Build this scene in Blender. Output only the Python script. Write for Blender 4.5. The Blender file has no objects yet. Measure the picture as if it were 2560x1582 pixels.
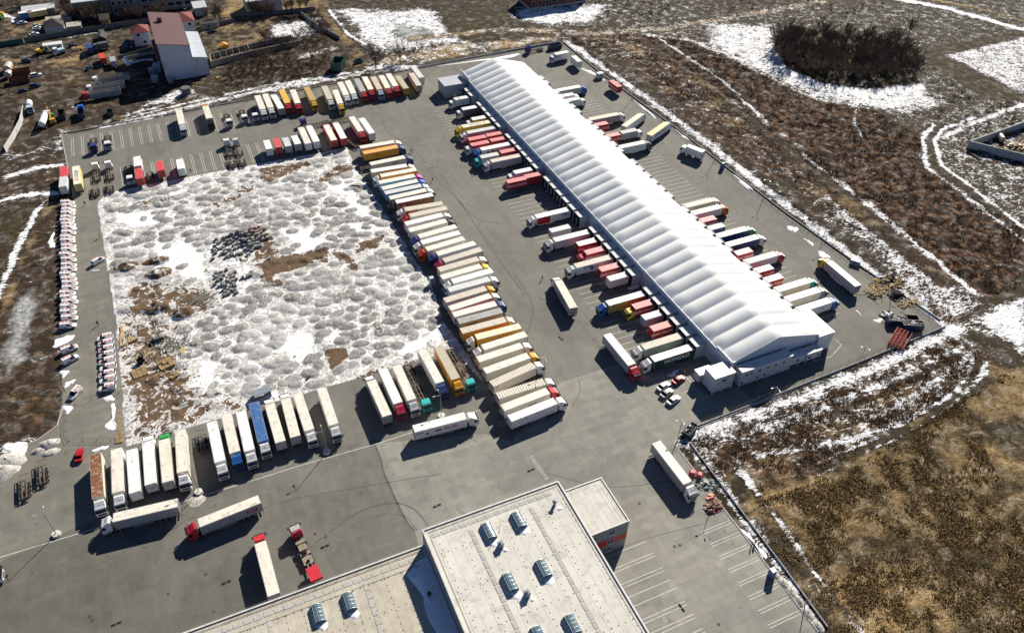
import bpy, math, random
import numpy as np
from mathutils import Matrix, Vector
random.seed(7); rng = np.random.default_rng(7)
R = math.radians
sc = bpy.context.scene
COL = sc.collection

# ---------------------------------------------------------------- helpers
class MB:
    """collects shapes; build() links them as ONE mesh object"""
    def __init__(s): s.v = []; s.f = []; s.m = []
    def add(s, vs, fs, m=0):
        b = len(s.v); s.v += [tuple(v) for v in vs]
        for f in fs: s.f.append(tuple(b + i for i in f)); s.m.append(m)
        return s
    def box(s, x0, x1, y0, y1, z0, z1, m=0, tx=0, ty=0, rz=0, c=None):
        vs = [(x0,y0,z0),(x1,y0,z0),(x1,y1,z0),(x0,y1,z0),(x0+tx,y0+ty,z1),(x1-tx,y0+ty,z1),(x1-tx,y1-ty,z1),(x0+tx,y1-ty,z1)]
        if rz:
            cx, cy = c if c else ((x0+x1)/2, (y0+y1)/2); k, q = math.cos(rz), math.sin(rz)
            vs = [(cx+(x-cx)*k-(y-cy)*q, cy+(x-cx)*q+(y-cy)*k, z) for x, y, z in vs]
        return s.add(vs, [(3,2,1,0),(4,5,6,7),(0,1,5,4),(1,2,6,5),(2,3,7,6),(3,0,4,7)], m)
    def prism(s, pts, y0, y1, m=0, inset=None):
        """pts: (x,z) outline, counter-clockwise seen from -y; extruded along y. inset: per-point y inset"""
        n = len(pts); ins = inset or [0]*n
        vs = [(x, y0+i, z) for (x, z), i in zip(pts, ins)] + [(x, y1-i, z) for (x, z), i in zip(pts, ins)]
        fs = [tuple(range(n)), tuple(range(2*n-1, n-1, -1))] + [((i+1) % n, i, n+i, n+(i+1) % n) for i in range(n)]
        return s.add(vs, fs, m)
    def poly(s, pts, z0, z1, m=0):
        n = len(pts)
        if sum(pts[i][0]*pts[(i+1) % n][1]-pts[(i+1) % n][0]*pts[i][1] for i in range(n)) < 0: pts = pts[::-1]
        vs = [(x, y, z0) for x, y in pts] + [(x, y, z1) for x, y in pts]
        return s.add(vs, [tuple(range(n-1, -1, -1)), tuple(range(n, 2*n))] + [(i, (i+1) % n, n+(i+1) % n, n+i) for i in range(n)], m)
    def tube(s, p0, p1, r0, r1=None, n=6, m=0, caps=True):
        r1 = r0 if r1 is None else r1
        a, b = Vector(p0), Vector(p1); d = (b-a)
        if d.length < 1e-6: return s
        d.normalize(); u = d.orthogonal().normalized(); w = d.cross(u)
        vs = [a+(u*math.cos(t)+w*math.sin(t))*r0 for t in [2*math.pi*i/n for i in range(n)]] + [b+(u*math.cos(t)+w*math.sin(t))*r1 for t in [2*math.pi*i/n for i in range(n)]]
        fs = [(i, (i+1) % n, n+(i+1) % n, n+i) for i in range(n)]
        if caps: fs += [tuple(range(n-1, -1, -1)), tuple(range(n, 2*n))]
        return s.add(vs, fs, m)
    def ico(s, c, r, sz=(1, 1, 1), m=0, jit=0.0, n=8, k=5):
        vs = []
        for j in range(1, k):
            t = math.pi*j/k
            for i in range(n):
                a = 2*math.pi*i/n; q = r*(1+random.uniform(-jit, jit))
                vs.append((c[0]+q*sz[0]*math.sin(t)*math.cos(a), c[1]+q*sz[1]*math.sin(t)*math.sin(a), c[2]+q*sz[2]*math.cos(t)))
        T = len(vs); vs += [(c[0], c[1], c[2]+r*sz[2]), (c[0], c[1], c[2]-r*sz[2])]
        fs = []
        for j in range(k-2):
            for i in range(n): fs.append((j*n+i, (j+1)*n+i, (j+1)*n+(i+1) % n, j*n+(i+1) % n))
        for i in range(n): fs.append((T, i, (i+1) % n)); fs.append((T+1, (k-2)*n+(i+1) % n, (k-2)*n+i))
        return s.add(vs, fs, m)
    def mesh(s, name, mats, smooth=False):
        me = bpy.data.meshes.new(name); me.from_pydata(s.v, [], s.f)
        for k in (mats if isinstance(mats, (list, tuple)) else [mats]): me.materials.append(k)
        if any(s.m): me.polygons.foreach_set('material_index', s.m)
        if smooth: me.polygons.foreach_set('use_smooth', [True]*len(s.f))
        me.update(); return me

def link(name, me, parent=None, loc=(0, 0, 0), rz=0.0):
    o = bpy.data.objects.new(name, me); COL.objects.link(o); o.location = loc; o.rotation_euler = (0, 0, rz)
    if parent: o.parent = parent
    return o
def tag(o, label, cat, group=None, kind=None):
    if label: o['label'] = label
    if cat: o['category'] = cat
    if group: o['group'] = group
    if kind: o['kind'] = kind
    return o
def thing(name, label, cat, loc=(0, 0, 0), rz=0.0, group=None):
    return tag(link(name, None, None, loc, rz), label, cat, group)
def struct(name, me, loc=(0, 0, 0)):
    o = link(name, me, None, loc); o['kind'] = 'structure'; return o
_cache = {}
def cached(key, fn):
    if key not in _cache: _cache[key] = fn()
    return _cache[key]
ORD = ['first','second','third','fourth','fifth','sixth','seventh','eighth','ninth','tenth','eleventh','twelfth','thirteenth','fourteenth','fifteenth','sixteenth','seventeenth','eighteenth','nineteenth']
TENS = ['twenty','thirty','forty','fifty']
def ordn(i):
    if i < 19: return ORD[i]
    t, u = divmod(i+1, 10)
    return (['twentieth','thirtieth','fortieth','fiftieth'][t-2] if u == 0 else TENS[t-2]+'-'+ORD[u-1])

# ---------------------------------------------------------------- materials
def nodes(name):
    m = bpy.data.materials.new(name); m.use_nodes = True
    nt = m.node_tree; b = nt.nodes['Principled BSDF']
    return m, nt, b
def N(nt, t, **kw):
    n = nt.nodes.new(t)
    for k, v in kw.items():
        if k in n.inputs.keys() if hasattr(n.inputs, 'keys') else False: n.inputs[k].default_value = v
        else: setattr(n, k, v)
    return n
def math_(nt, op, a, b=None, c=None, clamp=False):
    n = nt.nodes.new('ShaderNodeMath'); n.operation = op; n.use_clamp = clamp
    for i, x in enumerate((a, b, c)):
        if x is None: continue
        if isinstance(x, (int, float)): n.inputs[i].default_value = x
        else: nt.links.new(x, n.inputs[i])
    return n.outputs[0]
def mixc(nt, f, a, b, mode='MIX'):
    n = nt.nodes.new('ShaderNodeMix'); n.data_type = 'RGBA'; n.blend_type = mode
    for s, x in ((n.inputs[0], f), (n.inputs[6], a), (n.inputs[7], b)):
        if isinstance(x, (int, float)): s.default_value = x
        elif isinstance(x, tuple): s.default_value = (*x, 1) if len(x) == 3 else x
        else: nt.links.new(x, s)
    return n.outputs[2]
def noise(nt, vec, scale, detail=4, rough=.55, dist=0.0):
    n = nt.nodes.new('ShaderNodeTexNoise'); n.inputs['Scale'].default_value = scale; n.inputs['Detail'].default_value = detail
    n.inputs['Roughness'].default_value = rough; n.inputs['Distortion'].default_value = dist
    if vec is not None: nt.links.new(vec, n.inputs['Vector'])
    return n.outputs[0]
def ramp(nt, f, a, b):
    n = nt.nodes.new('ShaderNodeMapRange'); n.inputs[1].default_value = a; n.inputs[2].default_value = b
    nt.links.new(f, n.inputs[0]); return n.outputs[0]
def pos(nt): return nt.nodes.new('ShaderNodeNewGeometry').outputs['Position']
def objc(nt): return nt.nodes.new('ShaderNodeTexCoord').outputs['Object']
def bump(nt, b, h, strength=.5, dist=.1):
    n = nt.nodes.new('ShaderNodeBump'); n.inputs['Strength'].default_value = strength; n.inputs['Distance'].default_value = dist
    nt.links.new(h, n.inputs['Height']); nt.links.new(n.outputs[0], b.inputs['Normal'])
MATS = {}
def M(name, col, rough=.55, metal=0.0, var=.18, scale=.7, lines=None, dirt=None, bmp=0):
    """plain paint with a little grime; lines=(axis, period, strength): seams across the object; dirt=(colour, amount, scale): stains"""
    if name in MATS: return MATS[name]
    m, nt, b = nodes(name); c = objc(nt)
    oi = nt.nodes.new('ShaderNodeObjectInfo')
    va = nt.nodes.new('ShaderNodeVectorMath'); va.operation = 'ADD'; nt.links.new(c, va.inputs[0])
    sx = nt.nodes.new('ShaderNodeCombineXYZ'); r = math_(nt, 'MULTIPLY', oi.outputs['Random'], 50.0)
    for i in range(3): nt.links.new(r, sx.inputs[i])
    nt.links.new(sx.outputs[0], va.inputs[1]); v = va.outputs[0]
    n1 = noise(nt, v, scale, 5, .6)
    out = mixc(nt, ramp(nt, n1, .3, .75), tuple(x*(1-var) for x in col), tuple(min(1, x*(1+var*.5)) for x in col))
    if dirt:
        n2 = noise(nt, v, dirt[2], 6, .65, .4)
        out = mixc(nt, math_(nt, 'MULTIPLY', ramp(nt, n2, .62-dirt[1]*.5, .72), .85, clamp=True), out, dirt[0])
    if lines:
        sp = nt.nodes.new('ShaderNodeSeparateXYZ'); nt.links.new(c, sp.inputs[0])
        w = math_(nt, 'SINE', math_(nt, 'MULTIPLY', sp.outputs[lines[0]], 2*math.pi/lines[1]))
        k = math_(nt, 'MULTIPLY', ramp(nt, w, .55 if lines[1] < .7 else .93, 1.0), lines[2], clamp=True)
        out = mixc(nt, k, out, tuple(x*.45 for x in col))
        if lines[1] < .7: bump(nt, b, w, .6, .05)
    elif bmp: bump(nt, b, n1, bmp, .05)
    nt.links.new(out, b.inputs['Base Color']); b.inputs['Roughness'].default_value = rough; b.inputs['Specular IOR Level'].default_value = .5 if rough < .7 else .15; b.inputs['Metallic'].default_value = metal
    MATS[name] = m; return m

C = {'white':(.80,.80,.78),'cream':(.74,.69,.58),'palegrey':(.58,.60,.60),'grey':(.36,.37,.38),'darkgrey':(.10,.105,.115),'bluegrey':(.20,.26,.32),
 'tan':(.52,.44,.34),'amber':(.72,.33,.025),'orange':(.80,.36,.03),'yellow':(.72,.48,.03),'paleyellow':(.75,.62,.22),'mustard':(.50,.31,.05),
 'navy':(.025,.05,.19),'blue':(.02,.13,.45),'skyblue':(.08,.30,.50),'paleblue':(.42,.58,.66),'teal':(.02,.42,.40),'green':(.03,.30,.08),'bottlegreen':(.012,.07,.045),
 'palegreen':(.50,.56,.46),'red':(.55,.02,.03),'crimson':(.50,.015,.07),'vermilion':(.62,.07,.02),'magenta':(.50,.03,.30),'orangecab':(.65,.16,.02),
 'black':(.015,.016,.02),'silver':(.55,.56,.60),'mauve':(.42,.36,.42),'pinkwhite':(.62,.52,.54),'pinkred':(.62,.30,.30),'blackwhite':(.30,.31,.34)}
def paint(k): 
    k2 = 'orangecab' if k == 'orangecab' else k
    return M('paint_'+k2, C[k2], .38, var=.12, scale=.9, dirt=((.22,.19,.16), .10, 1.1))
def roofm(k):
    if 'rib' == k[:3]:
        col = {'ribred':(.62,.10,.11),'ribgrey':(.50,.53,.54),'ribwhite':(.74,.73,.68),'ribpink':(.72,.42,.40)}[k]
        return M('roof_'+k, col, .5, lines=(0, .58, .55), dirt=((.5,.42,.40), .05, .8))
    P = {'rusty':dict(col=(.20,.075,.03), dirt=((.55,.45,.33), .22, 1.4)), 'ruststripes':dict(col=(.76,.72,.62), dirt=((.25,.11,.05), .10, 1.0), lines=(0, 1.1, .5)),
     'mottled':dict(col=(.34,.34,.33), dirt=((.10,.10,.10), .22, 1.2)), 'leafy':dict(col=(.62,.57,.46), dirt=((.20,.17,.10), .26, 1.6)),
     'dirtroof':dict(col=(.66,.61,.50), dirt=((.30,.16,.06), .16, .8)), 'panels':dict(col=(.74,.70,.50), dirt=((.62,.52,.20), .2, .35)),
     'redroof':dict(col=(.62,.045,.06)), 'orange':dict(col=(.80,.40,.06)), 'amberroof':dict(col=(.78,.48,.10)), 'yellowroof':dict(col=(.72,.42,.03), lines=(0, 1.2, .3)),
     'mustard':dict(col=(.46,.30,.08)), 'mustardgrey':dict(col=(.44,.38,.26)), 'greyroof':dict(col=(.34,.34,.35)), 'blueroof':dict(col=(.03,.13,.36), lines=(0, .6, .35)),
     'beigeedge':dict(col=(.46,.41,.30)), 'login':dict(col=(.76,.73,.58)), 'greenwhite':dict(col=(.56,.62,.56)), 'palegreen':dict(col=(.58,.62,.54)),
     'whitestripe':dict(col=(.78,.78,.74)), 'orangeend':dict(col=(.72,.68,.58)),
     'white':dict(col=(.84,.84,.82), lines=(0, 1.36, .10)), 'cream':dict(col=(.76,.72,.62), lines=(0, 1.36, .16)), 'tan':dict(col=(.56,.50,.41), lines=(0, .68, .22)),
     'palegrey':dict(col=(.60,.61,.61), lines=(0, 1.1, .25))}[k]
    P.setdefault('dirt', ((.34,.30,.24), .17, .8)); col = P.pop('col')
    return M('roof_'+k, col, .6, **P)
RUB = M('rubber', (.018,.018,.02), .8, var=.3)
FRAME = M('dark_steel', (.035,.036,.04), .6, .3, dirt=((.10,.07,.05), .15, 1.5))
GLASS = M('dark_glass', (.008,.012,.017), .35, var=.1); GLASS.node_tree.nodes['Principled BSDF'].inputs['Specular IOR Level'].default_value = .2
GALV = M('galvanised', (.42,.44,.46), .45, .4)
LAMPW = M('letter_white', (.85,.85,.83), .5, var=.03); LAMPD = M('letter_dark', (.03,.03,.05), .5, var=.03); LAMPR = M('letter_red', (.55,.015,.03), .5, var=.03)
LGREY = M('letter_grey', (.30,.31,.31), .5, var=.03); LGREEN = M('letter_green', (.03,.18,.06), .5, var=.03); LBLUE = M('letter_blue', (.03,.16,.42), .5, var=.03)
SNOW = M('snow', (.86,.88,.92), .75, var=.10, scale=1.6, dirt=((.50,.47,.42), .10, .9), bmp=.6)
# ---------------------------------------------------------------- ground
def seg_dist(P, a, b):
    ab = b-a; t = np.clip(((P-a)@ab)/max(ab@ab, 1e-9), 0, 1)
    return np.hypot(*(P-(a+t[:, None]*ab)).T)
def sdf(P, poly):
    """signed distance, negative inside"""
    q = np.asarray(poly, float); d = np.full(len(P), 1e9); ins = np.zeros(len(P), bool)
    for i in range(len(q)):
        a, b = q[i], q[(i+1) % len(q)]
        d = np.minimum(d, seg_dist(P, a, b))
        cnd = ((a[1] > P[:, 1]) != (b[1] > P[:, 1]))
        with np.errstate(divide='ignore', invalid='ignore'): ins ^= cnd & (P[:, 0] < (b[0]-a[0])*(P[:, 1]-a[1])/(b[1]-a[1])+a[0])
    return np.where(ins, -d, d)
def vnoise(P, s, seed=0):
    """smooth value noise 0..1"""
    g = np.random.default_rng(seed).random((128, 128)); q = P/s; i = np.floor(q).astype(int); f = q-i; f = f*f*(3-2*f)
    a = lambda dx, dy: g[(i[:, 0]+dx) % 128, (i[:, 1]+dy) % 128]
    return (a(0,0)*(1-f[:,0])+a(1,0)*f[:,0])*(1-f[:,1])+(a(0,1)*(1-f[:,0])+a(1,1)*f[:,0])*f[:,1]
def fbm(P, s, seed=0): return (vnoise(P, s, seed)*.5+vnoise(P, s/2.1, seed+1)*.3+vnoise(P, s/4.3, seed+2)*.2)
LOT = [(-45,328),(108,336.6),(183.4,341),(182.8,303),(186,244),(187.4,173),(189.7,139),(193,109),(192.6,105),(124.6,102),(96,101),(93.2,99),(93.2,45),(93,0),(-140,0),(-140,158.5),(-64.5,160.2),(-53,162.8),(-48.5,166),(-47.2,172),(-47.3,208),(-41.8,277)]
def grid_mesh(name, xs, ys, z, attrs, mat):
    nx, ny = len(xs), len(ys); X, Y = np.meshgrid(xs, ys); co = np.stack([X.ravel(), Y.ravel(), z], 1).astype(np.float32)
    i = np.arange(nx*ny).reshape(ny, nx); q = np.stack([i[:-1,:-1], i[:-1,1:], i[1:,1:], i[1:,:-1]], -1).reshape(-1, 4)
    me = bpy.data.meshes.new(name); me.vertices.add(len(co)); me.vertices.foreach_set('co', co.ravel())
    me.loops.add(q.size); me.loops.foreach_set('vertex_index', q.ravel().astype(np.int32))
    me.polygons.add(len(q)); me.polygons.foreach_set('loop_start', np.arange(0, q.size, 4, dtype=np.int32))
    me.update(calc_edges=True); me.polygons.foreach_set('use_smooth', np.ones(len(q), bool))
    for k, a in attrs.items():
        at = me.attributes.new(k, 'FLOAT_COLOR', 'POINT'); at.data.foreach_set('color', np.concatenate([a, np.ones((len(a), 1))], 1).astype(np.float32).ravel())
    me.materials.append(mat); me.validate(); return me

# painted zones of the land: (polygon, feather m, {channel: value}); channels: snow rust straw | dirt ice olive
ZONES = [
 ([(270.5,359.4),(465.0,300.5),(520,330),(470,240),(380,200),(259.2,172.5),(278.0,197.2),(278.3,221.4),(260.7,241.4),(253.7,277.5),(241.2,323.1),(185.9,365.4)], 6, dict(snow=.37, olive=.6, dirt=.3)),
 ([(267.8,335.5),(300.8,317.8),(282.3,298.7),(273.3,280.2),(274.4,254.6),(291.8,240.6),(315.4,236.1),(312.6,220.9),(298.3,216.9),(280.2,225.8),(261.2,244.8),(255.6,276.7),(252.0,309.2)], 4, dict(snow=.66)),
 ([(355.7,259.1),(417.5,261.5),(480,270),(400,215),(354.6,209.8),(355.9,238.6)], 2.5, dict(snow=.60)),
 ([(350.8,266.6),(422.6,265.7),(416.0,260.2),(354.9,258.3),(355.1,237.9),(353.8,209.2),(380,190),(370,190),(337.9,210.9),(337.7,244.7)], 2, dict(olive=.9, snow=.12, rust=.3)),
 ([(221.4,339.6),(243.4,326.4),(255.6,276.7),(260.7,241.4),(279.5,222.6),(278.9,196.8),(261.8,178.2),(262.4,161.4),(261.5,133.4),(231.8,109.0),(213.5,108.8),(215.7,127.5),(218.0,158.3),(219.2,205.2),(225.5,271.4),(224.8,320.8)], 3, dict(snow=.255, rust=1, olive=.0)),
 ([(183.9,346.9),(221.4,339.6),(224.8,320.8),(225.5,271.4),(219.2,205.2),(214.6,152.7),(212.1,124.2),(197.4,103.9),(193.5,103.5),(201.4,133.4),(202.1,170.7),(200.6,235.9),(198.8,309.2)], 3, dict(snow=.36, rust=.8, straw=.35)),
 ([(199.3,252.7),(206.1,226.0),(204.0,191.6),(196.0,191.6),(197.0,222.1)], 6, dict(snow=.30, rust=1)),
 ([(213.7,175.0),(214.6,152.7),(212.1,124.2),(213.5,108.8),(206.4,98.0),(194.3,101.1),(199.4,129.5),(202.6,164.6)], 5, dict(snow=.58, rust=.5, straw=.2)),
 ([(293.5,202.9),(353.8,209.2),(380,190),(340,160),(258.1,130.6),(260.4,165.4),(264.6,184.1)], 5, dict(snow=.44, olive=.7, rust=.2, dirt=.3)),
 ([(93.5,99),(100.0,100.0),(136.6,98.0),(192.0,102.1),(194.0,99.2),(194.0,85.9),(183.9,85.7),(158.3,80.7),(145.8,79.8),(125.7,75.9),(110.9,76.8),(100.6,77.9),(98.1,89.9)], 3, dict(snow=.45, rust=.7, straw=.35, olive=.2)),
 ([(99.5,86.5),(120.0,84.8),(137.7,80.2),(125.2,76.9),(101.3,78.9)], 7, dict(snow=.28, rust=1, straw=.5)),
 ([(101.5,77.5),(125.7,75.9),(159.3,80.2),(193.3,85.3),(200.4,83.3),(330,140),(260,-60),(70,-60),(92,40),(93,75)], 3, dict(snow=.03, straw=.8, olive=.6, rust=.15)),
 ([(134.9,64.5),(186.5,71.9),(132.6,27.6),(123.1,31.7),(136.0,49.0)], 18, dict(snow=.06, straw=.38, olive=.9)),
 ([(207.3,108.1),(229.9,107.5),(204.9,86.9),(207.2,95.7)], 2, dict(snow=.76)),
 ([(213.0,108.3),(237.0,113.3),(229.5,107.2),(200.9,105.5)], 2, dict(snow=.12, olive=.9)),
 ([(288.0,305.2),(271.7,280.8),(276.9,257.5),(296.7,245.8),(322.5,243.1),(347.7,267.8),(337.4,295.2),(314.1,310.3)], 3, dict(snow=.05, olive=.7, dirt=.6)),
 # upper left
 ([(-150,330),(-45,330),(108,338.5),(183,343),(185.9,365.4),(208.2,411.3),(150,480),(-200,520)], 3, dict(snow=.17, dirt=.7, olive=.3)),
 ([(-69.5,408.4),(-37.8,416.6),(-11.3,395.9),(-8.4,365.5),(-21.6,348.7),(-58.3,343.2),(-67.1,335.4)], 8, dict(snow=.06, dirt=1, straw=.25)),
 ([(-71.6,472.6),(-48.4,460.7),(-50.4,435.1),(-70.6,442.9)], 6, dict(snow=.1, dirt=1, straw=.6)),
 ([(24.4,420.9),(57.9,420.3),(49.4,388.4),(24.7,395.2)], 5, dict(snow=.12, dirt=1, straw=.6)),
 ([(39.8,467.0),(99.8,444.5),(89.8,424.3),(53.9,421.8),(23.6,415.3)], 4, dict(snow=.1, dirt=1, straw=.65)),
 ([(52.8,416.1),(78.6,415.6),(75.9,395.3),(56.1,391.4),(49.6,399.6)], 4, dict(snow=.66)),
 ([(26.3,356.6),(46.6,384.0),(70.1,380.4),(68.1,340.2),(38.1,340.4)], 8, dict(snow=.25, dirt=.9, rust=.4)),
 ([(88.2,426.9),(142.7,406.3),(138.8,359.6),(114.1,358.0),(93.8,360.4),(91.5,389.3)], 5, dict(snow=.66, olive=.1)),
 ([(116.6,391.8),(125.9,379.1),(128.1,366.6),(113.1,367.8),(109.2,382.6)], 3, dict(snow=.35, ice=.9)),
 ([(142.6,399.7),(158.9,398.2),(178.3,388.8),(172.0,369.4),(144.4,362.1),(135.9,372.3)], 4, dict(snow=.08, olive=1)),
 ([(182.0,394.2),(234.4,380.0),(212.7,355.2),(185.9,365.4),(174.3,382.5)], 5, dict(snow=.68)),
 ([(236.5,393.4),(295.6,371.3),(266.9,354.0),(234.1,343.9),(214.0,348.5),(206.5,357.5),(231.1,374.3)], 5, dict(snow=.38, olive=.6, dirt=.5)),
 ([(85.5,353.2),(125.4,359.1),(190.4,350.3),(187.4,344.4),(118.8,341.3),(84.6,343.4)], 3, dict(snow=.46, straw=.8)),
 ([(113.3,343.4),(187.2,343.9),(184.5,338.6),(111.4,338.0)], 1.5, dict(snow=.22, olive=.8, dirt=.4)),
 ([(-32.2,332.0),(-15.6,341.3),(8.2,342.1),(35.4,345.6),(89.6,346.5),(110.8,342.3),(109.2,337.8),(83.6,339.9),(34.0,338.0),(8.9,334.5),(-30.8,327.6)], 2, dict(snow=.66, olive=.1)),
 ([(-17.0,343.6),(1.0,355.0),(8.9,347.5),(-3.9,340.9)], 3, dict(snow=.62)),
 # left field
 ([(-200,330),(-47,329),(-41,277),(-47.5,208),(-47.5,170),(-55,162),(-140,158),(-200,158)], 2, dict(snow=.30, dirt=.6, rust=.3)),
 ([(-65.2,278.6),(-53.4,278.1),(-55.9,259.9),(-63.7,234.3)], 3, dict(snow=.04, olive=1, straw=.2)),
 ([(-58.9,223.6),(-55.0,228.4),(-53.8,219.4),(-56.4,206.4),(-56.2,195.2),(-60.3,192.5),(-62.6,199.7),(-59.7,209.7)], 1.5, dict(snow=.25, ice=1)),
 ([(-62.3,190.7),(-56.2,191.6),(-48.6,176.6),(-48.7,167.2),(-61.5,166.7)], 4, dict(snow=.16, olive=.6, rust=.5)),
 ([(-61.4,165.2),(-55.8,163.9),(-48.3,160.7),(-49.3,156.4),(-55.7,157.8),(-57.0,153.5),(-61.0,151.2)], 2, dict(snow=.6, dirt=.6)),
]
STROKES = [  # (polyline, half width m, feather, channels)
 ([(-51.7,277.9),(-57.1,260.4),(-61.5,237.9),(-63.5,226.6)], 1.6, .8, dict(snow=.80)),
 ([(-49.7,276.5),(-55.8,254.7),(-59.2,239.2),(-63.2,217.1)], 1.6, 1.2, dict(snow=.1, straw=.5, rust=.5)),
 ([(224.3,319.9),(223.7,268.8),(217.4,203.1),(212.5,150.5),(210.7,122.9)], 3.0, 1.2, dict(snow=.12, rust=.25, straw=.35, dirt=.6)),
 ([(233.1,328.0),(233.7,276.4),(226.8,233.5)], .8, .8, dict(snow=.85)),
 ([(222.8,204.5),(221.0,172.0),(218.3,139.0),(215.3,113.6)], .8, .8, dict(snow=.8)),
 ([(114.5,371.8),(163.0,368.0),(205.1,345.8),(245.6,337.7),(289.3,338.9),(348.6,340.6),(350,400)], 3.0, 1.5, dict(snow=.45, straw=.7, olive=.2)),
 ([(228.9,335.5),(245.0,321.1),(255.1,292.6),(263.4,258.9),(271.1,239.6)], 1.5, .8, dict(snow=.6, straw=.6)),
 ([(393.0,331.2),(409.8,306.9),(424.2,267.0),(480,280)], 2.4, .8, dict(snow=.9)),
 ([(409.4,325.1),(427.1,301.8),(434.9,275.8),(490,300)], 1.6, .8, dict(snow=.3, straw=.8)),
 ([(242.4,332.8),(252.0,309.2),(255.0,276.0),(261.3,242.1),(279.0,224.5)], 1.0, .6, dict(snow=.55, straw=.5)),
 ([(291.8,203.5),(278.9,196.8),(261.8,178.2),(259.7,160.9),(254.8,127.9)], .7, .5, dict(snow=.75)),
 ([(293.7,200.8),(280.3,194.4),(265.5,177.4),(263.9,160.8),(258.1,130.6)], .9, .5, dict(snow=.05, dirt=1)),
 ([(315.2,202.5),(292.2,199.4),(281.9,193.7),(268.6,177.2),(266.7,161.2),(261.5,133.4)], .6, .5, dict(snow=.85)),
 ([(346.4,203.1),(305.4,198.1),(287.1,193.5)], .9, .7, dict(snow=.85)),
 ([(119.4,79.3),(146.3,80.3),(168.2,82.9),(181.7,86.7),(189.6,91.5)], .35, .5, dict(snow=.80)),
 ([(120.0,77.0),(146.7,77.8),(168.9,80.7),(183.5,84.7),(191.6,88.8)], .35, .5, dict(snow=.80)),
 ([(119.7,78.1),(146.4,79.0),(168.6,81.8),(182.3,85.7),(190.6,90.2)], .6, .5, dict(snow=.05, olive=.8, straw=.3)),
 ([(103.1,86.3),(103.1,71.7),(101.1,49.6),(101.2,38.5)], .7, .8, dict(snow=.82)),
 ([(99.5,86.5),(100.0,72.4),(98.6,50.7),(98.0,39.9)], 1.6, .7, dict(snow=.1, straw=.45, olive=.5)),
 ([(96.9,99.1),(97.3,88.8),(96.7,74.5),(95.2,57.5),(94.2,45.5)], 1.7, .8, dict(snow=.55, dirt=.4)),
 ([(186.9,341.1),(188.8,307.9),(191.2,266.7),(192.3,224.0),(192.5,177.5),(192.8,139.5),(192.9,122.9),(193.1,104.7)], 1.7, 1.2, dict(snow=.80)),
 ([(99.6,99.4),(137.6,99.3),(171.2,101.1),(196.6,103.2)], 1.4, 1.6, dict(snow=.76)),
 ([(83.6,426.6),(84.2,386.3),(86.3,363.3),(79.9,347.8)], 2.6, 1.2, dict(snow=.05, straw=.6, dirt=.7)),
 ([(86.7,425.4),(87.8,387.8),(91.7,374.9)], .9, .5, dict(snow=.75)),
 ([(-69.4,406.0),(-48.7,400.4),(-29.4,397.8),(-19.3,414.9),(17.2,412.0)], 2.5, 2, dict(snow=.05, dirt=1, straw=.5)),
 ([(-32.3,330.9),(-1.0,337.2),(34.9,343.0),(88.5,342.9)], .7, .5, dict(snow=.25, straw=.5, dirt=.4)),
 ([(-30.6,332.9),(1.2,341.4),(39.3,346.8),(90.2,348.8)], .7, .5, dict(snow=.3, dirt=.6)),
 ([(-65.4,285.8),(-57.5,287.0),(-48.1,284.1)], 1.0, .8, dict(snow=.85)),
 ([(-63.3,303.2),(-52.1,305.2),(-45.0,303.9)], 1.2, 1.5, dict(snow=.75)),
 ([(282.7,298.5),(268.5,274.3),(272.9,252.8),(289.5,238.3),(316.2,234.3)], 2.0, 2, dict(snow=.9)),
]
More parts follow.
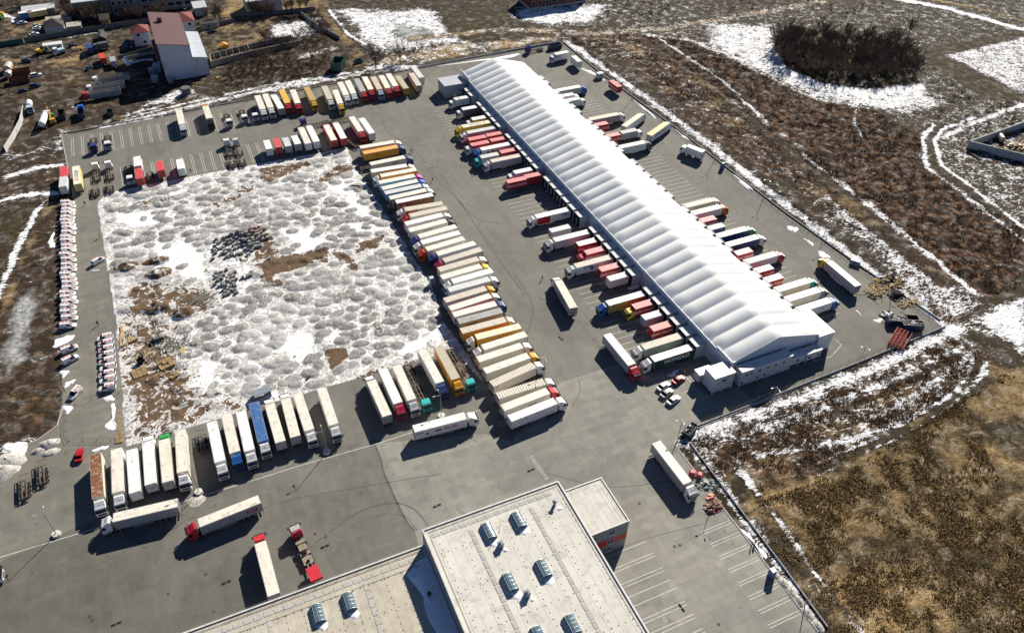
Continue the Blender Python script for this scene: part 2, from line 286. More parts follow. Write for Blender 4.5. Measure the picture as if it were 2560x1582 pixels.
STROKES += [
 ([(96.9,76.3),(112.8,76.0),(130.0,74.8),(146.7,76.4)], .5, .6, dict(snow=.02, straw=1)), ([(96.8,73.8),(113.2,73.5),(130.5,72.5),(148.4,73.8)], .5, .6, dict(snow=.02, straw=1)),
 ([(137.7,71.5),(130.4,60.0),(129.0,48.5),(119.0,36.7)], .4, .5, dict(snow=.02, straw=.9)), ([(103.2,51.9),(120.3,52.3),(141.4,52.7),(162.9,52.5)], .4, .5, dict(snow=.02, straw=.9)), ([(142.4,61.3),(137.8,48.2),(127.9,35.9)], .35, .5, dict(snow=.02, straw=.9)), ([(104.6,40.9),(126.1,39.8),(150.9,42.6)], .35, .5, dict(snow=.02, straw=.9)),
 ([(278.5,234.4),(262.3,219.4),(255.0,206.4)], .4, .5, dict(snow=.75)), ([(218.4,281.3),(224.7,251.3),(225.2,199.9),(222.0,162.5)], .4, .6, dict(snow=.55, rust=.6)), ([(228.4,282.3),(232.7,235.3),(231.7,183.6)], .3, .6, dict(snow=.03, olive=.8)),
 ([(189.3,86.1),(168.2,82.9),(137.7,81.7),(109.4,87.9)], .4, .6, dict(snow=.8)), ([(191.1,96.6),(164.9,94.7),(134.5,94.0),(114.5,94.6)], .5, .7, dict(snow=.78)), ([(187.1,94.5),(163.7,92.0),(137.7,91.0)], .4, .7, dict(snow=.1, rust=.7)), ([(190.5,93.0),(165.4,87.5),(142.8,85.7)], .4, .6, dict(snow=.75)),
 ([(-69.8,417.7),(-54.2,407.9),(-38.6,404.4),(-28.9,417.9),(-19.2,422.5)], 1.8, 1.5, dict(snow=.05, dirt=.6, straw=.7)), ([(-52.0,370.3),(-41.3,382.1),(-34.1,403.9)], 1.3, 1.2, dict(snow=.05, dirt=.8, straw=.45)), ([(-42.3,355.7),(-45.3,376.6),(-51.1,400.4)], 1.0, 1.0, dict(snow=.04, dirt=.4)),
 ([(-14.1,392.3),(-7.2,392.2)], 1.5, 1.5, dict(snow=.8)), ([(-69.9,420.4),(-56.5,416.5),(-51.1,411.1)], .8, 1.2, dict(snow=.6, dirt=.5)), ([(-40.7,433.6),(-28.2,434.6),(-18.5,433.8)], .8, .8, dict(snow=.6)), ([(-70.9,479.9),(-65.3,471.4),(-64.1,463.2)], 1.5, 1.5, dict(snow=.75)),
 ([(-48.8,357.2),(-39.8,355.8),(-37.6,349.6)], 1.5, 2, dict(snow=.5, dirt=.5)), ([(-44.5,317.8),(-45.1,332.7)], 1.6, 2.5, dict(snow=.6)), ([(-62.9,318.1),(-53.8,319.7),(-46.0,318.4)], 2.5, 3, dict(snow=.5)),
 ([(32.9,340.2),(47.3,342.6),(60.2,344.7),(66.1,341.2)], 1.6, 2, dict(snow=.62)), ([(56.9,368.6),(70.3,374.1),(77.6,374.1)], 1.6, 2, dict(snow=.6)),
]
CH = ['snow','rust','straw','dirt','ice','olive']
def lattice(lo, hi, a, b, step, far):
    inner = np.arange(a, b+.01, step); o1 = a-np.geomspace(step*2, a-lo, 14)[::-1]; o2 = b+np.geomspace(step*2, hi-b, 14)
    return np.concatenate([o1, inner, o2])
gx = lattice(-1500, 2200, -80, 470, 1.05, 0); gy = lattice(-700, 2600, 20, 510, 1.05, 0)
GX, GY = np.meshgrid(gx, gy); P = np.stack([GX.ravel(), GY.ravel()], 1)
A = {k: np.zeros(len(P)) for k in CH}; A['snow'] += .3; A['olive'] += .5; A['dirt'] += .3
wob = (fbm(P, 9, 3)-.5)*9
lod = sdf(P, LOT)
def blend(mask, ch):
    for k in CH: A[k] = A[k]*(1-mask)+ch.get(k, 0)*mask
for poly, fe, ch in ZONES:
    q = np.asarray(poly); lo, hi = q.min(0)-12, q.max(0)+12
    I = np.where((P[:, 0] > lo[0]) & (P[:, 0] < hi[0]) & (P[:, 1] > lo[1]) & (P[:, 1] < hi[1]))[0]
    d = sdf(P[I], poly)+wob[I]*min(1, fe/4); m = np.zeros(len(P)); m[I] = np.clip(.5-d/(2*fe), 0, 1); blend(m, ch)
wob2 = (fbm(P, 5, 9)-.5)*2.2
for line, hw, fe, ch in STROKES:
    q = np.asarray(line); lo, hi = q.min(0)-6, q.max(0)+6
    I = np.where((P[:, 0] > lo[0]) & (P[:, 0] < hi[0]) & (P[:, 1] > lo[1]) & (P[:, 1] < hi[1]))[0]
    d = np.full(len(I), 1e9)
    for i in range(len(q)-1): d = np.minimum(d, seg_dist(P[I], q[i], q[i+1]))
    d += wob2[I]*min(1, hw); m = np.zeros(len(P)); m[I] = np.clip((hw+fe-d)/(2*fe), 0, 1); blend(m, ch)
relief = np.clip(lod/5, 0, 1)*((fbm(P, 7, 21)-.5)*.7+(vnoise(P, 2.4, 31)-.5)*(.25+.75*A['rust']+.3*A['olive'])+.06)
relief = np.where((P[:, 0] > -80) & (P[:, 0] < 470) & (P[:, 1] > 20) & (P[:, 1] < 510), relief, 0)
BASEPTS = [(-1.5,365,19,42),(-52,434,30,22)]
def land_material():
    m, nt, b = nodes('winter_land'); p = pos(nt)
    a1 = nt.nodes.new('ShaderNodeAttribute'); a1.attribute_name = 'paint'; s1 = nt.nodes.new('ShaderNodeSeparateXYZ'); nt.links.new(a1.outputs['Vector'], s1.inputs[0])
    a2 = nt.nodes.new('ShaderNodeAttribute'); a2.attribute_name = 'soil'; s2 = nt.nodes.new('ShaderNodeSeparateXYZ'); nt.links.new(a2.outputs['Vector'], s2.inputs[0])
    mp = nt.nodes.new('ShaderNodeMapping'); mp.inputs['Rotation'].default_value = (0, 0, R(25)); mp.inputs['Scale'].default_value = (.55, 1.25, 1); nt.links.new(p, mp.inputs[0]); ps = mp.outputs[0]
    nf = noise(nt, ps, 1.1, 5, .65, .4); nm = noise(nt, p, .26, 4, .6, .6); nl = noise(nt, p, .06, 3, .55, .4); nx = noise(nt, ps, 3.0, 3, .65)
    def w(o, n, k=1.0): return math_(nt, 'MULTIPLY', math_(nt, 'ADD', o, math_(nt, 'MULTIPLY', math_(nt, 'SUBTRACT', n, .5), 1.8)), k, clamp=True)
    fin = math_(nt, 'ADD', math_(nt, 'MULTIPLY', nf, .55), math_(nt, 'MULTIPLY', nx, .45))
    col = mixc(nt, ramp(nt, fin, .36, .62), (.016,.013,.010), (.070,.056,.042))
    dirt = mixc(nt, ramp(nt, math_(nt, 'ADD', math_(nt, 'MULTIPLY', nm, .5), math_(nt, 'MULTIPLY', fin, .5)), .38, .62), (.020,.014,.010), (.085,.060,.040)); col = mixc(nt, w(s2.outputs[0], nl), col, dirt)
    oliv = mixc(nt, ramp(nt, fin, .37, .63), (.012,.010,.005), (.085,.066,.030)); col = mixc(nt, w(s2.outputs[2], nm), col, oliv)
    vo = nt.nodes.new('ShaderNodeTexVoronoi'); vo.feature = 'SMOOTH_F1'; vo.inputs['Scale'].default_value = .42; vo.inputs['Smoothness'].default_value = .35
    va = nt.nodes.new('ShaderNodeVectorMath'); va.operation = 'ADD'; nt.links.new(p, va.inputs[0]); vz = nt.nodes.new('ShaderNodeTexNoise'); vz.inputs['Scale'].default_value = .8; nt.links.new(p, vz.inputs['Vector']); nt.links.new(vz.outputs[1], va.inputs[1]); nt.links.new(va.outputs[0], vo.inputs['Vector'])
    tus = math_(nt, 'ADD', math_(nt, 'MULTIPLY', math_(nt, 'SUBTRACT', 1.0, vo.outputs['Distance']), .6), math_(nt, 'MULTIPLY', fin, .8))
    rust = mixc(nt, ramp(nt, tus, .66, .98), (.024,.013,.008), (.235,.130,.070)); col = mixc(nt, w(s1.outputs[1], nm), col, rust)
    sm = math_(nt, 'ADD', math_(nt, 'MULTIPLY', nl, .75), math_(nt, 'ADD', math_(nt, 'MULTIPLY', nm, .45), math_(nt, 'MULTIPLY', s1.outputs[2], .35)))
    stra = mixc(nt, ramp(nt, fin, .36, .64), (.055,.036,.016), (.50,.345,.165)); col = mixc(nt, math_(nt, 'MULTIPLY', ramp(nt, sm, .72, .95), ramp(nt, s1.outputs[2], .0, .35), clamp=True), col, stra)
    ice = mixc(nt, ramp(nt, noise(nt, p, .5, 4, .6, 2.0), .42, .58), (.20,.21,.21), (.46,.46,.44)); col = mixc(nt, w(s2.outputs[1], nm), col, ice)
    n = math_(nt, 'ADD', math_(nt, 'MULTIPLY', nf, .45), math_(nt, 'ADD', math_(nt, 'MULTIPLY', nm, .30), math_(nt, 'MULTIPLY', nx, .25)))
    sn = math_(nt, 'ADD', math_(nt, 'MULTIPLY', math_(nt, 'ADD', math_(nt, 'SUBTRACT', s1.outputs[0], .57), math_(nt, 'MULTIPLY', math_(nt, 'SUBTRACT', n, .5), 2.6)), 6.5), .5, clamp=True)
    scol = mixc(nt, ramp(nt, fin, .34, .56), (.50,.48,.45), (.86,.88,.92))
    col = mixc(nt, sn, col, scol)
    nt.links.new(col, b.inputs['Base Color']); b.inputs['Roughness'].default_value = .9; b.inputs['Specular IOR Level'].default_value = .08
    bump(nt, b, math_(nt, 'ADD', math_(nt, 'MULTIPLY', nf, .6), math_(nt, 'MULTIPLY', nx, .4)), .9, .5)
    return m
LAND = land_material()
struct('ground', grid_mesh('ground', gx, gy, relief, {'paint': np.stack([A['snow'], A['rust'], A['straw']], 1), 'soil': np.stack([A['dirt'], A['ice'], A['olive']], 1)}, LAND))

# paved lot: one sheet, concrete apron above it
def asphalt_material(name, c0, c1, slab=None, stain=.5, graded=False):
    m, nt, b = nodes(name); p = pos(nt)
    nl = noise(nt, p, .035, 4, .55, .6); nm = noise(nt, p, .22, 5, .6, .8); nf = noise(nt, p, 2.6, 3, .7)
    mp = nt.nodes.new('ShaderNodeMapping'); mp.inputs['Scale'].default_value = (.9, .06, 1); mp.inputs['Rotation'].default_value = (0, 0, R(4)); nt.links.new(p, mp.inputs[0])
    ns = noise(nt, mp.outputs[0], .5, 4, .6)
    f = math_(nt, 'ADD', math_(nt, 'MULTIPLY', nl, .40), math_(nt, 'ADD', math_(nt, 'MULTIPLY', nm, .28), math_(nt, 'ADD', math_(nt, 'MULTIPLY', nf, .12), math_(nt, 'MULTIPLY', ns, .20))))
    col = mixc(nt, ramp(nt, f, .36, .62), c0, c1)
    st = ramp(nt, noise(nt, p, .11, 5, .7, 1.2), .60, .74); col = mixc(nt, math_(nt, 'MULTIPLY', st, stain), col, tuple(x*.58 for x in c0)); oil = ramp(nt, noise(nt, p, .42, 3, .6, .4), .66, .73); col = mixc(nt, math_(nt, 'MULTIPLY', oil, .6), col, tuple(x*.42 for x in c0))
    wt = ramp(nt, noise(nt, p, .16, 5, .65, .9), .60, .78); col = mixc(nt, math_(nt, 'MULTIPLY', wt, .35), col, tuple(min(1, x*1.5) for x in c1))
    if graded:  # base colour darkens gradually towards low x and low y
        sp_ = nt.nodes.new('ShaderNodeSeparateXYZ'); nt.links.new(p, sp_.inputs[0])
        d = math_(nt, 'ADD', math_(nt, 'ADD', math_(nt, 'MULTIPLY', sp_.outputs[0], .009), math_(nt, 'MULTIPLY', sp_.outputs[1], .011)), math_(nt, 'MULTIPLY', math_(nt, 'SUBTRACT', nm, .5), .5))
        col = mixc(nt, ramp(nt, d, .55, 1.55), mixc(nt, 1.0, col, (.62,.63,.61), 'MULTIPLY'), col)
    pt = nt.nodes.new('ShaderNodeTexVoronoi'); pt.inputs['Scale'].default_value = .06; pt.distance = 'CHEBYCHEV'; nt.links.new(p, pt.inputs['Vector'])
    col = mixc(nt, .5, col, mixc(nt, 1.0, col, mixc(nt, pt.outputs['Color'], (.82,.82,.82), (1.1,1.09,1.06)), 'MULTIPLY'))
    if slab:
        bt = nt.nodes.new('ShaderNodeTexBrick'); bt.inputs['Scale'].default_value = 1; bt.inputs['Brick Width'].default_value = slab[0]; bt.inputs['Row Height'].default_value = slab[1]
        bt.inputs['Mortar Size'].default_value = .03; bt.inputs['Color1'].default_value = (.78,.78,.78,1); bt.inputs['Color2'].default_value = (1.1,1.09,1.06,1); bt.inputs['Mortar'].default_value = (.7,.7,.7,1)
        nt.links.new(p, bt.inputs['Vector']); col = mixc(nt, slab[2], col, bt.outputs[0], 'MULTIPLY')
    nt.links.new(col, b.inputs['Base Color']); b.inputs['Roughness'].default_value = .85; b.inputs['Specular IOR Level'].default_value = .25; bump(nt, b, nf, .25, .03)
    return m
ASPH = asphalt_material('yard_asphalt', (.118,.114,.102), (.200,.194,.172), graded=True); CONC = asphalt_material('concrete_slabs', (.150,.144,.124), (.225,.215,.186), (5, 1.6, .6), .45)
FORE = asphalt_material('forecourt_slabs', (.190,.186,.166), (.295,.288,.258), (5, 1.6, .6), .45)
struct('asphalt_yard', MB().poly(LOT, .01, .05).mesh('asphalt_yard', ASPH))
struct('concrete_apron', MB().poly([(-139,158.3),(-64.5,160),(-53,162.6),(-48.3,166),(-47,172),(-47.1,208),(-41.6,276),(-34,276),(-33,153.5),(-31.5,152.9),(-32,134.4),(-62,128.5),(-139,113)], .012, .060).mesh('concrete_apron', CONC))
struct('concrete_forecourt', MB().poly([(76.3,129.7),(90.0,129.7),(105,131),(119,124.5),(121,102.2),(96,101.2),(93,99),(93,20),(24,20),(24,95),(24.7,101.0),(23.6,105.2),(23.2,118.2),(23.7,123.0),(23.7,128.9),(50,121),(55.6,115.9)], .012, .057).mesh('concrete_forecourt', FORE))
KERB = M('kerb_stone', (.42,.41,.38), .8)
kb = MB()
def ribbon(mb, line, w, z0, z1, m=0):
    for (x0, y0), (x1, y1) in zip(line, line[1:]):
        L = math.hypot(x1-x0, y1-y0)
        if L < .05: continue
        a = math.atan2(y1-y0, x1-x0); cx, cy = (x0+x1)/2, (y0+y1)/2
        mb.box(cx-L/2, cx+L/2, cy-w/2, cy+w/2, z0, z1, m, rz=a)
ribbon(kb, LOT[:4]+LOT[4:8], .3, 0, .17); ribbon(kb, LOT[8:13], .3, 0, .17); ribbon(kb, LOT[15:20], .3, 0, .17); ribbon(kb, [(-41.8,277),(-45,328)], .3, 0, .17)
struct('kerb', kb.mesh('kerb', KERB))
# markings
WHITE = M('road_paint', (.62,.61,.56), .7, dirt=((.22,.21,.19), .22, 1.3))
mk = MB()
def line(x0, y0, x1, y1, w=.14):
    L = math.hypot(x1-x0, y1-y0); a = math.atan2(y1-y0, x1-x0); cx, cy = (x0+x1)/2, (y0+y1)/2
    mk.box(cx-L/2, cx+L/2, cy-w/2, cy+w/2, .061, .066, rz=a)
DOCKY = [124.95+4.98*k for k in range(36)]; GAPS = {6, 13, 20, 27, 33}
for k, y in enumerate(DOCKY):
    for s in (-1.2, 1.2):
        line(98.9, y+.2+s, 115.2, y+.2+s); line(155.5, y-.8+s, 168.4, y-.8+s)
for k in range(30):
    x = -41.3+3.55*k
    if x > 36: break
    for dx in (-.37, .37):
        if x < 30: line(x+dx, 325.2, x+dx, 309.5)
        if x > -30: line(x+2+dx, 294.3, x+2+dx, 279)
for y in (74.3, 70.85, 67.4, 63.9, 60.4, 56.9, 53.4, 50): 
    for d in (-.36, .36): line(84.6, y+d, 92.5, y+d)
for y in (77.2, 74.0, 70.1, 66.9, 64.7, 61.4, 58.2, 54.8, 51.5):
    line(61.0, y+.4, 71.6, y+.4)
    if y not in (77.2, 66.9, 64.7): line(61.0, y-.42, 71.6, y-.42)
pl = [(-60.3,130.2),(-43.8,129.9),(-4.6,135.0),(4.6,129.4),(25.7,128.6),(53.3,129.0)]
pl[2] = (-5.6,129.4)
for a, b in zip(pl, pl[1:]): line(*a, *b, .18)
for i in range(16):
    a, b = (58.0,109.7), (58.7,102.0); t = i/15; x = a[0]+(b[0]-a[0])*t; y = a[1]+(b[1]-a[1])*t; line(x-.5, y, x+.5, y, .12)
for pts in ([(98.9,121.0),(103.5,120.9),(103.1,117.5)],[(104.8,113.3),(109.1,113.2)],[(152.7,108.6),(158.7,111.3),(158.8,114.0)],[(131.0,109.7),(152.7,108.6)],[(109.5,117.9),(109.3,110.4)]):
    for a, b in zip(pts, pts[1:]): line(*a, *b)
struct('road_markings', mk.mesh('road_markings', WHITE))
# tyre marks (worn darker rubber on the slabs)
tm = MB(); TYRE = M('tyre_rubber_stain', (.105,.103,.098), .8, dirt=((.17,.165,.15), .30, .8))
def arc(pts, w=.22):
    q = [np.array(p) for p in pts]; out = []
    for i in range(len(q)-1):
        p0, p1, p2, p3 = q[max(i-1, 0)], q[i], q[i+1], q[min(i+2, len(q)-1)]
        for t in np.linspace(0, 1, 8, endpoint=False): out.append(tuple(.5*((2*p1)+(-p0+p2)*t+(2*p0-5*p1+4*p2-p3)*t*t+(-p0+3*p1-3*p2+p3)*t**3)))
    out.append(tuple(q[-1])); ribbon(tm, out, w, .0615, .064)
arc([(3.3,106.7),(7.6,108.4),(12.5,110.3),(17.7,110.9),(23.0,109.7),(26.5,106.2),(27.9,100.8)], .3)
arc([(9.8,106.8),(14.4,108.2),(19.8,107.8),(23.7,105.5),(25.3,100.5)], .16)
arc([(-5.5,120.6),(3.0,120.1),(17.0,117.4),(35.7,113.5)], .2); arc([(23.6,129.0),(23.5,123.1),(23.1,118.5),(23.6,105.2),(24.7,101.0)], .5)
arc([(-45.8,118.8),(-35.0,121.2),(-23.7,123.1)], .2); arc([(-26.5,122.5),(-23.2,123.8),(-20.1,124.3)], .3)
arc([(79.7,256.1),(82.9,230.3),(85.6,211.5),(95.4,204.7)], .25); arc([(84.2,245.0),(83.1,196.2),(83.1,169.1)], .3)
arc([(76.5,294.0),(75.3,282.7),(80.5,267.5),(81.3,254.6)], .3); arc([(84.2,179.6),(82.8,160.9),(70.8,145.2)], .3)
arc([(81.5,128.8),(79.5,124.5),(74.8,120.2)], .2); arc([(59.4,103.6),(71.0,94.2),(86.1,89.6)], .18); arc([(66.5,78.5),(74.2,77.9),(86.2,76.4)], .14)
struct('tyre_marks', tm.mesh('tyre_marks', TYRE))
# snow left on the paving
sp = MB()
def patch(pts, h=.12, n=26):
    q = np.array(pts); c = q.mean(0); m = len(q); out = []
    for i in range(m):
        a, b = q[i], q[(i+1) % m]
        for t in (0, .2, .4, .6, .8): out.append((a+(b-a)*t)*.86+c*.14*1.0*(0 if t else 1)+(0 if not t else .14)*(a+(b-a)*t)+rng.normal(0, .16, 2)*min(1.6, np.linalg.norm(b-a)*.3))
    out = np.array(out); k = len(out)
    ring2 = c+(out-c)*.7
    vs = [(x, y, .055) for x, y in out]+[(x, y, .055+h*random.uniform(.7, 1.2)) for x, y in ring2]+[(c[0], c[1], .055+h*1.25)]
    sp.add(vs, [(i, (i+1) % k, k+(i+1) % k, k+i) for i in range(k)]+[(k+i, k+(i+1) % k, 2*k) for i in range(k)])
for pts in ([(-48.8,201.3),(-43.2,201.3),(-44.0,198.8),(-47.6,197.4),(-49.3,197.2)],[(-47.8,187.0),(-45.0,185.9),(-46.8,183.5)],[(-46.5,181.7),(-43.5,181.9),(-44.5,180.4),(-46.6,179.2)],
  [(-47.9,173.6),(-44.3,171.4),(-46.0,169.0),(-47.0,171.2)],[(-37.8,172.1),(-35.2,172.1),(-34.6,169.5),(-36.9,170.1)],[(-35.7,168.8),(-34.6,168.7),(-34.7,164.8),(-35.4,161.9),(-34.7,158.9),(-36.2,159.2),(-37.8,161.0),(-36.0,162.2)],
  [(-40.9,154.3),(-36.8,154.2),(-37.5,153.1),(-40.6,153.3)],[(-37.9,231.2),(-35.3,230.4),(-37.5,230.1)],[(-50.4,252.6),(-48.4,259.0),(-48.1,248.5),(-49.8,249.2)],
  [(114.3,158.6),(118.7,159.1),(118.3,157.2),(114.4,157.1)],[(184.5,158.7),(185.5,155.3),(184.2,153.2),(183.8,156.0)],[(184.0,166.9),(187.0,164.2),(183.8,162.1),(182.7,164.6)],[(184.3,151.2),(185.6,148.1),(185.3,145.7),(182.2,148.2)],
  [(175.1,116.4),(179.1,115.7),(176.4,114.2)],[(173.9,121.8),(173.5,118.2),(173.3,119.3)],[(104.3,120.5),(108.7,121.4),(110.0,121.3),(106.0,119.4)],
  [(92.9,72.2),(93.9,71.5),(94.5,66.4),(94.9,63.6),(93.8,62.9),(93.5,67.8)],
  [(108.2,337.1),(153.8,335.0),(159.8,336.8),(153.6,333.1)],[(178.2,311.0),(181.6,304.6),(182.4,292.0),(180.3,300.2)],[(183.9,277.3),(184.8,268.0),(184.5,251.0),(183.3,256.7)],[(186.0,244.3),(187.6,231.0),(185.7,232.7)],
  [(187.2,203.2),(187.8,198.0),(187.5,189.3),(185.7,193.2)],[(-60.9,164.5),(-55.0,163.1),(-55.5,159.3),(-57.3,158.7),(-59.9,161.9)]):
    patch(pts)
def heap(cx, cy, rx, ry, h, m, a=0):
    b0 = len(sp.v); n, k = 18, 5; vs = []
    for j in range(k):
        t = j/(k-1)
        for i in range(n):
            u = 2*math.pi*i/n+a; q = (1-t)*random.uniform(.86, 1.14)
            vs.append((cx+rx*q*math.cos(u), cy+ry*q*math.sin(u), .05+h*(1-(1-t)**2)*random.uniform(.85, 1.15)))
    vs.append((cx, cy, .05+h)); sp.add(vs, [(j*n+i, j*n+(i+1) % n, (j+1)*n+(i+1) % n, (j+1)*n+i) for j in range(k-1) for i in range(n)]+[((k-1)*n+i, (k-1)*n+(i+1) % n, len(vs)-1) for i in range(n)], m)
DSNOW = M('dirty_snow', (.55,.53,.49), .85, var=.4, scale=2.0, dirt=((.16,.14,.12), .24, 1.1), bmp=.8)
for (x, y), rx, ry, h in (((93.5,59.1),.9,1.4,.35),((93.8,56.7),1.0,1.7,.4),((94.0,54.5),1.0,1.5,.35),((94.2,52.3),.9,1.6,.4),((94.0,49.0),1.0,1.8,.4),((94.1,46.1),.9,1.6,.35),((-50.4,160.4),2.6,1.7,.9),((-52.9,158.9),1.8,1.1,.6),((-50.1,157.3),2.2,1.2,.5),((-59.4,158.1),4.0,3.0,1.3),((-60.4,155.5),3.6,3.2,1.2),((-19.3,128.7),2.0,1.6,.25)): heap(x, y, rx, ry, h, 1)
tag(link('snow_patches', sp.mesh('snow_patches', [SNOW, DSNOW], True)), 'melting snow patches and ploughed heaps lying on the paving', 'snow', kind='stuff')
# roof-high detail of the yard: heaps of soil under dirty snow
YARD = [(-34.5,270.5),(-31.4,277.2),(10.2,277.6),(56.4,277),(55.6,262),(57,222),(58,182),(55.5,165.6),(57,149.7),(57,138),(54,153),(43.5,153),(18.2,152.9),(7,153),(-33.1,152),(-32.7,175.4),(-32.4,204)]
yx = np.arange(-36, 59, .36); yy = np.arange(136.5, 279, .36); QX, QY = np.meshgrid(yx, yy); Q = np.stack([QX.ravel(), QY.ravel()], 1)
sd = sdf(Q, YARD); hgt = np.zeros(len(Q)); brown = np.zeros(len(Q)); white = np.full(len(Q), .52)
BROWN = [([(-31.5,202.9),(-15.4,196.2),(-17.8,187.3),(-13.8,163.2),(-2.9,154.4),(-20.4,152.1),(-32.8,153.6),(-32.9,175.5)], .60, 5.0),([(-29.9,218.9),(-19.2,217.3),(-4.6,208.4),(-4.6,197.5),(-12.5,195.0),(-30.9,202.7)], .62, 4.0),
 ([(9.9,214.0),(17.0,216.0),(32.1,214.1),(30.3,208.0),(13.6,207.7)], .9, 1.2),([(35.2,210.9),(39.3,207.9),(38.9,199.0),(35.0,204.8)], .9, 1.2),([(39.6,209.1),(44.6,214.1),(51.7,213.1),(48.6,209.2),(40.6,206.2)], .9, 1.2),([(11.3,207.5),(17.4,202.1),(15.2,199.0),(11.8,203.3)], .9, 1),
 ([(21.1,164.8),(24.4,167.1),(27.5,165.8),(25.8,161.9),(21.3,159.6)], 1, 1),([(35.2,171.9),(38.0,170.7),(39.9,166.5),(36.3,168.4)], .8, 1),([(1.7,169.3),(4.5,169.0),(3.0,166.9)], .8, 1),([(16.5,152.5),(23.2,153.5),(42.8,154.2),(42.8,152.4),(23.6,150.7)], .6, 1),
 ([(20.7,273.2),(33.9,273.7),(40.7,273.6),(40.4,268.6),(28.5,263.5),(23.0,260.9)], .62, 1.2),([(41.1,258.4),(50.4,266.2),(56.0,264.0),(54.5,258.7),(44.8,256.9),(36.2,254.0)], .62, 1.2),([(-23.4,265.5),(-14.5,267.0),(-9.2,266.3),(-11.3,262.7),(-18.6,260.6)], .5, 1),([(1.9,254.4),(12.8,265.1),(19.3,265.6),(16.6,258.9),(4.7,248.9)], .5, 1),
 ([(13.1,231.7),(17.3,233.3),(17.8,223.2),(17.2,217.1),(10.3,216.3)], .7, 1.5)]
wq = (fbm(Q, 4, 5)-.5)*5
for poly, val, fe in BROWN:
    d = sdf(Q, poly)+wq; brown = np.maximum(brown, np.clip(.5-d/(2*fe), 0, 1)*val)
FLATW = [[(-28.8,262.6),(-10.2,256.5),(-12.8,249.1),(-24.4,251.1),(-29.8,256.1)],[(-18.7,240.2),(-3.1,230.6),(-5.5,213.3),(-13.1,216.5),(-19.7,229.3)],[(38.8,255.3),(52.6,256.1),(51.2,237.2),(56.2,218.0),(42.5,219.6),(46.9,242.7)],[(19.6,232.4),(31.9,228.0),(34.8,217.5),(23.5,214.5)],
 [(7.1,174.4),(16.2,178.9),(21.0,172.9),(13.7,163.7)],[(18.0,176.1),(24.3,176.5),(29.7,167.3),(22.4,168.9)],[(33.6,159.5),(45.4,161.7),(56.4,165.1),(52.9,160.0),(43.2,155.4)],[(-17.4,166.8),(-12.1,175.5),(-7.8,176.0),(-11.2,162.1),(-16.3,164.3)]]
for poly in FLATW:
    d = sdf(Q, poly)+wq*.7; white = np.maximum(white, np.clip(.5-d/3, 0, 1))
cen = []
BL = np.asarray([(4.0,222.5),(0.3,209.2)])
dz_ = fbm(Q, 16, 61)
for y in np.arange(140, 277, 3.1):
    for x in np.arange(-33, 57, 4.0):
        p = (x+random.uniform(-1.6, 1.6)+(1.6 if int(round(y*10)) % 2 else 0), y+random.uniform(-1.3, 1.3))
        i0 = int(round((p[1]-yy[0])/.36))*len(yx)+int(round((p[0]-yx[0])/.36))
        if not 0 <= i0 < len(Q) or sd[i0] > -2.0: continue
        if min(np.hypot(*(BL-p).T)) < 9: continue
        dens = np.clip((.98 if white[i0] < .7 else .25)*(1-.8*brown[i0])*(.45+1.2*dz_[i0]), 0, 1)
        q_ = random.random()
        if random.random() < dens and not (random.random() < .75 and any((p[0]-c_[0])**2+(p[1]-c_[1])**2 < (.8+c_[2]+1.2*q_)**2*.62 for c_ in cen[-60:])): cen.append((p[0], p[1], 1.2+1.7*q_*random.uniform(.7, 1.1), .9+1.2*q_*random.uniform(.7, 1.1), random.gauss(.1, .5), (.24+.44*q_)*random.uniform(.7, 1.15)))
mound = np.zeros(len(Q))
for x, y, a, b_, r, h in cen:
    I = np.where((np.abs(Q[:, 0]-x) < 4) & (np.abs(Q[:, 1]-y) < 4))[0]
    d = Q[I]-(x, y); u = (d[:, 0]*math.cos(r)+d[:, 1]*math.sin(r))/a; w_ = (-d[:, 0]*math.sin(r)+d[:, 1]*math.cos(r))/b_
    g_ = np.clip(1-(u*u+w_*w_)*.62*(.75+.5*vnoise(Q[I], .9, 71)), 0, 1)**.8; mound[I] = np.maximum(mound[I], g_*(.62+.38*((a*7.3) % 1))); hgt[I] = np.maximum(hgt[I], g_*h)
for (x, y), a, b_, h in (((-27.7,228.4),4.5,3.0,1.4),((-18.9,221.2),5,3.2,1.6),((-18.8,228.3),5,2.2,1.3),((-13.6,198.6),4.5,3,1.6),((-20.5,204.1),6,3,1.5),((30.2,210.5),2.5,1.5,.7)):
    u = (Q[:, 0]-x)/a; w_ = (Q[:, 1]-y)/b_; g_ = np.clip(1-(u*u+w_*w_), 0, 1); hgt = np.maximum(hgt, g_*h*(.75+.5*vnoise(Q, 1.3, 8))); mound = np.maximum(mound, g_*.9); brown = np.maximum(brown, np.clip(g_*1.6, 0, .62))
edge = np.clip(-sd/1.2, 0, 1)
hgt = (hgt*(.75+.5*vnoise(Q, 1.1, 41))+(fbm(Q, 2.5, 51)-.3)*.14)*edge
zz = np.where(sd < .3, .066+hgt, -.4)
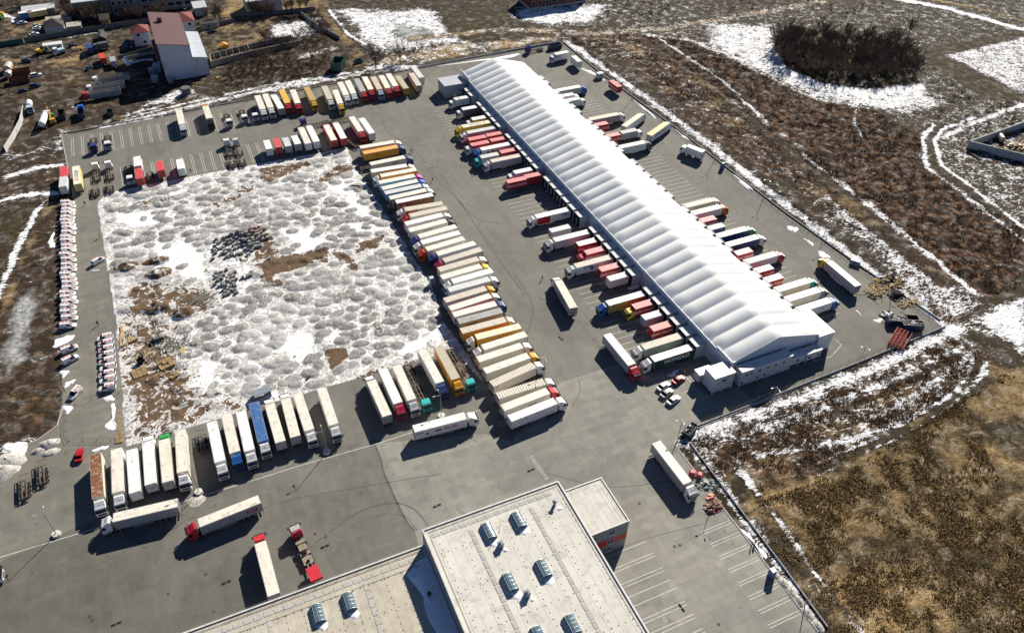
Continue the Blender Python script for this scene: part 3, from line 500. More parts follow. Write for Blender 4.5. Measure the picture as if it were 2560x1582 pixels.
def yard_material():
    m, nt, b = nodes('snowy_spoil'); p = pos(nt)
    a1 = nt.nodes.new('ShaderNodeAttribute'); a1.attribute_name = 'paint'; s1 = nt.nodes.new('ShaderNodeSeparateXYZ'); nt.links.new(a1.outputs['Vector'], s1.inputs[0])
    nf = noise(nt, p, 1.5, 6, .7, .6); nm = noise(nt, p, .42, 5, .62, 1.0); nx = noise(nt, p, 4.5, 3, .7)
    dirty = mixc(nt, ramp(nt, nf, .33, .62), (.045,.046,.047), (.36,.352,.335)); dirty = mixc(nt, math_(nt, 'MULTIPLY', ramp(nt, nx, .58, .72), .40), dirty, (.66,.65,.62)); big = noise(nt, p, .045, 3, .5, .5); dirty = mixc(nt, math_(nt, 'MULTIPLY', ramp(nt, big, .46, .62), .45), dirty, (.60,.60,.59))
    clean = mixc(nt, ramp(nt, nm, .28, .62), (.66,.66,.65), (.87,.88,.90))
    g = math_(nt, 'ADD', s1.outputs[2], math_(nt, 'ADD', math_(nt, 'MULTIPLY', math_(nt, 'SUBTRACT', nf, .5), .35), math_(nt, 'MULTIPLY', math_(nt, 'SUBTRACT', nm, .52), 1.0)))
    k = ramp(nt, g, .10, .20); ring = math_(nt, 'SUBTRACT', ramp(nt, g, .0, .06), ramp(nt, g, .08, .15), clamp=True)
    w1 = math_(nt, 'ADD', s1.outputs[0], math_(nt, 'MULTIPLY', math_(nt, 'SUBTRACT', nm, .5), 1.5))
    w1 = math_(nt, 'ADD', w1, math_(nt, 'MULTIPLY', math_(nt, 'SINE', math_(nt, 'MULTIPLY', nm, 46.0)), .16)); flat = mixc(nt, ramp(nt, w1, .36, .66), mixc(nt, ramp(nt, nf, .35, .65), (.20,.18,.155), (.46,.43,.38)), clean)
    col = mixc(nt, math_(nt, 'MULTIPLY', k, .93), flat, dirty)
    col = mixc(nt, math_(nt, 'MULTIPLY', ring, .75), col, (.86,.87,.89))
    soil = mixc(nt, ramp(nt, nf, .3, .7), (.045,.028,.018), (.20,.128,.072)); bw = math_(nt, 'ADD', s1.outputs[1], math_(nt, 'ADD', math_(nt, 'MULTIPLY', math_(nt, 'SUBTRACT', nm, .5), 2.2), math_(nt, 'MULTIPLY', math_(nt, 'SUBTRACT', nf, .5), .7)))
    col = mixc(nt, ramp(nt, bw, .44, .50), col, soil)
    rim = math_(nt, 'SUBTRACT', ramp(nt, bw, .30, .38), ramp(nt, bw, .40, .46), clamp=True); col = mixc(nt, math_(nt, 'MULTIPLY', rim, .8), col, (.84,.85,.87))
    nt.links.new(col, b.inputs['Base Color']); b.inputs['Roughness'].default_value = .8; b.inputs['Specular IOR Level'].default_value = .2; bump(nt, b, math_(nt, 'ADD', nf, math_(nt, 'MULTIPLY', nx, .5)), .8, .25)
    return m
struct('snowy_ground', grid_mesh('snowy_ground', yx, yy, zz, {'paint': np.stack([white, brown, mound], 1)}, yard_material()))
# dry grass: tufts of bent blades over the rough land
def tufts(name, poly, n, h, col, label, keep=None):
    q = np.asarray(poly); lo, hi = q.min(0), q.max(0); p = rng.uniform(lo, hi, (n*4, 2)); d = sdf(p, poly); p = p[d < -1]
    den = fbm(p, 6, 77); p = p[rng.random(len(p)) < np.clip((den-.22)*2.4, .12, 1)][:n]
    k = 5; P3 = np.repeat(p, k, 0); m = len(P3); a = rng.uniform(0, 2*math.pi, m); L = rng.uniform(.5, 1.2, m)*h; w = rng.uniform(.05, .16, m)
    off = rng.normal(0, .22, (m, 2)); lean = rng.uniform(.35, 1.1, m)
    b0 = np.stack([P3[:, 0]+off[:, 0]-w*np.sin(a), P3[:, 1]+off[:, 1]+w*np.cos(a), np.zeros(m)], 1); b1 = np.stack([P3[:, 0]+off[:, 0]+w*np.sin(a), P3[:, 1]+off[:, 1]-w*np.cos(a), np.zeros(m)], 1)
    t = np.stack([P3[:, 0]+off[:, 0]+np.cos(a)*L*lean, P3[:, 1]+off[:, 1]+np.sin(a)*L*lean, L], 1)
    co = np.stack([b0, b1, t], 1).reshape(-1, 3)
    me = bpy.data.meshes.new(name); me.from_pydata(co.tolist(), [], np.arange(len(co)).reshape(-1, 3).tolist())
    mm, nt, b = nodes(name+'_blades'); pp = pos(nt); c = mixc(nt, ramp(nt, noise(nt, pp, .35, 4, .6), .32, .68), col[0], col[1]); c = mixc(nt, ramp(nt, noise(nt, pp, 2.5, 2), .4, .7), c, col[2])
    nt.links.new(c, b.inputs['Base Color']); b.inputs['Roughness'].default_value = .9; b.inputs['Specular IOR Level'].default_value = .05; me.materials.append(mm)
    tag(link(name, me), label, 'grass', kind='stuff')
tufts('dry_grass', ZONES[4][0], 15000, .42, ((.05,.026,.014),(.22,.125,.065),(.16,.10,.055)), 'rust brown dead tussock grass covering the wide field behind the fence')
tufts('straw_grass', [(100.6,77.9),(125.7,75.9),(159.3,80.2),(193.3,85.3),(197.5,80.9),(175,80),(140,20),(95,20),(95,70)], 20000, .42, ((.040,.031,.014),(.27,.19,.085),(.46,.33,.16)), 'straw coloured and olive dead grass covering the near field')
tufts('rough_grass', ZONES[9][0], 6000, .4, ((.07,.04,.025),(.22,.13,.065),(.33,.25,.14)), 'brown grass tufts sticking through thin snow beside the lower fence')
tufts('verge_grass', ZONES[5][0], 5000, .45, ((.07,.04,.025),(.22,.12,.06),(.26,.17,.09)), 'brown grass tufts in patchy snow along the outer fence')
# ---------------------------------------------------------------- the long fabric warehouse
def fabric():
    m, nt, b = nodes('white_fabric'); c = pos(nt)
    n1 = noise(nt, c, .08, 4, .6); out = mixc(nt, ramp(nt, n1, .3, .7), (.60,.63,.635), (.70,.715,.71))
    n2 = noise(nt, c, .7, 5, .7); out = mixc(nt, math_(nt, 'MULTIPLY', ramp(nt, n2, .62, .8), .35), out, (.46,.48,.49))
    nt.links.new(out, b.inputs['Base Color']); b.inputs['Roughness'].default_value = .6; b.inputs['Specular IOR Level'].default_value = .25; return m
FABRIC = fabric()
WALLP = M('white_wall_panel', (.62,.66,.70), .5, lines=(1, 1.0, .10)); TRIM = M('pale_trim', (.70,.74,.76), .5); DOCKR = M('dock_roof_sheet', (.66,.67,.67), .5, dirt=((.40,.39,.36), .16, 1.2), lines=(1, .4, .12))
SEAL = M('dock_seal_black', (.012,.012,.014), .8)
TX0, TX1, TY0, TY1, TZ, TR, NB = 119.15, 148.75, 112.4, 312.0, 6.75, 11.0, 40
wh = thing('warehouse', 'very long white fabric roofed warehouse with loading docks down both sides', 'warehouse', (0, 0, 0))
bay = (TY1-TY0)/NB; tm_ = (TX0+TX1)/2
vs = []; fs = []; NX, NY = 20, 10
for j in range(NB):
    b0 = len(vs); sag = random.uniform(.9, 1.1)
    for q in range(NY+1):
        t = q/NY; y = TY0+bay*(j+t); s = math.sin(math.pi*t)**.9 if 0 < q < NY else 0
        for i in range(NX+1):
            u = i/NX; x = TX0-.25+(TX1-TX0+.5)*u; k = 1-abs(2*u-1); z = TZ+(TR-TZ)*k
            e = min(1, k*7+.12); z += .62*sag*s*e*(1-.30*k**6)-(.10 if k < .06 else 0)
            vs.append((x, y, z))
    for q in range(NY):
        for i in range(NX): a = b0+q*(NX+1)+i; fs.append((a, a+1, a+NX+2, a+NX+1))
me = MB().add(vs, fs).mesh('roof_fabric', FABRIC, True); link('roof', me, wh)
sm_ = MB()
for j in range(NB+1):
    y = TY0+bay*j
    for a, b_ in (((TX0-.3, TZ-.02), (tm_, TR+.06)), ((tm_, TR+.06), (TX1+.3, TZ-.02))): sm_.tube((a[0], y, a[1]), (b_[0], y, b_[1]), .07, n=5)
link('seam', sm_.mesh('seam', M('seam_cover', (.74,.77,.77), .5)), wh)
w = MB()
w.box(TX0, TX0+.2, TY0+.2, TY1-.2, 0, TZ-.15); w.box(TX1-.2, TX1, TY0+.2, TY1-.2, 0, TZ-.15); link('side_wall', w.mesh('side_wall', WALLP), wh)
for y0, nm in ((TY0, 'gable_wall'), (TY1-.2, 'gable_wall')):
    link(nm, MB().prism([(TX0, 0), (TX1, 0), (TX1, TZ-.05), (tm_, TR-.1), (TX0, TZ-.05)], y0, y0+.2).mesh(nm, WALLP), wh)
g = MB(); g.box(TX0-.42, TX0-.2, TY0-.1, TY1+.1, TZ-.28, TZ-.04); g.box(TX1+.2, TX1+.42, TY0-.1, TY1+.1, TZ-.28, TZ-.04); link('gutter', g.mesh('gutter', TRIM), wh)
for bx in ((TX0-.55, TX0-.3, TY0-.3, TY0+6.5, TZ-.8, TZ+.9), (TX0-.55, TX0-.3, TY1-9, TY1+.6, TZ-.6, TZ+1.1), (TX0-.3, TX0+1.2, TY0-.2, TY0-.02, 0, TZ+.4)): link('parapet', MB().box(*bx).mesh('parapet', TRIM), wh)
pp = MB()
for y in (TY1-7, TY1-62, TY1-120, TY1-165):
    pp = MB(); pp.tube((TX0-.35, y, 0.1), (TX0-.35, y, TZ-.3), .07); link('downpipe', pp.mesh('downpipe', TRIM), wh)
wp = MB().box(-.118, 0, -.1, .1, .06, TZ-.3).mesh('wall_post', TRIM)
for k in range(NB+1):
    link('wall_post', wp, wh, (TX0-.002, TY0+.35+(bay-.011)*k, 0)); link('wall_post', wp, wh, (TX1+.12, TY0+.35+(bay-.011)*k, 0))
def dock(side):
    d = MB(); s = 1
    d.box(-3.7, 0, -1.75, 1.75, 0, 4.65); me = d.mesh('dock_house', WALLP)
    rf = MB(); rf.box(-3.95, 0, -1.85, 1.85, 4.653, 4.77); rf.box(-3.95, -3.8, -1.85, 1.85, 4.773, 4.9); rf.box(-3.79, -.1, -1.85, -1.7, 4.773, 4.84); rf.box(-3.79, -.1, 1.7, 1.85, 4.773, 4.84)
    sl = MB(); sl.box(-4.2, -3.703, -1.72, -1.15, .75, 4.6); sl.box(-4.2, -3.703, 1.15, 1.72, .75, 4.6); sl.box(-4.25, -3.703, -1.149, 1.149, 3.95, 4.6); sl.box(-4.0, -3.703, -1.149, 1.149, .55, .9)
    dr = MB(); dr.box(-3.76, -3.703, -1.14, 1.14, .92, 3.94)
    return me, rf.mesh('dock_roof', DOCKR), sl.mesh('dock_seal', SEAL), dr.mesh('dock_door', M('dock_door_grey', (.25,.27,.29), .5, lines=(2, .5, .3)))
DK = dock(0)
for side in (0, 1):
    for k, y in enumerate(DOCKY):
        if k in GAPS: continue
        if side and k >= 36: continue
        yy_ = y if not side else y-1.0
        h = link('dock_house', DK[0], wh, (TX0-.002 if not side else TX1+.002, yy_, 0), 0 if not side else math.pi)
        for nm, me in zip(('dock_roof', 'dock_seal', 'dock_door'), DK[1:]): link(nm, me, h)
# side annexes: stacked container offices by the near gable, box at the far end
CONT = M('office_container', (.50,.52,.54), .5, lines=(0, .6, .12), dirt=((.30,.29,.28), .12, .8)); CROOF = M('container_roof_sheet', (.66,.67,.67), .5, lines=(0, 2.4, .35), dirt=((.45,.44,.42), .15, .8))
def container_office(label, x0, x1, y0, y1, levels, win, group='container offices by the warehouse', roofdark=False, legs=False, z0=0.0):
    t = thing('container_office', label, 'container office', ((x0+x1)/2, (y0+y1)/2, .05), 0, group)
    a, b_ = (x1-x0)/2, (y1-y0)/2
    for L in range(levels):
        z = z0+L*2.75; link('container', MB().box(-a, a, -b_, b_, z, z+2.65).mesh('container', CONT), t)
        if L < levels-1: link('joint', MB().box(-a+.05, a-.05, -b_+.05, b_-.05, z+2.651, z+2.749).mesh('joint', FRAME), t)
    z = z0+levels*2.75
    link('roof', MB().box(-a-.12, a+.12, -b_-.12, b_+.12, z-.098, z+.06).mesh('roof', CROOF), t)
    if legs:
        lg = MB()
        for x in np.arange(-a+.5, a, 3.0): lg.box(x-.15, x+.15, -b_+.1, -b_+.4, 0, z0-.002); lg.box(x-.15, x+.15, b_-.4, b_-.1, 0, z0-.002)
        link('foot', lg.mesh('foot', KERB), t)
    for (fx, zz_) in win:
        f = link('window', MB().box(-.45, .45, -.06, .0, -.5, .5).mesh('window', TRIM), t, (-a+fx*2*a, -b_-.001, zz_)); link('pane', MB().box(-.36, .36, -.075, -.061, -.41, .41).mesh('pane', GLASS), f)
    return t
container_office('square white roofed two storey container block at the near corner of the warehouse', 111.6, 118.2, 109.4, 113.9, 2, [(.42, 4.6), (.55, 4.6)], z0=.9, legs=True)
container_office('low white container behind the square container block', 110.6, 116.5, 114.2, 116.6, 1, [], z0=.9)
container_office('long two storey dark roofed office row along the near gable with small windows', 120.2, 137.2, 108.9, 111.6, 2, [(.05, 1.7), (.2, 4.4), (.35, 1.7), (.36, 4.4), (.52, 4.4), (.68, 4.4), (.84, 4.4), (.1, 4.4), (.5, 1.9)], z0=.5, legs=True)
container_office('single storey office container between long row and white porch end', 137.4, 142.8, 109.2, 111.6, 1, [(.5, 2.6)], z0=1.4, legs=True)
container_office('white porch container with tall windows at the right end of the gable row', 143.0, 148.2, 109.0, 111.4, 1, [(.2, 2.6), (.8, 2.6)], z0=1.4, legs=True)
dt = thing('gate_hall', 'white panelled tall hall on the sunlit corner of the warehouse', 'hall', (151.6, 117.2, .05))
link('wall', MB().box(-2.7, 2.7, -5.4, 5.4, 0, 6.2).mesh('wall', WALLP), dt); link('roof', MB().box(-2.85, 2.85, -5.5, 5.5, 6.203, 6.34).mesh('roof', CROOF), dt)
for i in range(3):
    for j in range(2): link('panel', MB().box(-2.4+1.65*i, -1.0+1.65*i, -5.46, -5.402, .5+2.9*j, 3.0+2.9*j).mesh('panel', TRIM), dt)
bt = thing('electrical_house', 'grey square service house at the far left corner of the warehouse', 'service house', (112.6, 308.2, .05))
link('wall', MB().box(-4.8, 5.4, -4.3, 4.3, 0, 5.4).mesh('wall', M('grey_panel', (.30,.33,.37), .6, lines=(1, 2.1, .2))), bt); link('roof', MB().box(-4.95, 5.5, -4.45, 4.45, 5.403, 5.56).mesh('roof', M('grey_roof_sheet', (.42,.45,.48), .5, lines=(1, 2.8, .2))), bt)
link('door', MB().box(-.5, .5, -4.36, -4.302, 0, 2.1).mesh('door', TRIM), bt); link('canopy', MB().box(-1.4, 1.6, -6.6, -4.31, 2.5, 2.62).mesh('canopy', DOCKR), bt)
# ---------------------------------------------------------------- depot at the bottom: two flat roofs and a three storey annexe
MEMB = M('pale_roof_membrane', (.60,.585,.53), .75, var=.14, scale=.12, dirt=((.40,.375,.33), .24, .45), bmp=.1)
MEMB2 = M('weathered_roof_membrane', (.50,.465,.385), .8, var=.2, scale=.15, dirt=((.33,.295,.24), .30, .5), bmp=.1)
GWALL = M('grey_cladding', (.22,.235,.25), .5, lines=(0, 1.2, .15)); REDB = M('red_cladding', (.50,.02,.03), .45); EDGE = M('roof_edge_metal', (.58,.57,.53), .5)
PAVER = M('roof_paver', (.44,.43,.40), .8, dirt=((.3,.29,.26), .15, 1.0)); BOLT = M('bitumen_dot', (.06,.055,.05), .8)
SKYG = M('skylight_sheet', (.10,.17,.21), .12, var=.25, scale=1.4); ALU = M('aluminium', (.60,.62,.63), .4, .5)
def depot(label, x0, x1, y0, y1, zt, memb, group=None):
    t = thing('depot_building', label, 'building', (0, 0, 0))
    link('wall', MB().box(x0, x1, y0, y1, 0, zt-.3).mesh('wall', GWALL), t)
    link('roof', MB().box(x0+.3, x1-.3, y0+.3, y1-.3, zt-.298, zt-.15).mesh('roof', memb), t)
    e = MB(); e.box(x0-.06, x0+.298, y0, y1, zt-.297, zt+.12); e.box(x1-.298, x1+.06, y0, y1, zt-.297, zt+.12); e.box(x0+.3, x1-.3, y1-.298, y1+.06, zt-.297, zt+.12); e.box(x0+.3, x1-.3, y0-.06, y0+.298, zt-.297, zt+.12)
    link('parapet', e.mesh('parapet', EDGE), t)
    r = MB()
    for x in np.arange(x0+1, x1-.5, 2.2): r.tube((x, y1-.15, zt+.1), (x, y1-.15, zt+1.0), .02, n=4); 
    for z in (.55, 1.0): r.tube((x0+.3, y1-.15, zt+z), (x1-.3, y1-.15, zt+z), .014, n=4)
    link('railing', r.mesh('railing', GALV), t)
    return t
def skylight(parent, x, y, z):
    s = link('skylight', MB().box(-1.3, 1.3, -1.9, 1.9, 0, .34).mesh('skylight_curb', ALU) if 'sk0' not in _cache else _cache['sk0'], parent, (x, y, z)); _cache['sk0'] = s.data
    if 'sk1' not in _cache:
        d = MB(); n = 10; pr = [(-1.2*math.cos(math.pi*i/n), .34+.75*math.sin(math.pi*i/n)) for i in range(n+1)]
        d.prism([(a, b_) for a, b_ in pr][::-1], -1.8, 1.8); _cache['sk1'] = d.mesh('dome', SKYG, False)
        f = MB()
        for y_ in (-1.84, -.9, 0, .9, 1.84):
            q = [(-1.23*math.cos(math.pi*i/n), .34+.78*math.sin(math.pi*i/n)) for i in range(n+1)]
            for a, b_ in zip(q, q[1:]): f.tube((a[0], y_, a[1]), (b_[0], y_, b_[1]), .035, n=4)
        for i in (3, 5, 7): f.tube((-1.23*math.cos(math.pi*i/n), -1.84, .34+.78*math.sin(math.pi*i/n)), (-1.23*math.cos(math.pi*i/n), 1.84, .34+.78*math.sin(math.pi*i/n)), .03, n=4)
        _cache['sk2'] = f.mesh('glazing_bar', ALU)
    link('dome', _cache['sk1'], s); link('glazing_bar', _cache['sk2'], s)
    return s
def laps(parent, x0, x1, y0, y1, z, step):
    b = MB()
    for x in np.arange(x0+1.2, x1, step): b.box(x-.025, x+.025, y0, y1, z, z+.012)
    link('membrane_lap', b.mesh('membrane_lap', M('lap_grey', (.40,.385,.35), .8)), parent)
def roof_snow(parent, pts, z):
    q = np.array(pts); c = q.mean(0); b = MB(); out = []
    for i in range(len(q)):
        a, d = q[i], q[(i+1) % len(q)]
        for t in (0, .5): out.append(a+(d-a)*t+rng.normal(0, .08, 2))
    k = len(out); vs = [(x, y, z) for x, y in out]+[(c[0]+(x-c[0])*.75, c[1]+(y-c[1])*.75, z+.13) for x, y in out]+[(c[0], c[1], z+.16)]
    b.add(vs, [(i, (i+1) % k, k+(i+1) % k, k+i) for i in range(k)]+[(k+i, k+(i+1) % k, 2*k) for i in range(k)])
    link('snow_remnant', b.mesh('snow_remnant', SNOW, True), parent)
main = depot('large pale flat roofed depot building with arched skylights filling the bottom of the scene', 24.2, 56.2, 20, 92.6, 12, MEMB)
low = depot('lower weathered flat roof depot wing left of the big pale roof', -70, 24.1, 20, 92.35, 6.9, MEMB2)
ann = thing('annexe_building', 'three storey grey annexe with a red band and pale flat roof', 'building', (0, 0, 0))
an = MB(); an.box(56.27, 66.5, 78.5, 91.0, 0, 3.3); an.box(56.27, 66.5, 78.5, 91.0, 5.6, 9.6); link('wall', an.mesh('wall', GWALL), ann)
link('red_band', MB().box(56.27, 66.52, 78.48, 91.02, 3.303, 5.597).mesh('red_band', REDB), ann); link('roof', MB().box(56.5, 66.3, 78.7, 90.8, 9.602, 9.7).mesh('roof', MEMB), ann)
e = MB(); e.box(66.302, 66.58, 78.42, 91.08, 9.602, 9.9); e.box(56.27, 66.3, 78.42, 78.69, 9.602, 9.9); e.box(56.27, 66.3, 90.81, 91.08, 9.602, 9.9); link('parapet', e.mesh('parapet', EDGE), ann)
r = MB()
for y in np.arange(79, 91, 2): r.tube((66.2, y, 9.9), (66.2, y, 10.7), .02, n=4)
for x in np.arange(57, 66, 2): r.tube((x, 90.7, 9.9), (x, 90.7, 10.7), .02, n=4)
r.tube((66.2, 79, 10.6), (66.2, 90.7, 10.6), .015, n=4); r.tube((57, 90.7, 10.6), (66.2, 90.7, 10.6), .015, n=4); link('railing', r.mesh('railing', GALV), ann)
for x, z, wd in ((62.4, 8.0, 1.3), (62.4, 4.5, 1.3), (62.4, 1.6, 1.1), (57.9, 8.0, 1.0), (57.9, 4.5, 1.0)):
    f = link('window', MB().box(-wd/2-.1, wd/2+.1, -.09, -.002, -.75, .75).mesh('window', TRIM), ann, (x, 78.478, z)); link('pane', MB().box(-wd/2, -.05, -.11, -.092, -.65, .65).box(.05, wd/2, -.11, -.092, -.65, .65).mesh('pane', GLASS), f)
    link('sill', MB().box(-wd/2-.2, wd/2+.2, -.2, -.002, -.86, -.755).mesh('sill', TRIM), f)
for px in ((36.8,86.6),(43.7,86.6),(43.5,74.2),(36.1,74.1),(43.4,61.4),(36.6,61.8)):
    x, y = px[:2]; skylight(main, x, y, 11.86); 
    roof_snow(main, [(x-.9, y-2.0), (x+1.3, y-2.0), (x+.9+random.random()*.5, y-3.3), (x, y-3.8), (x-.7, y-3.1)], 11.852)
for px in ((-0.2,85.7),(6.1,85.7)):
    x, y = px[:2]; skylight(low, x, y, 6.76)
    roof_snow(low, [(x-1.0, y-2.0), (x+1.4, y-2.0), (x+1.3, y-3.0), (x+.5, y-3.9), (x-.4, y-3.2)], 6.752)
def hood(parent, x, y, z, rnd=False):
    b = MB()
    if rnd: b.tube((0, 0, 0), (0, 0, 1.3), .35, n=12).tube((0, 0, 1.35), (0, 0, 1.6), .55, .2, n=12)
    else: b.box(-.5, .5, -.5, .5, 0, 1.1).box(-.62, .62, -.62, .62, 1.15, 1.35, tx=.12, ty=.12).tube((0, 0, 1.36), (0, 0, 1.7), .22, n=10)
    link('vent_hood', b.mesh('vent_hood', M('vent_grey', (.22,.26,.31), .5)), parent, (x, y, z))
    roof_snow(parent, [(x+.1, y-.7), (x+1.1, y-.8), (x+1.2, y-1.6), (x+.2, y-1.7)], z)
laps(main, 24.7, 55.8, 20.5, 92.0, 11.852, 2.37); laps(low, -60, 23.6, 20.5, 91.8, 6.752, 1.7); laps(ann, 56.6, 66.2, 78.8, 90.7, 9.702, 1.6)
for px, rd in (((37.8,82.6), 0), ((38.2,70.5), 0), ((52.6,87.3), 1)): hood(main, px[0], px[1], 11.852, rd)
wk = MB(); bo = MB()
for i in range(14):
    x = 26.5+2.0*i
    if i % 2 == 0 or True: wk.box(x-.85, x+.85, 90.0, 90.9, 11.853, 11.92)
link('walkway', wk.mesh('walkway', PAVER), main)
for xw in (33.6, 47.6):
    wk = MB()
    for i in range(34): wk.box(xw-.45, xw+.45, 21+2.0*i, 22.7+2.0*i, 11.853, 11.92)
    link('walkway', wk.mesh('walkway', PAVER), main)
for x in np.arange(26.5, 55.5, 4.75):
    for y in np.arange(22, 89, 1.5): bo.box(x-.09, x+.09, y-.09, y+.09, 11.853, 11.89)
for y in np.arange(30, 88, 9.3):
    for x in np.arange(26, 55, 1.6): bo.box(x-.09, x+.09, y-.09, y+.09, 11.853, 11.891)
link('fixing', bo.mesh('fixing', BOLT), main)
wk = MB(); bo = MB()
for i in range(32):
    wk.box(-40+2.0*i, -38.3+2.0*i, 89.4, 90.3, 6.753, 6.82)
link('walkway', wk.mesh('walkway', PAVER), low)
for xw in (-9.3, 10.2):
    wk = MB()
    for i in range(34): wk.box(xw-.45, xw+.45, 21+2.0*i, 22.7+2.0*i, 6.753, 6.82)
    link('walkway', wk.mesh('walkway', PAVER), low)
for x in np.arange(-30, 23, 3.4):
    for y in np.arange(40, 91, 1.5): bo.box(x-.09, x+.09, y-.09, y+.09, 6.753, 6.79)
for y in np.arange(60, 90, 7):
    for x in np.arange(-30, 23, 1.5): bo.box(x-.09, x+.09, y-.09, y+.09, 6.753, 6.791)
link('fixing', bo.mesh('fixing', BOLT), low)
lc = MB()
for x in np.arange(-28, 23, 4.2): lc.tube((x, 92.1, 6.98), (x+.1, 92.2, 7.9), .02, n=4)
lc.tube((-30, 91.2, 6.85), (23, 91.2, 6.85), .03, n=4); lc.tube((-30, 88.2, 6.82), (23, 88.2, 6.82), .025, n=4); link('lightning_wire', lc.mesh('lightning_wire', BOLT), low)
lc = MB(); lc.tube((25, 91.5, 11.95), (55.5, 91.5, 11.95), .03, n=4); lc.tube((55.2, 22, 11.95), (55.2, 91, 11.95), .03, n=4); lc.tube((25.3, 22, 11.95), (25.3, 91, 11.95), .03, n=4)
ax, ay = (38.9,85.7)
lc.tube((ax, ay, 11.85), (ax+.5, ay+.8, 15.5), .035, n=4); lc.tube((ax, ay, 14.3), (ax-1.0, ay-.3, 14.1), .02, n=4)
link('lightning_wire', lc.mesh('lightning_wire', BOLT), main)
roof_snow(low, [(18.6, 87.2), (23.9, 90.5), (23.95, 78), (23.9, 62), (21.5, 62), (20.2, 70), (19.5, 76), (19.8, 80), (20.6, 82.5)], 6.752)
for px, rr in (((21.4,80.9), 1.1),):
    link('vent_pipe', MB().tube((0, 0, 0), (0, 0, .7), .3, n=10).tube((0, 0, .72), (0, 0, .95), .45, .1, n=10).mesh('vent_pipe', BOLT), low, (px[0], px[1], 6.92))
# ---------------------------------------------------------------- buildings beyond
def house(name, label, cat, x0, x1, y0, y1, h, walls, roofm_, kind='flat', rise=2.0, win=(), rz=0, group=None):
    t = thing(name, label, cat, ((x0+x1)/2, (y0+y1)/2, 0), rz, group); a, b_ = (x1-x0)/2, (y1-y0)/2
    link('wall', MB().box(-a, a, -b_, b_, 0, h).mesh('wall', walls), t)
    r = MB(); o = .35
    if kind == 'flat': r.box(-a-.2, a+.2, -b_-.2, b_+.2, h+.003, h+.25)
    elif kind == 'hip': r.box(-a-o, a+o, -b_-o, b_+o, h+.003, h+rise, tx=min(a, b_)*.95+o, ty=b_*.92+o)
    elif kind == 'gable': r.prism([(-b_-o, h-.1), (b_+o, h-.1), (b_+o, h+.1), (0, h+rise), (-b_-o, h+.1)], -a-o, a+o); r.v = [(y, x, z) for x, y, z in r.v]; r.f = [f[::-1] for f in r.f]
    elif kind == 'mono': r.prism([(-b_-o, h+.003), (b_+o, h+.003), (b_+o, h+rise), (-b_-o, h+.2)], -a-o, a+o); r.v = [(y, x, z) for x, y, z in r.v]; r.f = [f[::-1] for f in r.f]
    link('roof', r.mesh('roof', roofm_), t)
    for (fx, z, ww, hh) in win:
        f = link('window', MB().box(-ww/2-.12, ww/2+.12, -.06, -.002, -hh/2-.12, hh/2+.12).mesh('window', TRIM), t, (-a+fx*2*a, -b_-.001, z)); link('pane', MB().box(-ww/2, ww/2, -.09, -.062, -hh/2, hh/2).mesh('pane', GLASS), f)
    return t
WHW = M('white_render', (.50,.52,.55), .8, dirt=((.36,.36,.37), .10, .3)); BRW = M('brown_roof_sheet', (.115,.050,.048), .55, lines=(1, 1.0, .12), var=.1); REDR = M('red_tile_roof', (.20,.06,.055), .7, lines=(1, .5, .2)); DKR = M('dark_shingle', (.075,.07,.068), .8); GRW = M('grey_brick_wall', (.24,.235,.225), .8, dirt=((.14,.13,.12), .18, .4)); PALER = M('pale_sheet_roof', (.52,.56,.56), .5, lines=(0, 1.2, .15)); GREYS = M('grey_sheet_roof', (.44,.48,.53), .5, lines=(1, 1.0, .12))
bh = thing('warehouse_house', 'tall windowless white hall with a sloping brown roof and lower grey lean to', 'building', (0, 0, 0))
link('wall', MB().prism([(-1.5, 0), (11.5, 0), (11.5, 14.5), (-1.5, 16.7)], 365.3, 405.5).mesh('wall', WHW), bh); link('lean_to', MB().prism([(11.503, 0), (17.3, 0), (17.3, 8.1), (11.503, 9.0)], 365.5, 396.5).mesh('lean_to', WHW), bh)
link('roof', MB().prism([(-1.9, 16.78), (11.7, 14.48), (11.7, 14.75), (-1.9, 17.05)], 364.9, 405.9).mesh('roof', BRW), bh); link('lean_to_roof', MB().prism([(11.504, 9.01), (17.6, 8.07), (17.6, 8.3), (11.504, 9.25)], 365.1, 396.9).mesh('lean_to_roof', GREYS), bh)
link('chimney', MB().box(1.3, 3.2, 392, 394, 16.2, 18.4).mesh('chimney', BRW), bh)
house('house', 'white house with a red tiled roof left of the tall white hall', 'house', -11.2, -3.6, 410.4, 420, 6.2, WHW, REDR, 'hip', 2.4, ((.33, 5.3, 1.3, 1.4), (.62, 1.8, 1.3, 1.2)))
house('house', 'white house with a red roof half hidden behind the tall white hall', 'house', 8.5, 18.2, 419.5, 432, 5.6, WHW, REDR, 'hip', 2.6, ((.75, 4.2, 1.4, 1.3),))
house('outbuilding', 'small red roofed outbuilding squeezed against the tall white hall', 'outbuilding', -3.3, -1.6, 380, 405, 3.6, WHW, REDR, 'mono', 1.0, ((.5, 2.0, .9, 1.1),))
lw = [(f, z, 1.5, 1.7) for f in (.03, .1, .17, .24) for z in (3.0, 6.6, 10.2)]+[(f, z, 3.0, 1.9) for f in (.40, .50, .60, .71, .81, .92) for z in (3.0, 6.6, 10.2)]
house('apartment_block', 'long grey three storey building with rows of dark windows at the top edge', 'building', -18, 22, 455, 469, 12, GRW, PALER, 'flat', win=lw)
house('apartment_block', 'lower grey wing with pale roof adjoining the long grey building', 'building', -36, -18.3, 458, 470, 8, GRW, PALER, 'flat', win=[(.85, 4.4, 1.5, 1.6), (.7, 4.4, 1.5, 1.6)])
house('house', 'small white bungalow with a dark hipped roof and snowless eaves', 'house', -50.1, -41.6, 441.8, 451, 3.0, WHW, DKR, 'hip', 2.8)
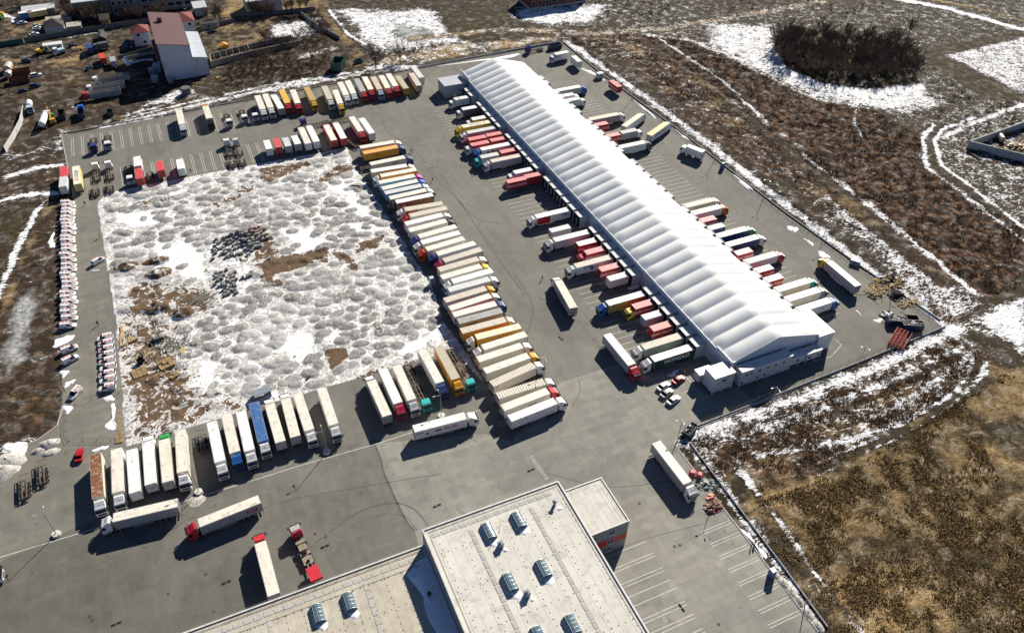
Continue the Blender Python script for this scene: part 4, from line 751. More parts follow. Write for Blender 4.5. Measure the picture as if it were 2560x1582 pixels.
house('flat_shed', 'flat concrete shed roof beside the dark hipped bungalow', 'shed', -40.2, -33.8, 440.3, 446.5, 2.6, GRW, M('concrete_roof', (.40,.38,.33), .8, dirt=((.25,.23,.2), .2, .5)), 'flat')
house('flat_shed', 'long flat concrete roof behind the dark hipped bungalow', 'shed', -49.5, -38, 452.5, 457.5, 2.8, GRW, M('concrete_roof', (.4,.38,.33)), 'flat')
house('long_shed', 'long low shed with a pale corrugated roof near the top left edge', 'shed', -60.2, -45.4, 468.7, 474, 3.4, GRW, PALER, 'mono', .8)
house('kiosk_shed', 'small grey shed with a pale square roof right of the long grey building', 'shed', 20.5, 26.6, 440.3, 448.6, 4.2, M('blue_grey_wall', (.28,.33,.38), .7), PALER, 'mono', .7)
house('site_office', 'white portable office cabin with five dark windows in the dirt yard', 'cabin', -50.8, -42.8, 418.6, 422, 2.9, WHW, M('white_sheet', (.66,.70,.70), .5), 'flat', win=[(f, 1.7, .95, 1.0) for f in (.14, .3, .46, .62, .78)])
house('garden_house', 'little pointed hut with a yellowish gable among dark trees', 'hut', -24.5, -20.5, 440, 446, 4.2, M('ochre_wall', (.25,.19,.08), .8), M('brown_tar_roof', (.13,.10,.07), .8), 'gable', 2.0)
house('garage', 'low dark garage with a parked dark car in front', 'garage', 21, 29, 421, 426, 2.6, GRW, DKR, 'flat', win=[(.4, 1.4, 1.2, 1.4)])
bk = [(f, z, 1.8, 1.9) for f in (.06, .17, .29, .41, .53, .66, .78, .9) for z in (3.2, 6.6)]
bb = house('unfinished_building', 'unfinished red brick building with empty window holes at the top edge', 'building', 188.2, 222, 387.2, 402, 9.5, M('raw_red_brick', (.20,.065,.05), .85, lines=(2, .9, .18)), M('grey_slab', (.38,.36,.33), .8), 'flat', win=bk)
link('plinth', MB().box(-17.3, 17.3, -7.8, 7.8, 0, 1.2).mesh('plinth', KERB), bb)
house('factory_hall', 'pale long hall cut by the top edge above the bushy plot', 'building', 46, 64, 432, 446, 7, M('pale_block_wall', (.42,.43,.44), .8), PALER, 'flat', win=[(.2, 3.5, 1.5, 1.3), (.6, 3.5, 1.5, 1.3)])
rw = thing('ruined_shed', 'roofless long shed of low broken walls below the bushy plot', 'ruin', (0, 0, 0))
rb = MB(); ribbon(rb, [(19, 374), (38, 379.5), (62, 384)], .3, 0, 2.6); ribbon(rb, [(20, 384), (38, 389), (60, 393)], .3, 0, 2.2); ribbon(rb, [(19.1, 374.3), (20, 383.7)], .3, 0, 2.5); ribbon(rb, [(38, 379.9), (38.1, 388.7)], .3, 0, 2.1)
link('wall', rb.mesh('wall', M('old_plaster', (.30,.28,.25), .9, dirt=((.15,.13,.11), .25, .6))), rw)
rb2 = MB()
for i in range(6): rb2.tube((21+3*i, 374.6+.9*i, 2.7), (21.5+3*i, 384+.9*i, 2.3), .1, n=4)
link('rafter', rb2.mesh('rafter', M('grey_timber', (.20,.18,.15), .9)), rw)
# ---------------------------------------------------------------- fences and walls
WIRE = M('fence_wire', (.16,.15,.14), .7, .3); CWALL = M('concrete_fence_panel', (.40,.40,.39), .85, lines=(0, 2.5, .3), dirt=((.24,.23,.22), .2, .4))
postm = MB().tube((0, 0, 0), (0, 0, 2.3), .045, .04, 5).mesh('post', WIRE)
def mesh_fence(label, line_, step=3.0, h=2.1, base=.5, bw=.22, nm='wire_fence'):
    t = thing(nm, label, 'fence', (line_[0][0], line_[0][1], 0)); ox, oy = line_[0]
    rail = MB(); k = 0
    for (x0, y0), (x1, y1) in zip(line_, line_[1:]):
        L = math.hypot(x1-x0, y1-y0); n = max(1, int(L/step))
        for i in range(n):
            q = i/n; link('post', postm, t, (x0+(x1-x0)*q-ox, y0+(y1-y0)*q-oy, base-.05))
        for z in np.linspace(base+.1, base+h, 9): rail.tube((x0-ox, y0-oy, z), (x1-ox, y1-oy, z), .012, n=3, caps=False)
    link('wire', rail.mesh('wire', WIRE), t)
    b = MB(); ribbon(b, [(x-ox, y-oy) for x, y in line_], bw, 0, base); link('plinth', b.mesh('plinth', CWALL), t)
    return t
mesh_fence('wire mesh fence on a low concrete plinth along the lower right edge of the yard', [(193.6,105.3),(160,103.6),(124.6,102.4),(97,101.5)], 3.0)
mesh_fence('long wire fence on a concrete plinth down the right side of the yard', [(184.6,341.5),(184.2,303),(187.2,244),(188.6,173),(191,139),(194.3,108)], 3.6)
mesh_fence('wire fence behind the snow strip right of the lower car park', [(97,97.5),(96.6,80),(96.2,62),(95.6,45)], 2.8)
mesh_fence('wire fence along the far edge of the upper lorry park', [(-44,330.2),(40,334.4),(108,338.2),(183.5,342.6)], 3.6, base=.3)
def panel_wall(name, label, line_, h, mat, cat='wall', w=.15):
    b = MB(); ox, oy = line_[0]; ribbon(b, [(x-ox, y-oy) for x, y in line_], w, 0, h); o = link(name, b.mesh(name, mat), None, (ox, oy, 0)); tag(o, label, cat); return o
panel_wall('sheet_fence', 'curving fence of pale corrugated sheets beside the dirt yard', [(-64.5,322),(-62,332),(-59.5,344),(-58.5,357)], 2.6, M('pale_corrugated', (.62,.63,.62), .5, lines=(1, .5, .2), dirt=((.35,.22,.14), .12, .5)))
panel_wall('sheet_fence', 'dark green sheet fence along the lane at the top left', [(-75,432.5),(-60,434)], 2.4, M('green_sheet', (.015,.12,.07), .5, lines=(0, .4, .2)))
panel_wall('panel_wall', 'dark concrete panel wall running along the lane above the dirt yard', [(-59.5,434.2),(-30,438),(6,441)], 2.5, M('dark_concrete', (.14,.14,.14), .9, lines=(0, 2.5, .3)))
panel_wall('panel_wall', 'straight concrete slab wall beside the earth track at the top centre', [(71.5,424),(76,400),(82,384)], 2.0, CWALL)
panel_wall('panel_wall', 'dark wall in front of the bushy plot at the top', [(42,432),(60,429),(80,427)], 2.2, M('dark_concrete', (.14,.14,.14)))
panel_wall('panel_wall', 'low grey wall right of the low dark garage', [(29.5,423),(38,425.5)], 2.2, M('dark_concrete', (.14,.14,.14)))
panel_wall('panel_wall', 'pale low wall in front of the white house with red roof', [(-17,396.5),(-2,399)], 1.4, CWALL)
yw = thing('yard_wall', 'concrete walled storage yard cut by the right edge of the scene', 'wall', (0, 0, 0))
rb = MB(); ribbon(rb, [(308.5,157),(289.5,183.6),(328,187.5),(350,190)], .5, 0, 3.2); ribbon(rb, [(308.5,157),(330,140)], .5, 0, 3.2); link('panel', rb.mesh('panel', CWALL), yw)
panel_wall('panel_wall', 'grey kerb wall at the far edge of the yard behind the warehouse', [(104,337.4),(140,339.5),(182.5,341.3)], .9, CWALL, w=.3)
# low retaining edge of the left strip with timber barriers
def barrier(label, pts):
    t = thing('pipe_barrier', label, 'barrier', (pts[0][0], pts[0][1], .05), 0, 'pipe barriers across the paved strip'); ox, oy = pts[0]; b = MB()
    for (x0, y0), (x1, y1) in zip(pts, pts[1:]): b.tube((x0-ox, y0-oy, 1.0), (x1-ox, y1-oy, 1.0), .03, n=4); b.tube((x0-ox, y0-oy, .5), (x1-ox, y1-oy, .5), .02, n=4)
    link('rail', b.mesh('rail', WIRE), t); b = MB()
    for x, y in pts: b.tube((x-ox, y-oy, 0), (x-ox, y-oy, 1.1), .035, n=5); b.box(x-ox-.3, x-ox+.3, y-oy-.08, y-oy+.08, 0, .06)
    link('post', b.mesh('post', WIRE), t)
barrier('pipe barrier across the upper part of the paved strip below the parked vans', [(-44.1,172.1),(-40.4,172.2),(-37.1,173.1),(-33.5,172.0)])
barrier('pipe barrier across the lower mouth of the paved strip', [(-46.0,159.4),(-42.7,158.2),(-39.5,157.0),(-36.4,155.5),(-34.0,153.8)])
barrier('pipe barrier running down the left kerb of the paved strip', [(-46.8,169.1),(-46.4,166.6),(-46.6,163.2),(-46.0,159.4)])
# ---------------------------------------------------------------- lamp posts
pole = MB().tube((0, 0, 0), (0, 0, 8.0), .11, .06, 8).mesh('pole', M('lamp_pole_grey', (.30,.31,.32), .5, .3))
armm = MB().tube((0, 0, 7.9), (1.5, 0, 8.15), .035, n=5).mesh('arm', M('lamp_pole_grey', (.3,.3,.3))); headm = MB().box(1.4, 2.1, -.14, .14, 8.08, 8.24, tx=.05, ty=.03).mesh('lamp_head', M('lamp_head_grey', (.5,.5,.5), .4))
ringm = MB().tube((0, 0, 0), (0, 0, .55), .95, .9, 20).tube((0, 0, .551), (0, 0, .6), .55, .5, 16).mesh('concrete_ring', M('white_concrete_ring', (.66,.65,.60), .8, dirt=((.35,.34,.32), .2, 1.5)))
def lamp(p, label, ring=False, a=(180, 90)):
    t = thing('street_lamp', label, 'lamp post', (p[0], p[1], .05), 0, 'lamp posts around the lorry park'); link('pole', pole, t)
    for q in a: ar = link('arm', armm, t, (0, 0, 0), R(q)); link('lamp_head', headm, ar)
    if ring: link('concrete_ring', ringm, t)
lamp((-49.0,131.5), 'lamp post in a white concrete ring left of the rusty roofed lorry', True); lamp((-18.5,130.8), 'lamp post in a white concrete ring in front of the gap in the front row', True)
lamp((12.0,130.8), 'lamp post in a white concrete ring below the lorry with yellow roof edge', True); lamp((42.2,130.9), 'lamp post in a concrete ring behind the trailer with the star', True)
for p, l in (((72.9,133.1), 'lamp post standing at the near end of the long middle row'), ((94.6,99.8), 'lamp post at the gate corner beside the green skip'), ((123.7,99.5), 'lamp post on the lower fence in front of the office containers'), ((156.7,102.5), 'lamp post on the lower fence right of the office containers'),
  ((94.5,82.8), 'tall lamp post beside the scrap heap and red tractor parts'), ((94.9,51.1), 'lamp post on the snow verge right of the lower car park'), ((182.1,300.6), 'lamp post by the silver cabin near the far right corner'), ((184.2,273.0), 'lamp post on the right fence below the red container'),
  ((185.6,243.9), 'lamp post on the right fence beside the yellow roofed trailer'), ((186.4,213.9), 'lamp post on the right fence by the blue toilet cabin'), ((187.3,184.3), 'lamp post on the right fence half way down'), ((190.5,155.9), 'lamp post on the right fence above the yellow cab lorry'), ((188.9,122.5), 'lamp post rising from the timber and straw heap')):
    lamp(p, l, a=(180, 250))
for i, p in enumerate(((27.5,331.3),(56.8,334.2),(88.1,339.9),(115.6,335.5),(183.4,341.1))):
    lamp(p, ORD[i]+' lamp post from the left along the far fence of the upper lorry park', a=(270, 210))
# ---------------------------------------------------------------- trees and scrub
BARK = M('bare_bark', (.05,.038,.03), .9, var=.35); TWIG = M('bare_twigs', (.20,.145,.10), .9, var=.5, scale=.4); TWIG2 = M('dark_twigs', (.15,.115,.088), .9, var=.5, scale=.4)
def bare_tree(seed, h, spread, n1, n2, n3, twig_r, up=.55):
    rd = random.Random(seed); tr = MB(); cr = MB()
    def seg(mb, a, b, r0, r1, n): mb.tube(a, b, r0, r1, n, caps=False)
    th = h*.32; pts = [Vector((0, 0, -.15))]
    for i in range(3): pts.append(pts[-1]+Vector((rd.uniform(-.2, .2), rd.uniform(-.2, .2), th/3+.05)))
    for i in range(3): seg(tr, pts[i], pts[i+1], h*.022*(1-.2*i), h*.022*(.8-.2*i), 6)
    top = pts[-1]
    for i in range(n1):
        az = 2*math.pi*(i+rd.random()*.7)/n1; el = rd.uniform(.5, 1.3); L = h*rd.uniform(.42, .68); d = Vector((math.cos(az)*math.cos(el)*spread, math.sin(az)*math.cos(el)*spread, math.sin(el)))
        s0 = pts[1]+(top-pts[1])*rd.uniform(.3, 1); p = s0; q = []
        for k in range(4):
            e = p+(d+Vector((rd.uniform(-.22, .22), rd.uniform(-.22, .22), .12*k)))*L/4; seg(tr, p, e, h*.011*(1-.22*k), h*.011*(.78-.22*k), 4); q.append((p, e)); p = e
        for j in range(n2):
            a, b = q[min(3, int(1+3*j/n2))]; s1 = a+(b-a)*rd.random(); d2 = (d*.6+Vector((rd.gauss(0, .6), rd.gauss(0, .6), rd.uniform(.1, .8)))).normalized(); L2 = h*rd.uniform(.12, .26); e1 = s1+d2*L2
            seg(cr, s1, e1, twig_r*1.5, twig_r*.9, 3)
            for k in range(n3):
                s2 = s1+(e1-s1)*rd.uniform(.2, 1); d3 = (d2+Vector((rd.gauss(0, .6), rd.gauss(0, .6), rd.gauss(.1, .5)))).normalized(); e2 = s2+d3*h*rd.uniform(.05, .13)
                sd_ = d3.orthogonal().normalized()*twig_r*1.1; cr.add([s2-sd_, s2+sd_, e2], [(0, 1, 2)])
    return tr, cr
def tree_kind(seed, h, spread, n1, n2, n3, r, m): a, b = bare_tree(seed, h, spread, n1, n2, n3, r); return a.mesh('trunk', BARK), b.mesh('crown', m)
GRV = [tree_kind(s, 9.5, .95, 9, 12, 12, .046, TWIG2 if s % 2 else TWIG) for s in range(4)]
OLD = [tree_kind(s+20, 10.5, 1.0, 10, 14, 13, .045, TWIG) for s in range(2)]
TALL = [tree_kind(s+30, 13, .55, 9, 11, 10, .045, TWIG2) for s in range(2)]
SHR = [tree_kind(s+40, 3.6, 1.35, 9, 8, 8, .030, TWIG if s % 2 else TWIG2) for s in range(3)]
def plant(kind, k, p, label, cat, group, s=1.0, nm='bare_tree'):
    t = thing(nm, label, cat, (p[0], p[1], 0), random.uniform(0, 6.28), group); t.scale = (s, s, s*random.uniform(.92, 1.1))
    link('trunk', kind[k][0], t); link('crown', kind[k][1], t)
GP = [(270,280),(272,266),(279,257),(290,250),(302,247),(316,243),(327,245),(338,256),(340,268),(332,280),(322,290),(312,298),(298,305),(284,303),(275,293)]
gp = []
for _ in range(4000):
    p = (random.uniform(268, 342), random.uniform(242, 306))
    if sdf(np.array([p]), GP)[0] < -.5 and all((p[0]-a)**2+(p[1]-b)**2 > 13 for a, b in gp): gp.append(p)
    if len(gp) >= 150: break
for i, p in enumerate(gp): plant(GRV, i % 4, p, 'bare dark tree inside the oval grove in the snow', 'tree', 'trees of the oval grove', random.uniform(.5, 1.15))
for i, p in enumerate(((339.3,278.9),(341.6,275.1),(359.5,284.6),(279.9,270.1),(288.6,294.1))): plant(TALL, i % 2, p, ['tall bare tree standing up behind the right half of the grove','tall thin bare tree at the back edge of the grove','lone tall tree right of the grove top','tall bare tree at the snowy front of the grove','tall bare tree at the left end of the grove'][i], 'tree', 'tall trees at the grove edge', .75)
plant(OLD, 0, (88.2,343.6), 'round bare tree beside the lorry park fence, left of a pair', 'tree', 'round trees by the far fence', .98); plant(OLD, 1, (101.6,348.6), 'wider bare tree beside the lorry park fence, right of a pair', 'tree', 'round trees by the far fence', 1.0)
SL = [((28.9,429.4),'tall bare poplar left of the low grey wall'),((31.5,429.2),'second tall bare poplar left of the low grey wall'),((47.8,430.1),'bare tree at the left edge of the bushy plot'),((51.1,430.5),'bare tree over the sandy lane above the bushy plot'),((53.9,427.8),'thin bare tree over the sandy lane'),((65.5,428.3),'tall bare tree before the pale long hall'),((67.6,427.5),'second tall bare tree before the pale long hall'),((56.7,428.4),'small bare tree before the dark wall'),
 ((-25.4,453.2),'birch like bare tree before the lower grey wing'),((-6.3,444.3),'bare tree before the long grey building, left one'),((-0.7,443.8),'bare tree before the long grey building, right one'),((-34.3,456.5),'bushy dark tree beside the flat concrete shed'),((-30.1,450.3),'dark bare tree behind the lane wall'),((-37.4,454.6),'dark round tree above the flat concrete shed'),((-27.2,460.1),'bare brown tree before the lower grey wing roof'),((47.2,395.6),'small bare tree in the snowy plot')]
for i, (p, l) in enumerate(SL): plant(TALL if 'tall' in l else OLD, i % 2, p, l, 'tree', 'scattered trees of the upper settlement', random.uniform(.62, .85))
SCR = [[(41.9,389.2),(66.2,401.4),(79.4,424.7),(82.1,422.0),(79.8,388.8),(71.6,375.0),(56.1,376.9),(54.4,364.4),(71.6,362.9),(65.1,348.9),(58.0,351.7),(49.6,346.4),(34.5,348.8),(22.8,353.4),(25.2,368.2)]]
sp_ = []
for _ in range(6000):
    q = np.array(SCR[0]); p = (random.uniform(q[:, 0].min(), q[:, 0].max()), random.uniform(q[:, 1].min(), q[:, 1].max()))
    if sdf(np.array([p]), SCR[0])[0] < -.3 and all((p[0]-a)**2+(p[1]-b)**2 > 5.5 for a, b in sp_): sp_.append(p)
    if len(sp_) >= 130: break
for i, p in enumerate(sp_): plant(SHR, i % 3, p, 'leafless brown shrub in the thicket above the upper lorry park', 'shrub', 'thicket above the upper lorry park', random.uniform(.7, 1.25), 'bare_shrub')
for i, p in enumerate(((98.1,347.4),(105.7,349.7),(110.5,353.1),(100.2,362.6),(115.5,358.1))): plant(SHR, i % 3, p, ORD[i]+' leafless shrub from the left round the pair of round trees', 'shrub', 'shrubs by the round trees', 1.1, 'bare_shrub')
TRB = [((-40.1,465.0)),((-37.7,461.0)),((-35.1,464.7)),((-32.2,460.5)),((-29.4,454.7)),((-26.2,447.3)),((-22.6,450.5)),((-13.6,448.7)),((-9.6,447.2)),((4.6,444.9)),((-43.8,487.9)),((-57.1,491.2)),((-66.3,496.3)),((-63.1,483.4)),((25.3,433.9)),((62.3,439.5)),((72.1,427.4)),((76.3,430.8)),((-70.8,494.6)),((-40.9,475.1))]
for i, p in enumerate(TRB): plant(OLD, i % 2, p, 'bare brown tree in the row of trees before the long grey building', 'tree', 'trees before the long grey building', random.uniform(.5, .85))
def scatter(polys, n, dmin, label, grp, s0, s1):
    out = []
    for q in polys:
        q_ = np.array(q); k = 0
        for _ in range(4000):
            p = (random.uniform(q_[:, 0].min(), q_[:, 0].max()), random.uniform(q_[:, 1].min(), q_[:, 1].max()))
            if sdf(np.array([p]), q)[0] < -1 and all((p[0]-a)**2+(p[1]-b)**2 > dmin for a, b in out): out.append(p); k += 1
            if k >= n: break
    for i, p in enumerate(out): plant(SHR, i % 3, p, label, 'shrub', grp, random.uniform(s0, s1), 'bare_shrub')
scatter([[(235.6,346.5),(270.5,359.4),(314.3,357.0),(388.0,329.4),(356.2,276.0),(339.5,300.6),(311.6,317.5),(272.7,338.7)], [(224.3,390.8),(278.0,370.6),(243.0,350.0),(222.8,364.1)], [(283.0,195.2),(310.0,204.5),(345.1,208.1),(319.1,180.7),(294.6,190.5)]], 38, 14, 'low leafless shrub scattered over the snowy scrubland beyond the field track', 'scattered shrubs of the far scrubland', .35, .8)
scatter([[(336.7,255.6),(341.6,243.2),(325.3,211.4),(298.2,205.1),(310.5,226.3)]], 9, 20, 'low leafless shrub right of the oval grove', 'shrubs right of the oval grove', .5, .9)
scatter([[(-68.0,364.8),(-58.9,364.4),(-60.6,347.6),(-67.1,335.9)], [(1.7,338.3),(22.2,349.0),(21.0,341.5),(4.9,336.0)]], 12, 12, 'low dark bramble at the edge of the dirt yard', 'brambles round the dirt yard', .3, .6)
# the dark band of scrub outside the right fence: too dense to count
def scrub_band(name, line_, n, w, s, label):
    parts = []; src = [np.array([v.co[:] for v in k[1].vertices]) for k in SHR[:2]]; fsrc = [[tuple(p.vertices) for p in k[1].polygons] for k in SHR[:2]]
    V_, F_ = [], []; L = [math.hypot(b[0]-a[0], b[1]-a[1]) for a, b in zip(line_, line_[1:])]; T = sum(L); base = 0
    for i in range(n):
        t = random.random()*T; k = 0
        while t > L[k] and k < len(L)-1: t -= L[k]; k += 1
        a, b = line_[k], line_[k+1]; x = a[0]+(b[0]-a[0])*t/L[k]+random.gauss(0, w); y = a[1]+(b[1]-a[1])*t/L[k]+random.gauss(0, w*.6); j = i % 2; ss = s*random.uniform(.5, 1.2); an_ = random.random()*6.28
        v = src[j]*ss; v = np.stack([v[:, 0]*math.cos(an_)-v[:, 1]*math.sin(an_)+x, v[:, 0]*math.sin(an_)+v[:, 1]*math.cos(an_)+y, v[:, 2]], 1)
        V_.append(v); F_ += [tuple(base+q for q in f) for f in fsrc[j][::2]]; base += len(v)
    me = bpy.data.meshes.new(name); me.from_pydata(np.concatenate(V_).tolist(), [], F_); me.materials.append(TWIG2)
    tag(link(name, me), label, 'scrub', kind='stuff')
scrub_band('roadside_scrub', [(190.5,340),(190.2,303),(192.6,244),(194,173),(196,139),(199,112)], 190, .6, .5, 'dark leafless scrub in a continuous band outside the right fence')
scrub_band('field_scrub', [(30,362),(48,358),(66,362),(90,366)], 60, 3.5, .45, 'low dark scrub and brambles in the snow above the upper lorry park')
# ---------------------------------------------------------------- lorries
CAMP = np.array((0, 0, 154.0))
def wheelm(w): return cached(('wheel', w), lambda: MB().tube((0, -w/2, .5), (0, w/2, .5), .5, n=14).tube((0, -w/2-.012, .5), (0, w/2+.012, .5), .24, n=10, m=1).mesh('wheel', [RUB, GALV]))
def cab_mesh(col, low):
    def f():
        b = MB(); h = 3.15 if low else 3.78
        pr = [(0,.42),(0.06,.95),(.04,1.75),(-.16,2.75),(-.30,3.0),(-.62,3.12),(-1.75,h),(-2.2,h),(-2.2,1.05),(-1.95,1.05),(-1.85,.95),(-1.05,.95),(-.95,.42)][::-1]
        ins = [.02,.02,.0,.06,.10,.14,.24,.24,.0,.0,.0,.0,.02][::-1]
        b.prism(pr, -1.24, 1.24, 0, ins)
        return b.mesh('cab', [paint(col)])
    return cached(('cab', col, low), f)
def cab_bits():
    def f():
        ws = MB().add([(.055,-1.12,1.8),(.055,1.12,1.8),(-.145,1.06,2.72),(-.145,-1.06,2.72)], [(0,1,2,3)])
        ws.v = [(x+.02, y, z) for x, y, z in ws.v]; ws.add([(x-.05, y, z) for x, y, z in ws.v[:4]], [(3,2,1,0)])
        sw = MB().add([(-.12,0,1.85),(-.95,0,1.85),(-.95,-.05,2.6),(-.24,-.05,2.62)], [(0,1,2,3),(3,2,1,0)])
        gr = MB().box(.045,.085,-.85,.85,.95,1.5).box(.0,.09,-1.15,1.15,.45,.62)
        mr = MB().box(-.05,.14,-.13,.13,1.95,2.65).tube((-.02,-.1,2.6),(-.15,-.3,2.75),.03,n=4)
        ht = MB().box(-1.15,-.75,-.3,.3,3.18,3.34); vs_ = MB().box(.0,.22,-1.05,1.05,2.70,2.76)
        ch = MB().box(-4.35,-2.22,-.42,.42,.75,1.02).box(-3.1,-2.25,-1.15,-.6,.45,.95).box(-3.1,-2.25,.6,1.15,.45,.95).box(-3.6,-3.0,-.75,.75,1.02,1.16)
        return [ws.mesh('windscreen', GLASS), sw.mesh('side_window', GLASS), gr.mesh('grille', FRAME), mr.mesh('mirror', RUB), ht.mesh('roof_hatch', GLASS), vs_.mesh('sun_visor', GLASS), ch.mesh('tractor_frame', FRAME)]
    return cached('cabbits', f)
def add_cab(t, xf, col, low=False, far=False, frame=True):
    c = link('cab', cab_mesh(col, low), t, (xf, 0, 0)); B = cab_bits()
    link('windscreen', B[0], c); link('grille', B[2], c)
    for s in (1, -1):
        o = link('side_window', B[1], c, (0, s*1.248, 0)); o.scale = (1, s, 1)
        if not far: m = link('mirror', B[3], c, (0, s*1.42, 0)); m.scale = (1, s, 1)
    if not far: link('sun_visor', B[5], c)
    if not low and not far: link('roof_hatch', B[4], c, (-.30, 0, .06))
    if frame: link('tractor_frame', B[6], t, (xf, 0, 0))
    for x in (-1.45, -3.55 if frame else -1.45):
        for s in (1, -1):
            if x == -1.45 and not frame and False: continue
            link('wheel', wheelm(.32 if x == -1.45 else .6), t, (xf+x, s*(1.06 if x == -1.45 else .93), .05))
        if not frame: break
def box_body(kind, L, side, rib=False, h0=1.15, h1=3.97):
    def f():
        b = MB(); b.box(-L/2, L/2, -1.27, 1.27, h0, h1); nb = [(.0)]
        return b.mesh(kind, [sidemat(side)])
    return cached((kind, L, side), f)
def sidemat(s):
    if s == 'picture':
        m, nt, b = nodes('printed_landscape'); c = objc(nt); n = noise(nt, c, .45, 4, .6, .6); col = mixc(nt, ramp(nt, n, .35, .5), (.03,.025,.03), (.25,.09,.05)); col = mixc(nt, ramp(nt, n, .55, .66), col, (.35,.42,.46)); col = mixc(nt, ramp(nt, noise(nt, c, 1.3, 3), .55, .7), col, (.16,.19,.04)); nt.links.new(col, b.inputs['Base Color']); b.inputs['Roughness'].default_value = .5; return MATS.setdefault('picture', m)
    if s == 'picture2':
        m, nt, b = nodes('printed_fruit'); c = objc(nt); sp_ = nt.nodes.new('ShaderNodeSeparateXYZ'); nt.links.new(c, sp_.inputs[0]); col = mixc(nt, ramp(nt, sp_.outputs[0], -2, 3.5), (.58,.14,.03), (.62,.52,.12)); col = mixc(nt, ramp(nt, noise(nt, c, 2.6, 2, .5), .54, .60), col, (.07,.03,.02)); nt.links.new(col, b.inputs['Base Color']); b.inputs['Roughness'].default_value = .5; return MATS.setdefault('picture2', m)
    base = {'redcream':'cream','redband':'cream','greenline':'tan','redcurve':'white','swirl':'white','redamber':'amber','pinkred':'pinkred'}.get(s, s)
    return M('side_'+base, C[base], .5, var=.10, lines=(0, 1.2, .05), dirt=((.30,.26,.22), .14, .7)) if base not in ('red',) else M('side_red', C['red'], .45, lines=(0, .3, .12), dirt=((.2,.05,.04), .08, .8))
def trailer_frame(L):
    def f():
        b = MB(); b.box(-L/2+.1, L/2-.2, -.55, -.4, .88, 1.148).box(-L/2+.1, L/2-.2, .4, .55, .88, 1.148).box(-L/2-.02, -L/2+.1, -1.2, 1.2, .55, .8)
        for s in (-1, 1): b.box(L/2-3.2, L/2-3.0, s*.9-.08, s*.9+.08, .06, 1.148); b.box(-L/2+6.0, L/2-3.4, s*1.24-.02, s*1.24+.02, .55, .72, 1); b.box(-L/2+6.0, L/2-3.4, s*1.24-.02, s*1.24+.02, .86, .98, 1)
        return b.mesh('trailer_frame', [FRAME, GALV])
    return cached(('tf', L), f)
def roof_plate(L, roof, h=3.97):
    return cached(('rp', L, roof, h), lambda: MB().box(-L/2+.06, L/2-.06, -1.21, 1.21, h+.003, h+.07, tx=.03, ty=.05).mesh('roof', [roofm(roof)]))
def rim(L, col, h=3.97):
    def f():
        b = MB()
        for s in (-1, 1): b.box(-L/2, L/2, s*1.25-.03, s*1.25+.03, h+.002, h+.05)
        b.box(-L/2, -L/2+.055, -1.2, 1.2, h+.002, h+.05); b.box(L/2-.055, L/2, -1.2, 1.2, h+.002, h+.05)
        for x in (-L/2, L/2):
            for s in (-1, 1): b.box(x-.05, x+.05, s*1.255-.03, s*1.255+.03, 1.1, h)
        return b.mesh('corner_frame', [M('rail_grey', (.45,.45,.44), .5)])
    return cached(('rim', L, h), f)
def doors(L, col, h0=1.2, h1=3.9):
    def f():
        b = MB().box(-L/2-.04, -L/2-.002, -1.2, -.02, h0, h1).box(-L/2-.04, -L/2-.002, .02, 1.2, h0, h1)
        for y in (-.75, -.35, .35, .75): b.tube((-L/2-.06, y, h0), (-L/2-.06, y, h1), .025, n=4)
        return b.mesh('rear_door', [M('door_'+col, tuple(x*.8 for x in C[col]), .5, dirt=((.2,.18,.16), .2, 1.0))])
    return cached(('doors', L, col, h0), f)
_txt = {}
def textmesh(s, size, mat, bold=True):
    k = (s, size, mat.name)
    if k not in _txt:
        cu = bpy.data.curves.new('t', 'FONT'); cu.body = s; cu.size = size; cu.align_x = 'CENTER'; cu.align_y = 'CENTER'; cu.extrude = .004; cu.offset = .026*size if bold else 0
        o = bpy.data.objects.new('t', cu); COL.objects.link(o); dg = bpy.context.evaluated_depsgraph_get(); me = bpy.data.meshes.new_from_object(o.evaluated_get(dg)); bpy.data.objects.remove(o); me.materials.clear(); me.materials.append(mat); _txt[k] = me
    return _txt[k]
def letter(parent, s, x, z, size, mat, y=1.285, both=True, sx=1.0):
    for sd_ in ((-1, 1) if both else (-1,)):
        o = link('lettering', textmesh(s, size, mat), parent, (x, sd_*y, z)); o.rotation_euler = (R(90), 0, 0 if sd_ < 0 else math.pi); o.scale = (sx, 1, 1)
def band(parent, x0, x1, z0, z1, mat, y=1.272, nm='stripe'):
    b = MB(); b.box(x0, x1, -y-.006, -y, z0, z1); b.box(x0, x1, y, y+.006, z0, z1); link(nm, b.mesh(nm, mat), parent)
